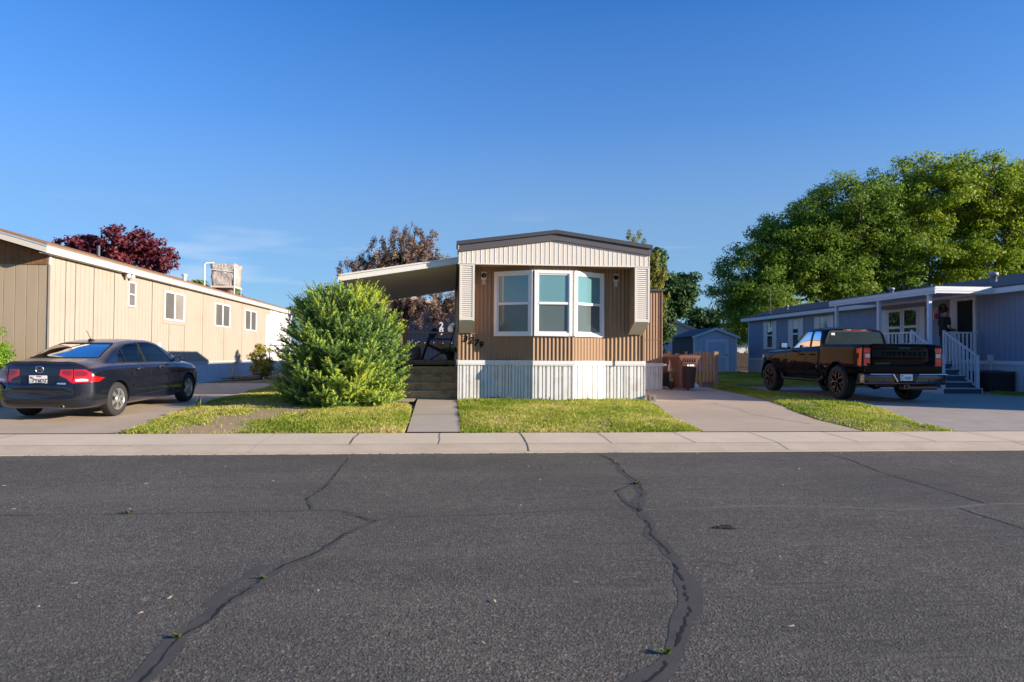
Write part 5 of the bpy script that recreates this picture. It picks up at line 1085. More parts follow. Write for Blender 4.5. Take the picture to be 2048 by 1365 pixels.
# ================================================================== vehicle toolkit
def pchip(x, Y, xq):
    x = np.asarray(x, float); Y = np.asarray(Y, float); h = np.diff(x)[:, None]; dl = np.diff(Y, axis=0) / h; n = len(x); d = np.zeros_like(Y)
    for i in range(1, n - 1):
        w1, w2 = 2 * h[i] + h[i - 1], h[i] + 2 * h[i - 1]; a, b = dl[i - 1], dl[i]; ok = a * b > 0
        d[i] = np.where(ok, (w1 + w2) / (w1 / np.where(ok, a, 1) + w2 / np.where(ok, b, 1)), 0)
    d[0], d[-1] = dl[0], dl[-1]; out = []
    for q in xq:
        i = int(np.clip(np.searchsorted(x, q) - 1, 0, n - 2)); H = h[i]; t = (q - x[i]) / H
        out.append((1 + 2 * t) * (1 - t) ** 2 * Y[i] + t * (1 - t) ** 2 * H * d[i] + t * t * (3 - 2 * t) * Y[i + 1] + t * t * (t - 1) * H * d[i + 1])
    return np.array(out)
def crom(P, sub):
    P = np.asarray(P, float); n = len(P); Q = np.vstack([2 * P[0] - P[1], P, 2 * P[-1] - P[-2]]); out = []
    def tj(ti, a, b): return ti + max(1e-4, np.linalg.norm(b - a)) ** .5
    for i in range(n - 1):
        p0, p1, p2, p3 = Q[i:i + 4]; t0 = 0; t1 = tj(t0, p0, p1); t2 = tj(t1, p1, p2); t3 = tj(t2, p2, p3)
        for k in range(sub):
            t = t1 + (t2 - t1) * k / sub
            A1 = (t1 - t) / (t1 - t0) * p0 + (t - t0) / (t1 - t0) * p1; A2 = (t2 - t) / (t2 - t1) * p1 + (t - t1) / (t2 - t1) * p2; A3 = (t3 - t) / (t3 - t2) * p2 + (t - t2) / (t3 - t2) * p3
            B1 = (t2 - t) / (t2 - t0) * A1 + (t - t0) / (t2 - t0) * A2; B2 = (t3 - t) / (t3 - t1) * A2 + (t - t1) / (t3 - t1) * A3
            out.append((t2 - t) / (t2 - t1) * B1 + (t - t1) / (t2 - t1) * B2)
    out.append(P[-1]); return np.array(out)
def loft(st, xsub, rsub, warp=None):
    """stations (x, ring of (y,z) from bottom centre over the left side to top centre); closed and mirrored"""
    xs = [s[0] for s in st]; Y = np.array([np.array(s[1]).ravel() for s in st]); xq = []
    for a, b in zip(xs[:-1], xs[1:]):
        k = max(1, int(round((b - a) / xsub))); k = max(k, 2); xq += [a + (b - a) * i / k for i in range(k)]
    xq.append(xs[-1]); G = pchip(xs, Y, xq); V = []; rings = []
    for x, row in zip(xq, G):
        r = crom(row.reshape(-1, 2), rsub); r[:, 0] = np.maximum(r[:, 0], 0); r[0, 0] = r[-1, 0] = 0
        full = [(y, z) for y, z in r] + [(-y, z) for y, z in r[-2:0:-1]]; rings.append(len(V)); k = len(full)
        for y, z in full:
            p = (x, y, z); V.append(warp(*p) if warp else p)
    F_ = [(a + i, a + (i + 1) % k, b + (i + 1) % k, b + i) for a, b in zip(rings[:-1], rings[1:]) for i in range(k)]
    F_ += [tuple(range(rings[0] + k - 1, rings[0] - 1, -1)), tuple(range(rings[-1], rings[-1] + k))]
    return V, F_
def bvh(V, F_): return BVHTree.FromPolygons([Vector(v) for v in V], F_)
def temp_obj(mb, name='cutter'):
    return mb.build(name, None, world=False)
def disc(q, x, z, r, y0, y1, n=44): q.prism([(x + r * math.cos(t), z + r * math.sin(t)) for t in np.linspace(0, 2 * math.pi, n, endpoint=False)], lambda a, c, d: (a, d, c), y0, y1, m_black)
def cut(o, cutters):
    bpy.context.view_layer.update(); mw_ = o.matrix_world.copy()
    for c in cutters:
        c.matrix_world = mw_; m = o.modifiers.new('cut', 'BOOLEAN'); m.operation = 'DIFFERENCE'; m.object = c; m.solver = 'EXACT'; m.material_mode = 'TRANSFER'
    bpy.context.view_layer.update(); dg = bpy.context.evaluated_depsgraph_get()
    me = bpy.data.meshes.new_from_object(o.evaluated_get(dg)); o.modifiers.clear(); old = o.data; o.data = me; bpy.data.meshes.remove(old)
    for c in cutters: bpy.data.objects.remove(c)
DIRS = {'L': ((0, 4, 0), (0, -1, 0)), 'R': ((0, -4, 0), (0, 1, 0)), 'B': ((-6, 0, 0), (1, 0, 0)), 'F': ((9, 0, 0), (-1, 0, 0)), 'T': ((0, 0, 5), (0, 0, -1))}
def lift(d, a, b):
    if d in 'LR': return Vector((a, DIRS[d][0][1], b))
    if d in 'BF': return Vector((DIRS[d][0][0], a, b))
    return Vector((a, b, 5))
def shoot(tree_, d, a, b, off):
    o = lift(d, a, b); dv = Vector(DIRS[d][1]); h = tree_.ray_cast(o, dv)
    if h[0] is None: return None
    n = h[1] if h[1].dot(dv) < 0 else -h[1]
    return h[0] + n * off
def panel(mb, tree_, d, poly, mat, off=.003, cuts=3, smooth=True):
    """flat outline pressed onto a body surface"""
    bm = bmesh.new(); vs = [bm.verts.new((a, b, 0)) for a, b in poly]; bm.faces.new(vs)
    bmesh.ops.triangulate(bm, faces=bm.faces); 
    for _ in range(cuts): bmesh.ops.subdivide_edges(bm, edges=[e for e in bm.edges if e.calc_length() > .05], cuts=1, use_grid_fill=True)
    bm.verts.index_update(); P = [shoot(tree_, d, v.co.x, v.co.y, off) for v in bm.verts]
    fs = [tuple(v.index for v in f.verts) for f in bm.faces if all(P[v.index] is not None for v in f.verts)]
    mb.add([p if p is not None else (0, 0, 0) for p in P], fs, mat, smooth); bm.free()
def seam(mb, tree_, d, pts, w_, mat, off=.0025, step=.04):
    Q = [np.array(p, float) for p in pts]; out = []
    for a, b in zip(Q[:-1], Q[1:]):
        k = max(1, int(np.linalg.norm(b - a) / step)); out += [a + (b - a) * i / k for i in range(k)]
    out.append(Q[-1]); out = np.array(out); g_ = np.gradient(out, axis=0); g_ /= np.linalg.norm(g_, axis=1)[:, None]; nn = np.stack([-g_[:, 1], g_[:, 0]], 1) * w_ / 2; v = []; ok = []
    for p, n_ in zip(out, nn):
        a, b = shoot(tree_, d, *(p + n_), off), shoot(tree_, d, *(p - n_), off); ok.append(a is not None and b is not None); v += [a or (0, 0, 0), b or (0, 0, 0)]
    mb.add(v, [(2 * i, 2 * i + 1, 2 * i + 3, 2 * i + 2) for i in range(len(out) - 1) if ok[i] and ok[i + 1]], mat, True)
def paint(name, col, metal=.35, rough=.28, dust=0.0):
    n = NT(name); c = n.mix(n.ramp(n.noise(1.6, 5, .6), [(.4, 0.), (.75, .35)]), col, tuple(x * 1.5 + .006 for x in col)); n.set(Metallic=metal, Roughness=rough)
    n.b.inputs['Coat Weight'].default_value = 1; n.b.inputs['Coat Roughness'].default_value = .03
    if dust:   # fine dust lying on the upward faces
        g = n.new('ShaderNodeNewGeometry'); sx = n.new('ShaderNodeSeparateXYZ'); n.l(g.outputs['Normal'], sx.inputs[0])
        f = n.mix(1, n.ramp(sx.outputs[2], [(.60, 0.), (.97, dust)]), n.ramp(n.noise(2.5, 5, .6), [(.25, .5), (.7, 1.)]), 'MULTIPLY'); c = n.mix(f, c, (.33, .25, .18)); n.l(n.mix(f, (.02, .02, .02), (.6, .6, .6)), n.b.inputs['Coat Roughness'])
        n.l(n.ramp(f, [(0., metal), (1., 0.)]), n.b.inputs['Metallic'])
    n.set(Base_Color=c); return n.mat
m_tyre = M('tyre_rubber', (.022, .022, .022), .8, .2, 8, .2, 80)
m_alloy = M('silver_alloy', (.62, .62, .60), .32, .08, 6, metal=.85)
m_black = M('black_plastic', (.012, .012, .013), .5, .2, 5)
m_chrome = M('bright_chrome', (.75, .75, .76), .12, .04, 5, metal=1)
m_red = M('red_lens', (.46, .007, .008), .08, .15, 9, coat=1)
m_clear = M('clear_lens', (.62, .60, .58), .1, .1, 20, coat=1)
m_plate = M('plate_white', (.78, .77, .74), .4, .05, 8)
m_amb = M('red_lens_dark', (.20, .004, .006), .1, .2, 9, coat=1)
m_glz = glassmat('car_glass', (.78, .82, .79)); [setattr(n_.inputs['IOR'], 'default_value', 1.22) for n_ in m_glz.node_tree.nodes if n_.type == 'FRESNEL']; m_glzd = glassmat('tinted_car_glass', (.26, .29, .30))
m_int = M('beige_interior', (.30, .25, .185), .8, .2, 3); m_intd = M('dark_cloth', (.045, .047, .052), .85, .2, 4)
def wheel(par, x, y, r, w_, rimr, style, m_r, acc=None):
    s = 1 if y > 0 else -1; b = MB()
    pr = [(rimr * .97, -w_ / 2 + .01), (rimr * 1.03, -w_ / 2), (r * .93, -w_ / 2 + .004), (r * .985, -w_ / 2 + .028), (r, -w_ / 2 + .05), (r, w_ / 2 - .05), (r * .985, w_ / 2 - .028), (r * .93, w_ / 2 - .004), (rimr * 1.03, w_ / 2), (rimr * .97, w_ / 2 - .01)]
    b.lathe(pr, m_tyre, 44, (x, y, r), 'y')
    for g_ in (-.045, 0, .045): b.lathe([(r + .001, g_ * w_ / .2 - .004), (r + .001, g_ * w_ / .2 + .004)], m_crk, 44, (x, y, r), 'y')
    o = b.build('wheel', par, world=False); f = MB(); yo = y + s * w_ / 2
    f.lathe([(rimr, yo - y - s * .01), (rimr * .96, yo - y - s * .004), (rimr * .90, yo - y - s * .02), (rimr * .88, yo - y - s * .06)], m_r, 44, (x, y, r), 'y')
    f.lathe([(rimr * .9, yo - y - s * .075), (0, yo - y - s * .085)], m_black, 24, (x, y, r), 'y')
    def P(rr, t, d): return (x + rr * math.cos(t), yo - s * d, r + rr * math.sin(t))
    if style == 'six':
        for k in range(6):
            t = k * math.pi / 3 + .35; v = []
            for rr, hw, d in ((.03, .022, .012), (rimr * .5, .028, .006), (rimr * .93, .046, .010)):
                v += [P(rr, t, d)]
                v = v[:-1] + [(x + rr * math.cos(t) - hw * math.sin(t), yo - s * d, r + rr * math.sin(t) + hw * math.cos(t)), (x + rr * math.cos(t) + hw * math.sin(t), yo - s * d, r + rr * math.sin(t) - hw * math.cos(t))]
            b_ = [(a, yy - s * .04, c) for a, yy, c in v]; vv = v + b_
            f.add(vv, [(0, 1, 3, 2), (2, 3, 5, 4), (0, 2, 8, 6), (2, 4, 10, 8), (1, 7, 9, 3), (3, 9, 11, 5)], m_r)
        f.lathe([(rimr * .58, yo - y - s * .035), (rimr * .5, yo - y - s * .030), (rimr * .46, yo - y - s * .045)], m_r, 30, (x, y, r), 'y') if False else None
        f.lathe([(rimr * .36, yo - y - s * .03), (rimr * .33, yo - y - s * .006), (rimr * .12, yo - y - s * .0), (0, yo - y + s * .002)], m_r, 24, (x, y, r), 'y')
    else:
        for k in range(6):
            t = k * math.pi / 3 + .2
            for sg in (-1, 1):
                pts = [(.05, t, .03), (rimr * .48, t, .012), (rimr * .72, t + sg * .16, .008), (rimr * .96, t + sg * .30, .012)]
                for (ra, ta, da), (rb, tb_, db) in zip(pts[:-1], pts[1:]):
                    wd = .026
                    f.bar(P(ra, ta, da + .02), P(rb, tb_, db + .02), wd, .045, m_r, (0, 1, 0))
                    f.bar(P(ra, ta, da - .004), P(rb, tb_, db - .004), wd * .55, .006, acc[0], (0, 1, 0))
                    f.bar(P(ra, ta + .045, da + .02), P(rb, tb_ + .02, db + .02), wd * .4, .03, acc[1], (0, 1, 0))
        f.lathe([(.06, yo - y - s * .02), (.055, yo - y + s * .006), (0, yo - y + s * .01)], m_black, 18, (x, y, r), 'y')
    f.build('rim', o, world=False, fixn=True); return o
FLAGC = None
def plate(par, cx, z, x, text, w_=.305, h=.155, tilt=0.0):
    b = MB(); b.box(x - .006, x, cx - w_ / 2, cx + w_ / 2, z - h / 2, z + h / 2, m_plate)
    # rear of the car: left on the plate is +y
    T = lambda a, c: Vector((x - .0085, cx - a, z + c))
    if text is None:
        for i in range(6): b.add([T(-w_ * .16 + i * w_ * .095, h * .12), T(-w_ * .10 + i * w_ * .095, h * .12), T(-w_ * .10 + i * w_ * .095, -h * .32), T(-w_ * .16 + i * w_ * .095, -h * .32)], [(0, 1, 2, 3)], M('faded_plate_print', (.16, .20, .32), .6) if i == 0 else bpy.data.materials['faded_plate_print'])
    else: b.add(*txt(text, h * .56, frame_m(T(.03, -.014), (0, -1, 0), (0, 0, 1)), .001, 0, .0015), m_blackt)
    if text: b.add(*txt('UTAH', h * .2, frame_m(T(.02, h * .38), (0, -1, 0), (0, 0, 1)), .001, 0, .001), m_fr)
    for i in range(5): b.add([T(-w_ * .43, h * .36 - i * h * .06), T(-w_ * .25, h * .36 - i * h * .06), T(-w_ * .25, h * .33 - i * h * .06), T(-w_ * .43, h * .33 - i * h * .06)], [(0, 1, 2, 3)], m_fr)
    b.add([T(-w_ * .44, h * .37), T(-w_ * .36, h * .37), T(-w_ * .36, h * .22), T(-w_ * .44, h * .22)], [(0, 1, 2, 3)], m_fb)
    b.add([T(-w_ * .46, -h * .05), T(-w_ * .26, -h * .05), T(-w_ * .26, -h * .4), T(-w_ * .46, -h * .4)], [(0, 1, 2, 3)], M('plate_sticker', (.5, .52, .6), .5))
    return b.build('license_plate', par, world=False, fixn=False)
m_blackt = M('black_lettering', (.012, .012, .02), .5)

# ================================================================== dark blue sedan on the left driveway
h5 = R(5.2); hd = Vector((math.sin(h5), math.cos(h5), 0)); ctr = Vector((-6.80, 12.94, 0)); slope = math.atan2(gz(15.6) - gz(12.9), 2.7)
car = thing('parked_car', 'dusty dark blue four door sedan parked on the left driveway, seen from behind', 'car', (ctr.x, ctr.y, gz(12.94) + .014), (0, -slope, math.pi / 2 - h5)); car.scale = (.975, .975, .958)
m_pt = paint('dark_blue_grey_paint', (.013, .016, .030), .5, .26, .75)
m_dust = M('dusty_roof_film', (.22, .16, .11), .5, .2, 2)
W = .875
def crng(zb, w_, zs, wg, zm, ym, yr, zr_, zt, bul=.60):
    return [(0, zb), (w_ - .17, zb), (w_ - .05, zb + .045), (w_ - .008, zb + .16), (w_, bul), (w_ - .008, bul + .15), (w_ - .028, zs - .06), (w_ - .075, zs), (wg, zs + .022), (ym, zm), (yr, zr_), (yr * .62, zt - .014), (0, zt)]
def deck(zb, w_, zs, zt, bul=.6): # bonnet or boot: ring without a greenhouse
    return crng(zb, w_, zs, w_ - .12, zs + .6 * (zt - zs) + .008, w_ - .22, w_ - .34, zt - .012, zt, bul)
ST = [(-.93, deck(.40, .62, .50, .60, .47)), (-.915, deck(.33, .70, .56, .655, .50)), (-.885, deck(.275, .765, .62, .69, .53)), (-.865, deck(.25, .80, .68, .80, .56)), (-.845, deck(.235, .825, .82, .955, .58)), (-.815, deck(.225, .842, .89, 1.032, .59)), (-.74, deck(.215, .855, .92, 1.052, .60)),
      (-.46, deck(.20, .868, .945, 1.072)), (-.36, crng(.195, .872, .950, .755, 1.01, .70, .60, 1.07, 1.088)), (-.10, crng(.19, .875, .955, .755, 1.07, .70, .60, 1.15, 1.19)), (.25, crng(.185, .875, .955, .755, 1.13, .68, .57, 1.27, 1.32)), (.6, crng(.18, .875, .950, .76, 1.15, .68, .56, 1.345, 1.395)), (1.0, crng(.18, .875, .945, .765, 1.15, .69, .57, 1.375, 1.428)),
      (1.4, crng(.18, .875, .935, .77, 1.14, .70, .58, 1.375, 1.428)), (1.75, crng(.18, .875, .92, .77, 1.12, .70, .58, 1.335, 1.39)), (2.1, crng(.18, .873, .905, .765, 1.05, .71, .60, 1.215, 1.268)), (2.45, crng(.18, .870, .885, .75, .97, .70, .61, 1.06, 1.105)), (2.72, crng(.18, .867, .87, .735, .915, .68, .55, .965, .985)),
      (3.0, deck(.18, .862, .845, .915)), (3.25, deck(.185, .850, .80, .850)), (3.42, deck(.20, .82, .72, .775, .52)), (3.52, deck(.23, .74, .60, .66, .46)), (3.56, deck(.30, .62, .50, .55, .42))]
def cwarp(x, y, z):
    t = min(1, abs(y) / .875); k = max(0, min(1, (.25 - x) / 1.2)); q = max(0, min(1, (x - 2.6) / .95))
    return (x + .17 * t ** 3.2 * k - .30 * t ** 2.6 * q, y, z)
V, F_ = loft(ST, .075, 4, cwarp); cb = bvh(V, F_)
b = MB(); b.add(V, F_, m_pt, True); body = b.build('body', car, world=False)
side_open = [(.20, 1.005), (.62, .985), (1.30, .968), (2.16, .940), (2.05, 1.05), (1.86, 1.21), (1.70, 1.300), (1.45, 1.345), (1.05, 1.355), (.66, 1.325), (.36, 1.225), (.24, 1.12)]
rear_open = [(-.62, 1.095), (.62, 1.095), (.60, 1.14), (.54, 1.28), (.50, 1.335), (.44, 1.35), (-.44, 1.35), (-.50, 1.335), (-.54, 1.28), (-.60, 1.14)]
cA = MB(); cA.prism(side_open, lambda a, c, d: (a, d, c), -1.2, 1.2, m_int); cB = MB(); cB.prism(rear_open, lambda a, c, d: (d, a, c), -1.4, 3.2, m_int)
cC = MB(); cC.box(.05, 2.3, -.68, .68, .35, 1.1, m_intd)
cuts_ = [temp_obj(cA), temp_obj(cB), temp_obj(cC)]
for x in (0, 2.70):
    for s_ in (-1, 1): q = MB(); disc(q, x, .318, .352, s_ * .77 - .16, s_ * .77 + .22); cuts_.append(temp_obj(q))
cut(body, cuts_); body.data.set_sharp_from_angle(angle=R(32))
def sub_panel(name, par, lst, **kw):
    b = MB()
    for d, poly, mat, off in lst: panel(b, cb, d, poly, mat, off, **kw)
    return b.build(name, par, world=False, fixn=False)
# glazing
for s_, d in ((1, 'L'), (-1, 'R')):
    sub_panel('side_window', car, [(d, [(.20, 1.005), (.42, .995), (.42, 1.25), (.36, 1.225), (.24, 1.12)], m_glzd, -.004)])
    sub_panel('side_window', car, [(d, [(.455, .992), (1.02, .976), (1.00, 1.352), (.66, 1.325), (.455, 1.262)], m_glzd, -.004)])
    sub_panel('side_window', car, [(d, [(1.13, .972), (2.16, .940), (2.05, 1.05), (1.86, 1.21), (1.70, 1.300), (1.45, 1.345), (1.11, 1.354)], m_glzd, -.004)])
    b = MB(); seam(b, cb, d, [(.43, .985), (.43, 1.25)], .022, m_black, .003); seam(b, cb, d, [(1.075, .96), (1.055, 1.365)], .07, m_black, .003)
    seam(b, cb, d, [(.19, .993), (.62, .973), (1.30, .956), (2.18, .926)], .018, m_black, .004)
    seam(b, cb, d, side_open[3:] + side_open[:1], .016, m_black, .003); b.build('window_trim', car, world=False, fixn=False)
    dm = MB(); seam(dm, cb, d, [(1.10, .95), (1.12, .72), (1.10, .36)], .010, m_crk); seam(dm, cb, d, [(.30, .985), (.36, .80), (.40, .66), (.52, .50), (.60, .36)], .010, m_crk); seam(dm, cb, d, [(2.16, .93), (2.26, .80), (2.28, .5), (2.24, .36)], .010, m_crk); seam(dm, cb, d, [(.56, .345), (2.26, .345)], .010, m_crk)
    dm.build('door_seam', car, world=False, fixn=False)
    b = MB(); seam(b, cb, d, [(.45, .545), (1.2, .53), (2.28, .505)], .035, m_pt, .010); b.build('side_moulding', car, world=False, fixn=False)
    for hx in (.60, 1.40):
        b = MB(); y = s_ * .880; b.tube([(hx, y - s_ * .02, .845), (hx + .02, y + s_ * .022, .850), (hx + .15, y + s_ * .022, .850), (hx + .17, y - s_ * .02, .848)], [.014, .017, .017, .014], m_pt, 8); b.lathe([(0, .004 * s_), (.045, .003 * s_), (.05, 0)], m_black, 14, (hx + .09, y - s_ * .006, .845), 'y'); b.build('door_handle', car, world=False)
    b = MB(); bm = bmesh.new(); bmesh.ops.create_uvsphere(bm, u_segments=18, v_segments=12, radius=1); vv = [(2.02 + v.co.x * .06 * (1 if v.co.x > 0 else .6), s_ * (.955 + v.co.y * .095), 1.005 + v.co.z * .072) for v in bm.verts]; ff = [tuple(v.index for v in f.verts) for f in bm.faces]; bm.free()
    b.add(vv, ff, m_pt, True); b.bar((2.06, s_ * .82, .96), (2.03, s_ * .90, .985), .07, .04, m_black); mi_ = b.build('mirror', car, world=False)
    b = MB(); b.lathe([(0, -.0385), (.062, -.038)], m_chrome, 16, (2.02, s_ * .955, 1.005), 'x'); b.build('mirror_glass', mi_, world=False)
sub_panel('rear_window', car, [('B', rear_open, m_glz, -.004)])
b = MB(); seam(b, cb, 'B', rear_open + rear_open[:1], .020, m_black, .003); b.build('rear_window_trim', car, world=False, fixn=False)
ws = [(-.60, 1.00), (.60, 1.00), (.56, 1.20), (.50, 1.345), (-.50, 1.345), (-.56, 1.20)]
sub_panel('windscreen', car, [('F', ws, m_glz, .004)])
# tail lamps: boot section, wing section with a clear lens
for s_ in (-1, 1):
    q = lambda P: [(s_ * a, c) for a, c in (P if s_ > 0 else P[::-1])]
    o = sub_panel('tail_lamp', car, [('B', q([(.35, .905), (.55, .905), (.56, .78), (.54, .665), (.46, .745), (.34, .80)]), m_red, .006), ('B', q([(.565, .905), (.72, .90), (.80, .84), (.858, .745), (.855, .685), (.545, .662), (.575, .78)]), m_red, .012)])
    sd = 'L' if s_ > 0 else 'R'
    b = MB(); panel(b, cb, sd, [(-.76, .80), (-.715, .76), (-.69, .70), (-.70, .688), (-.76, .685)], m_red, .010); b.build('lens', o, world=False, fixn=False)
    b = MB(); panel(b, cb, 'B', q([(.40, .885), (.53, .89), (.535, .80), (.47, .80), (.40, .83)]), m_amb, .011); panel(b, cb, 'B', q([(.59, .885), (.70, .88), (.765, .835), (.74, .79), (.60, .79)]), m_amb, .017); b.build('lens_reflector', o, world=False, fixn=False)
    b = MB(); panel(b, cb, 'B', q([(.60, .735), (.68, .745), (.75, .737), (.78, .717), (.76, .698), (.61, .693), (.59, .712)]), m_clear, .018); b.build('reversing_lens', o, world=False, fixn=False)
# boot lid seams, bumper seam, spoiler lip, number plate recess, badges
b = MB(); lid = [(-.62, 1.0), (-.56, .91), (-.565, .78), (-.54, .665), (-.49, .585), (.49, .585), (.54, .665), (.565, .78), (.56, .91), (.62, 1.0)]
seam(b, cb, 'B', lid, .010, m_crk); seam(b, cb, 'B', [(-.85, .665), (-.55, .645)], .009, m_crk); seam(b, cb, 'B', [(.55, .645), (.85, .665)], .009, m_crk); b.build('boot_seam', car, world=False, fixn=False)
b = MB(); pts = [(y, 1.040 - .012 * (y / .66) ** 2) for y in np.linspace(-.66, .66, 15)]
v = []
for y, z in pts:
    p = shoot(cb, 'T', -.80 + .17 * (abs(y) / .875) ** 3.2, y, .0); v += [p + Vector((.055, 0, -.006)), p + Vector((-.028, 0, .022)), p + Vector((-.045, 0, .012)), p + Vector((-.025, 0, -.03))]
b.add(v, [(4 * i + j, 4 * i + (j + 1) % 4, 4 * i + 4 + (j + 1) % 4, 4 * i + 4 + j) for i in range(14) for j in range(4)] + [(3, 2, 1, 0), (56, 57, 58, 59)], m_pt, False); b.build('boot_lip', car, world=False, bevel=.004)
b = MB(); panel(b, cb, 'B', [(-.34, .80), (-.26, .64), (.26, .64), (.34, .80)], M('plate_recess', (.008, .010, .018), .35), .004); b.build('plate_recess', car, world=False, fixn=False)
plate(car, 0, .725, -.893, '7Y6DZ')
b = MB(); em = lambda a, c: Vector((-.862, -a, .905 + c)); k = 14
rr = [(.062 * math.copysign(abs(math.cos(t)) ** .5, math.cos(t)), .052 * math.copysign(abs(math.sin(t)) ** .5, math.sin(t))) for t in np.linspace(0, 2 * math.pi, k * 2, endpoint=False)]
b.tube([em(a, c) for a, c in rr + rr[:1]], .0065, m_chrome, 6, False)
b.bar(em(-.032, -.036), em(-.038, .040), .017, .010, m_chrome, (1, 0, 0)); b.bar(em(.032, -.036), em(.038, .040), .017, .010, m_chrome, (1, 0, 0)); b.bar(em(-.034, 0), em(.034, 0), .017, .010, m_chrome, (1, 0, 0))
b.build('emblem', car, world=False)
def on_body(d, a, c, off): return shoot(cb, d, a, c, off)
b = MB(); b.add(*txt('CIVIC', .062, frame_m(on_body('B', .40, .685, .010), (0, -1, 0), (0, 0, 1)), .002, .0, .001, 1.25), m_chrome); b.build('badge', car, world=False, fixn=False)
b = MB(); b.add(*txt('HYBRID', .038, frame_m(on_body('B', -.40, .655, .010), (0, -1, 0), (0, 0, 1)), .002, .0, .002, 1.2), M('blue_badge', (.25, .36, .62), .4)); b.build('badge', car, world=False, fixn=False)
# bumper details
b = MB(); panel(b, cb, 'B', [(-.62, .375), (-.55, .30), (.55, .30), (.62, .375)], m_black, .004); seam(b, cb, 'B', [(-.80, .52), (-.4, .50), (.4, .50), (.80, .52)], .006, m_crk, .002); b.build('bumper_insert', car, world=False, fixn=False)
b = MB(); b.lathe([(.024, 0), (.030, -.004), (.030, .22), (.024, .22)], M('exhaust_steel', (.25, .2, .16), .45, metal=.8), 16, (-.90, -.40, .265), 'x'); b.lathe([(0, .03), (.025, .03)], m_crk, 12, (-.90, -.40, .265), 'x'); b.build('exhaust', car, world=False)
p = on_body('T', .62, 0, 0); b = MB(); b.add([(.50, -.035, p.z - .03), (.50, .035, p.z - .03), (.74, .0, p.z + .0), (.54, 0, p.z + .045), (.52, -.02, p.z + .03), (.52, .02, p.z + .03)], [(0, 2, 1), (0, 4, 3, 2), (1, 2, 3, 5), (0, 1, 5, 4), (4, 5, 3)], m_black); b.tube([(.56, 0, p.z + .03), (.42, 0, p.z + .20)], [.007, .005], m_black, 6); b.build('antenna', car, world=False)
b = MB(); b.box(.3, 2.4, -.66, .66, .18, .30, m_black); b.box(-.5, .2, -.5, .5, .20, .3, m_black); b.tube([(.0, -.7, .318), (0, .7, .318)], .05, m_black, 8); b.tube([(2.7, -.7, .318), (2.7, .7, .318)], .05, m_black, 8); b.build('underbody', car, world=False)
for x in (0, 2.70):
    for s_ in (-1, 1): wheel(car, x, s_ * .765, .317, .195, .205, 'six', m_alloy)
def seat(x, y, m_, hr=True):
    b = MB(); b.box(x, x + .5, y - .24, y + .24, .42, .56, m_); b.prism([(x, .5), (x + .12, .5), (x - .02, 1.08), (x - .14, 1.08)], lambda a, c, d: (a, d, c), y - .24, y + .24, m_); b.build('seat', car, world=False, bevel=.04)
    if hr: b = MB(); b.box(x - .16, x - .05, y - .13, y + .13, 1.10, 1.27, m_); b.tube([(x - .10, y - .06, 1.06), (x - .10, y - .06, 1.12)], .008, m_black, 6); b.tube([(x - .10, y + .06, 1.06), (x - .10, y + .06, 1.12)], .008, m_black, 6); b.build('headrest', car, world=False, bevel=.035)
for x in (.62, 1.45):
    for y in (-.36, .36): seat(x, y, m_int if (x < 1 and y > 0) else m_intd)
b = MB(); b.box(-.25, .32, -.62, .62, 1.02, 1.045, m_int); b.build('parcel_shelf', car, world=False)
b = MB(); b.prism([(2.05, .6), (2.05, .93), (2.2, .97), (2.6, .95), (2.6, .6)], lambda a, c, d: (a, d, c), -.66, .66, m_intd); b.build('dashboard', car, world=False)
b = MB(); b.lathe([(.17 + .014 * math.cos(t), .014 * math.sin(t)) for t in np.linspace(0, 6.283, 9)], m_black, 22, (1.95, .37, .96), 'x'); b.build('steering_wheel', car, world=False)
b = MB()
for s_, d in ((1, 'L'), (-1, 'R')): panel(b, cb, d, [(3.0, .80), (3.35, .72), (3.33, .60), (3.1, .66)], m_clear, .004)
b.build('headlamp', car, world=False, fixn=False)
# ================================================================== black pickup on the right driveway
TY, TX = 16.42, 10.66; tslope = math.atan2(gz(20.2) - gz(16.4), 3.745)
trk = thing('pickup_truck', 'glossy black extended cab pickup truck with red accented wheels parked on the right driveway', 'pickup truck', (TX, TY, gz(TY) + .012), (0, -tslope, math.pi / 2 + R(-.6)))
m_tred = M('truck_red_lens', (.85, .018, .025), .12, .15, 9, coat=1)
m_bk = paint('glossy_black_paint', (.004, .0042, .005), .0, .05); m_bk.node_tree.nodes['Principled BSDF'].inputs['Coat Weight'].default_value = .0; m_bk.node_tree.nodes['Principled BSDF'].inputs['Specular IOR Level'].default_value = .13
m_tr_red = M('wheel_red_accent', (.40, .03, .025), .35, .1, 8, metal=.4); m_brz = M('wheel_bronze_face', (.48, .30, .22), .42, .1, 8, metal=.8)
m_chr2 = M('smoked_chrome', (.085, .085, .09), .2, .06, 5, metal=1)
def tr(zb, w_, zbelt, wg, yr, zrf, zt, zm=None):
    return [(0, zb), (w_ - .16, zb), (w_ - .035, zb + .03), (w_ - .005, zb + .14), (w_ + .008, .82), (w_, 1.02), (w_ - .012, zbelt - .09), (w_ - .045, zbelt), (wg, zbelt + .03), ((wg + yr) / 2 + .02, (zbelt + zrf) / 2 + .02), (yr, zrf), (yr * .75, zt - .02), (0, zt)]
def trh(zb, w_, zbelt, zt): return tr(zb, w_, zbelt, w_ - .10, w_ - .36, zt - .01, zt) [:9] + [(w_ - .2, zbelt + .03 + .5 * (zt - zbelt)), (w_ - .36, zt - .012), (w_ * .4, zt - .004), (0, zt)]
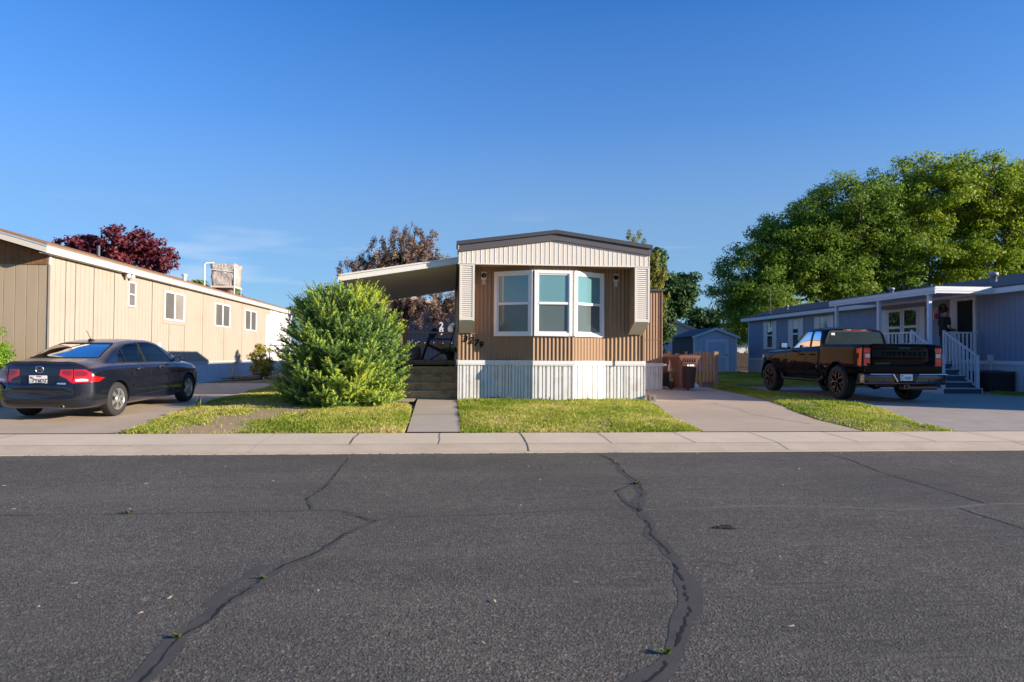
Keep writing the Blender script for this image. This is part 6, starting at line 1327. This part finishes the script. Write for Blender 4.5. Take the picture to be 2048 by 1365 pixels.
CS_ = [(.865, tr(.52, 1.0, 1.25, .90, .76, 1.70, 1.78)), (.88, tr(.515, 1.005, 1.26, .91, .765, 1.715, 1.80)), (1.0, tr(.51, 1.008, 1.265, .915, .765, 1.755, 1.835)), (1.4, tr(.51, 1.01, 1.26, .915, .77, 1.785, 1.87)), (1.75, tr(.51, 1.01, 1.255, .915, .77, 1.78, 1.87)), (2.05, tr(.51, 1.01, 1.25, .91, .77, 1.72, 1.825)),
       (2.4, tr(.51, 1.008, 1.24, .90, .78, 1.50, 1.59)), (2.7, tr(.51, 1.005, 1.225, .89, .77, 1.31, 1.355)), (2.85, trh(.51, 1.005, 1.215, 1.275)), (3.3, trh(.52, 1.005, 1.20, 1.27)), (4.0, trh(.52, 1.0, 1.18, 1.245)), (4.35, trh(.53, .985, 1.14, 1.205)), (4.5, trh(.55, .95, 1.06, 1.10)), (4.56, trh(.6, .86, .92, .95))]
def twarp(x, y, z): return (x - .22 * (abs(y) / 1.0) ** 3 * max(0, min(1, (x - 3.6) / .9)), y, z)
V, F_ = loft(CS_, .09, 4, twarp); tb_ = bvh(V, F_)
b = MB(); b.add(V, F_, m_bk, True); cab = b.build('cab', trk, world=False)
tside = [(.99, 1.345), (1.44, 1.325), (2.62, 1.29), (2.50, 1.40), (2.22, 1.60), (2.02, 1.715), (1.85, 1.755), (1.36, 1.765), (1.12, 1.755), (1.05, 1.66)]
trear = [(-.815, 1.375), (.815, 1.375), (.79, 1.50), (.715, 1.715), (.66, 1.745), (-.66, 1.745), (-.715, 1.715), (-.79, 1.50)]
cA = MB(); cA.prism(tside, lambda a, c, d: (a, d, c), -1.3, 1.3, m_intd); cB = MB(); cB.prism(trear, lambda a, c, d: (d, a, c), .5, 4.0, m_intd); cC = MB(); cC.box(1.0, 2.6, -.80, .80, .7, 1.4, m_intd)
cuts_ = [temp_obj(cA), temp_obj(cB), temp_obj(cC)]
for s_ in (-1, 1): q = MB(); disc(q, 3.745, .44, .50, s_ * .86 - .25, s_ * .86 + .3); cuts_.append(temp_obj(q))
cut(cab, cuts_); cab.data.set_sharp_from_angle(angle=R(32))
def br(zb, w_, zt): return [(0, zb), (w_ - .16, zb), (w_ - .035, zb + .03), (w_ - .005, zb + .14), (w_ + .008, .82), (w_, 1.02), (w_ - .010, zt - .14), (w_ - .025, zt - .05), (w_ - .05, zt - .008), (w_ - .085, zt), (w_ * .5, zt), (0, zt)]
BS_ = [(-1.12, br(.69, .985, 1.355)), (-1.10, br(.685, .998, 1.372)), (-1.0, br(.68, 1.008, 1.38)), (-.5, br(.60, 1.015, 1.385)), (.3, br(.56, 1.015, 1.388)), (.82, br(.53, 1.01, 1.39)), (.84, br(.53, 1.0, 1.38))]
V, F_ = loft(BS_, .09, 4, lambda x, y, z: (x + .05 * (abs(y)) ** 4 * (1 if x < -.9 else 0), y, z)); bb_ = bvh(V, F_)
b = MB(); b.add(V, F_, m_bk, True); bed = b.build('cargo_bed', trk, world=False)
q = MB(); q.box(-1.04, .78, -.84, .84, .86, 1.6, m_black); cuts_ = [temp_obj(q)]
for s_ in (-1, 1): q = MB(); disc(q, 0, .44, .50, s_ * .86 - .25, s_ * .86 + .3); cuts_.append(temp_obj(q))
cut(bed, cuts_); bed.data.set_sharp_from_angle(angle=R(32))
def tpanel(name, lst, tree_=None, par=trk):
    b = MB()
    for d, poly, mat, off in lst: panel(b, tree_ or tb_, d, poly, mat, off)
    return b.build(name, par, world=False, fixn=False)
for s_, d in ((1, 'L'), (-1, 'R')):
    tpanel('side_window', [(d, [(.99, 1.345), (1.44, 1.325), (1.44, 1.764), (1.36, 1.765), (1.12, 1.755), (1.05, 1.66)], m_glzd, -.004)])
    tpanel('side_window', [(d, [(1.54, 1.322), (2.62, 1.29), (2.50, 1.40), (2.22, 1.60), (2.02, 1.715), (1.85, 1.755), (1.54, 1.762)], m_glzd, -.004)])
    b = MB(); seam(b, tb_, d, [(1.49, 1.30), (1.49, 1.78)], .095, m_black, .003); seam(b, tb_, d, tside + tside[:1], .018, m_black, .004); b.build('window_trim', trk, world=False, fixn=False)
    b = MB(); seam(b, tb_, d, [(1.50, 1.30), (1.50, .62)], .010, m_crk); seam(b, tb_, d, [(2.66, 1.28), (2.70, 1.1), (2.70, .62)], .010, m_crk); seam(b, tb_, d, [(.96, 1.75), (.90, 1.3), (.91, .62)], .010, m_crk); seam(b, tb_, d, [(.9, .615), (2.7, .615)], .010, m_crk); b.build('door_seam', trk, world=False, fixn=False)
    for hx in (1.10, 1.66):
        b = MB(); y = s_ * 1.012; b.tube([(hx, y - s_ * .02, 1.12), (hx + .02, y + s_ * .025, 1.125), (hx + .20, y + s_ * .025, 1.125), (hx + .22, y - s_ * .02, 1.12)], [.016, .02, .02, .016], m_bk, 8); b.build('door_handle', trk, world=False)
    b = MB(); b.box(2.46, 2.60, s_ * 1.06 if s_ > 0 else -1.27, s_ * 1.27 if s_ > 0 else -1.06, 1.285, 1.47, m_bk); mr = b.build('mirror', trk, world=False, bevel=.035)
    b = MB(); b.bar((2.56, s_ * .95, 1.30), (2.54, s_ * 1.10, 1.34), .07, .06, m_black); b.build('mirror_arm', mr, world=False)
    b = MB(); b.box(2.452, 2.459, min(s_ * 1.08, s_ * 1.25), max(s_ * 1.08, s_ * 1.25), 1.31, 1.445, m_chrome); b.build('mirror_glass', mr, world=False)
    # flared arch lips
    for x, tt in ((0, bb_), (3.745, tb_)):
        b = MB(); pts = []
        for t in np.linspace(-.16, math.pi + .16, 26): pts.append((x + .515 * math.cos(t), s_ * 1.008, .44 + .515 * math.sin(t)))
        b.tube(pts, .026, m_bk, 8); b.build('wheel_arch', trk, world=False)
    b = MB(); b.tube([(.62, s_ * 1.0, .56), (.75, s_ * 1.05, .44), (2.75, s_ * 1.05, .44), (2.95, s_ * .98, .56)], .045, m_black, 8); b.box(.9, 2.7, s_ * 1.03 - .07, s_ * 1.03 + .06, .475, .49, m_chr2); b.build('side_step', trk, world=False)
    # tail lamps: stepped outline, wrapping the corner
    q = (lambda P: [(a, c) for a, c in P]) if s_ > 0 else (lambda P: [(-a, c) for a, c in P[::-1]])
    lo = tpanel('tail_lamp', [('B', q([(.80, 1.285), (.965, 1.285), (.965, .865), (.80, .865)]), m_tred, .014)], bb_)
    sd = 'L' if s_ > 0 else 'R'; b = MB()
    panel(b, bb_, sd, [(-1.06, 1.285), (-.87, 1.27), (-.88, 1.175), (-.965, 1.16), (-.985, 1.05), (-.93, 1.03), (-.945, .88), (-1.06, .868)], m_tred, .014); panel(b, bb_, 'B', q([(.80, 1.285), (.80, .865), (.785, .865), (.785, 1.285)]), m_crk, .012); b.build('lens', lo, world=False, fixn=False)
    b = MB(); panel(b, bb_, 'B', q([(.815, 1.15), (.93, 1.15), (.93, 1.06), (.815, 1.06)]), m_clear, .020); b.build('reversing_lens', lo, world=False, fixn=False)
    b = MB()
    for zz in (1.165, 1.045): panel(b, bb_, 'B', q([(.80, zz + .012), (.965, zz + .012), (.965, zz - .012), (.80, zz - .012)]), m_amb, .018)
    b.build('lens_divider', lo, world=False, fixn=False)
tpanel('rear_window', [('B', trear, m_glzd, -.004)])
b = MB(); seam(b, tb_, 'B', trear + trear[:1], .03, m_black, .004); b.build('rear_window_trim', trk, world=False, fixn=False)
b = MB(); b.box(.862, .872, .56, .66, 1.64, 1.70, m_plate); b.build('window_sticker', trk, world=False)
tpanel('windscreen', [('F', [(-.78, 1.30), (.78, 1.30), (.74, 1.55), (.68, 1.74), (-.68, 1.74), (-.74, 1.55)], m_glzd, .004)])
b = MB(); p = shoot(tb_, 'T', .98, 0, 0); b.box(.86, .97, -.34, .34, 1.765, 1.795, M('brake_lamp_red', (.30, .02, .02), .2)); b.box(.855, .9, -.27, -.15, 1.768, 1.79, m_clear); b.box(.855, .9, .15, .27, 1.768, 1.79, m_clear); b.build('brake_lamp', trk, world=False, bevel=.008)
# tailgate with embossed letters, lower valance, bumper, hitch
b = MB(); v = []
prf = [(-1.125, .865), (-1.145, .90), (-1.150, 1.10), (-1.142, 1.20), (-1.132, 1.27), (-1.150, 1.335), (-1.165, 1.365), (-1.14, 1.39), (-1.06, 1.39)]
ys = [-.785, -.77, -.4, 0, .4, .77, .785]
for y in ys: v += [(x + (.015 if abs(y) > .78 else 0), y, z) for x, z in prf]
k = len(prf); b.add(v, [(i * k + j, (i + 1) * k + j, (i + 1) * k + j + 1, i * k + j + 1) for i in range(6) for j in range(k - 1)], m_bk, True); tg = b.build('tailgate', trk, world=False, sharp=50)
b = MB(); b.add(*txt('CHEVROLET', .14, frame_m((-1.156, 0, 1.145), (0, -1, 0), (-.04, 0, 1)), .007, 0, .004, 1.6), m_bk); b.build('embossed_letters', tg, world=False, fixn=False)
b = MB(); b.box(-1.160, -1.13, -.15, .15, 1.262, 1.315, m_black); b.build('tailgate_handle', tg, world=False, bevel=.008)
b = MB(); b.add(*txt('SILVERADO', .062, frame_m((-1.158, .54, .925), (0, -1, 0), (0, 0, 1)), .004, .0, .002, 1.15), m_chr2); b.build('badge', tg, world=False, fixn=False)
b = MB(); b.box(-1.13, -1.05, -.96, .96, .70, .855, m_bk); b.build('valance', trk, world=False, bevel=.015)
b = MB(); v = []
prf = [(-1.16, .69), (-1.235, .675), (-1.25, .65), (-1.245, .58), (-1.235, .50), (-1.255, .475), (-1.25, .445), (-1.20, .42), (-1.05, .42)]
ys = [-1.04, -1.01, -.92, -.6, -.35, 0, .35, .6, .92, 1.01, 1.04]
for y in ys: kx = .32 * max(0, abs(y) - .80) ** 1 + (.10 if abs(y) > 1.02 else 0); v += [(x + kx, y, z) for x, z in prf]
k = len(prf); n_ = len(ys); b.add(v, [(i * k + j, (i + 1) * k + j, (i + 1) * k + j + 1, i * k + j + 1) for i in range(n_ - 1) for j in range(k - 1)], m_chr2, True); b.add(v[:k], [tuple(range(k))], m_chr2); b.add(v[-k:], [tuple(range(k))], m_chr2)
bp = b.build('rear_bumper', trk, world=False, sharp=40)
for s_ in (-1, 1):
    b = MB(); b.box(-1.20, -1.10, min(s_ * .60, s_ * .94), max(s_ * .60, s_ * .94), .50, .62, m_black); b.tube([(-1.228, s_ * .58, .63), (-1.205, s_ * .96, .63), (-1.20, s_ * .98, .56), (-1.205, s_ * .95, .48), (-1.232, s_ * .58, .48), (-1.24, s_ * .55, .555), (-1.228, s_ * .58, .63)], .014, m_chr2, 6); b.build('step_pocket', bp, world=False)
b = MB(); b.prism([(-.30, .685), (.34, .685), (.24, .50), (-.20, .50)], lambda a, c, d: (d, a, c), -1.262, -1.236, m_black); b.tube([(-1.238, -1.0, .672), (-1.25, -.6, .672), (-1.25, .6, .672), (-1.238, .9, .672)], .012, m_chrome, 6); b.bar((-1.268, .36, .68), (-1.268, .25, .50), .03, .035, m_chrome, (1, 0, 0)); b.build('plate_recess', bp, world=False)
plate(trk, .03, .60, -1.268, None, .30, .15)
b = MB(); b.box(-1.22, -.9, -.06, .06, .36, .42, m_black); b.box(-1.235, -1.215, -.075, .075, .335, .425, m_chr2); b.box(-1.238, -1.21, -.035, .035, .355, .41, m_crk); b.tube([(-1.0, -.6, .40), (-1.0, .6, .40)], .04, m_black, 8); b.build('tow_hitch', trk, world=False)
b = MB(); b.lathe([(.045, 0), (.052, 0), (.052, .6), (.045, .6)], M('rusty_exhaust', (.22, .12, .07), .5, .3, 9, metal=.6), 16, (-1.20, -.72, .355), 'x'); b.tube([(-1.12, .1, .36), (-1.15, -.35, .355), (-1.18, -.78, .36)], .05, bpy.data.materials['rusty_exhaust'], 8); b.build('exhaust', trk, world=False)
b = MB(); b.box(-1.0, 4.2, -.62, .62, .46, .60, m_black); b.tube([(0, -.8, .42), (0, .8, .42)], .07, m_black, 8); b.tube([(3.745, -.8, .42), (3.745, .8, .42)], .06, m_black, 8); b.lathe([(0, -.2), (.14, -.12), (.17, 0), (.14, .12), (0, .2)], m_black, 14, (0, 0, .42), 'x'); b.box(-.7, -.45, -.5, .5, .50, .62, m_black); b.build('chassis', trk, world=False)
for x in (0, 3.745):
    for s_ in (-1, 1): wheel(trk, x, s_ * .875, .425, .285, .285, 'fork', m_black, (m_brz, m_tr_red))
for x in (1.25, 2.0):
    for y in (-.42, .42):
        b = MB(); b.box(x - .2, x + .35, y - .27, y + .27, .95, 1.12, m_intd); b.prism([(x - .25, 1.0), (x - .08, 1.0), (x - .14, 1.50), (x - .26, 1.50)], lambda a, c, d: (a, d, c), y - .25, y + .25, m_intd); b.box(x - .26, x - .15, y - .14, y + .14, 1.52, 1.68, m_intd); b.build('seat', trk, world=False, bevel=.03)
b = MB()
for s_ in (-1, 1): b.box(4.36, 4.44, min(s_ * .62, s_ * .90), max(s_ * .62, s_ * .90), .95, 1.10, m_clear)
b.build('headlamp', trk, world=False)
# ================================================================== person on the porch
def skin(name, joints, edges, root, mats, parent, sub=2, loc=(0, 0, 0)):
    me = bpy.data.meshes.new(name); me.from_pydata([j[:3] for j in joints], [], edges and []) if False else me.from_pydata([j[:3] for j in joints], edges, [])
    o = link_mesh(name, me, None); md = o.modifiers.new('skin', 'SKIN'); md.use_smooth_shade = True
    for v, j in zip(me.skin_vertices[0].data, joints): v.radius = (j[3], j[4] if len(j) > 4 else j[3]); v.use_root = False
    me.skin_vertices[0].data[root].use_root = True
    s = o.modifiers.new('sub', 'SUBSURF'); s.levels = sub; s.render_levels = sub
    bpy.context.view_layer.update(); dg = bpy.context.evaluated_depsgraph_get(); m2 = bpy.data.meshes.new_from_object(o.evaluated_get(dg))
    o.modifiers.clear(); o.data = m2; bpy.data.meshes.remove(me); m2.materials.clear(); m2.materials.append(mats); m2.polygons.foreach_set('use_smooth', [True] * len(m2.polygons)); o.parent = parent; return o
m_skin = M('skin', (.40, .225, .155), .55, .08, 8); m_shirt = M('black_polo_shirt', (.010, .010, .012), .85, .2, 6, .2, 60); m_jean = M('dark_jeans', (.025, .038, .075), .85, .2, 10); m_hair = M('dark_hair', (.012, .010, .009), .6, .2, 20); m_shoe = M('dark_shoes', (.02, .018, .016), .5)
# faces local -y (turned a little to the right of the picture), looking down at his hands
per = thing('person', 'man in black polo shirt on the porch looking down at his hands', 'person', (16.25, 21.25, 1.20), (0, 0, R(84)))
k = 1.78 / 1.80
J = [(0, 0, .96, .155, .125), (0, .005, 1.10, .165, .135), (0, .01, 1.25, .18, .145), (0, .02, 1.40, .175, .13), (0, .01, 1.50, .10, .085), (0, -.005, 1.56, .062, .062), (0, -.04, 1.64, .07, .075), (0, -.045, 1.73, .078, .092), (0, -.03, 1.80, .055, .065),
     (.17, .02, 1.44, .075), (.225, .02, 1.32, .062), (.245, .03, 1.17, .050), (.215, -.10, 1.10, .042), (.13, -.225, 1.075, .030), (.095, -.27, 1.072, .026),
     (-.17, .02, 1.44, .075), (-.225, .02, 1.32, .062), (-.245, .03, 1.17, .050), (-.20, -.11, 1.10, .042), (-.09, -.235, 1.09, .030), (-.055, -.275, 1.088, .026),
     (.095, 0, .88, .105, .11), (.10, -.01, .52, .068, .075), (.105, .01, .10, .045, .05), (.11, .02, .05, .045), (.115, -.13, .03, .035, .03),
     (-.095, 0, .88, .105, .11), (-.10, -.01, .52, .068, .075), (-.105, .01, .10, .045, .05), (-.11, .02, .05, .045), (-.115, -.13, .03, .035, .03)]
Ed = [(0, 1), (1, 2), (2, 3), (3, 4), (4, 5), (5, 6), (6, 7), (7, 8), (3, 9), (9, 10), (10, 11), (11, 12), (12, 13), (13, 14), (3, 15), (15, 16), (16, 17), (17, 18), (18, 19), (19, 20), (0, 21), (21, 22), (22, 23), (23, 24), (24, 25), (0, 26), (26, 27), (27, 28), (28, 29), (29, 30)]
# one continuous body, hands with fingers joined on as chains
for s_, base in ((1, 14), (-1, 20)):
    bx, by, bz = J[base][:3]
    for i, (l, sp) in enumerate(((.062, -.024), (.072, -.008), (.068, .008), (.052, .022))):
        n0 = len(J); dx = -s_ * .6; J += [(bx + dx * .02 - s_ * 0 + 0, by - .022, bz + sp, .0105), (bx - s_ * .035, by - .030 - l * .30, bz + sp * 1.1 - .004, .0095), (bx - s_ * (.035 + l * .55), by - .030 - l * .25, bz + sp * 1.1 - .016, .0085)]; Ed += [(base, n0), (n0, n0 + 1), (n0 + 1, n0 + 2)]
    n0 = len(J); J += [(bx - s_ * .012, by - .005, bz + .032, .012), (bx - s_ * .045, by - .022, bz + .048, .010)]; Ed += [(base, n0), (n0, n0 + 1)]
bod = skin('body', J, Ed, 0, m_skin, per)
bm = bmesh.new(); bm.from_mesh(bod.data)
for v in bm.verts:      # brow, nose, chin on the head
    p = v.co
    if p.z > 1.60 and p.y < -.07:
        if abs(p.x) < .022: p.y -= .020 * math.exp(-((p.z - 1.675) / .022) ** 2)
        p.y += .010 * math.exp(-((p.z - 1.705) / .012) ** 2) * (1 if .015 < abs(p.x) < .05 else 0)
bm.to_mesh(bod.data); bm.free()
for s_ in (-1, 1):
    b = MB(); b.lathe([(0, -.012), (.018, -.008), (.026, .0), (.018, .008), (0, .012)], m_skin, 10, (s_ * .083, -.03, 1.695), 'x'); b.build('ear', per, world=False)
    b = MB(); b.lathe([(0, -.006), (.007, -.003), (.008, 0)], m_hair, 8, (s_ * .032, -.122, 1.703), 'y'); b.build('eye', per, world=False)
SJ = [(0, 0, .80, .20, .17), (0, .005, .98, .212, .178), (0, .01, 1.25, .200, .165), (0, .02, 1.40, .192, .148), (0, .012, 1.49, .112, .098), (0, .0, 1.535, .072, .072), (.175, .02, 1.44, .090), (.232, .02, 1.31, .082), (.243, .025, 1.215, .078), (-.175, .02, 1.44, .090), (-.232, .02, 1.31, .082), (-.243, .025, 1.215, .078)]
skin('shirt', SJ, [(0, 1), (1, 2), (2, 3), (3, 4), (4, 5), (3, 6), (6, 7), (7, 8), (3, 9), (9, 10), (10, 11)], 0, m_shirt, per)
PJ = [(0, 0, .99, .168, .14), (0, 0, .93, .170, .145), (.095, 0, .86, .118, .122), (.10, -.01, .52, .088, .092), (.105, .01, .09, .075, .078), (-.095, 0, .86, .118, .122), (-.10, -.01, .52, .088, .092), (-.105, .01, .09, .075, .078)]
skin('jeans', PJ, [(0, 1), (1, 2), (2, 3), (3, 4), (1, 5), (5, 6), (6, 7)], 0, m_jean, per)
HJ = [(0, .03, 1.66, .085, .085), (0, .0, 1.74, .115, .125), (0, -.02, 1.80, .105, .125), (0, -.02, 1.845, .05, .06)]
h = skin('hair', HJ, [(0, 1), (1, 2), (2, 3)], 0, m_hair, per)
bm = bmesh.new(); bm.from_mesh(h.data)
for v in bm.verts:
    if v.co.y < -.085: v.co.y = -.085 + (v.co.y + .085) * .25
    if v.co.y < -.035 and v.co.z < 1.75: v.co.y = -.035 + (v.co.y + .035) * .1
bm.to_mesh(h.data); bm.free()
for s_ in (-1, 1):
    b = MB(); v = [(s_ * .112 + x * .048 * (1 - .25 * (y < -.1)), y, z) for z in (0, .06) for y, x in ((.07, -.8), (.07, .8), (-.08, 1), (-.17, .6), (-.17, -.6), (-.08, -1))]; b.add(v, [(0, 1, 2, 3, 4, 5), (6, 11, 10, 9, 8, 7)] + [(i, (i + 1) % 6, (i + 1) % 6 + 6, i + 6) for i in range(6)], m_shoe); b.build('shoe', per, world=False, bevel=.02)
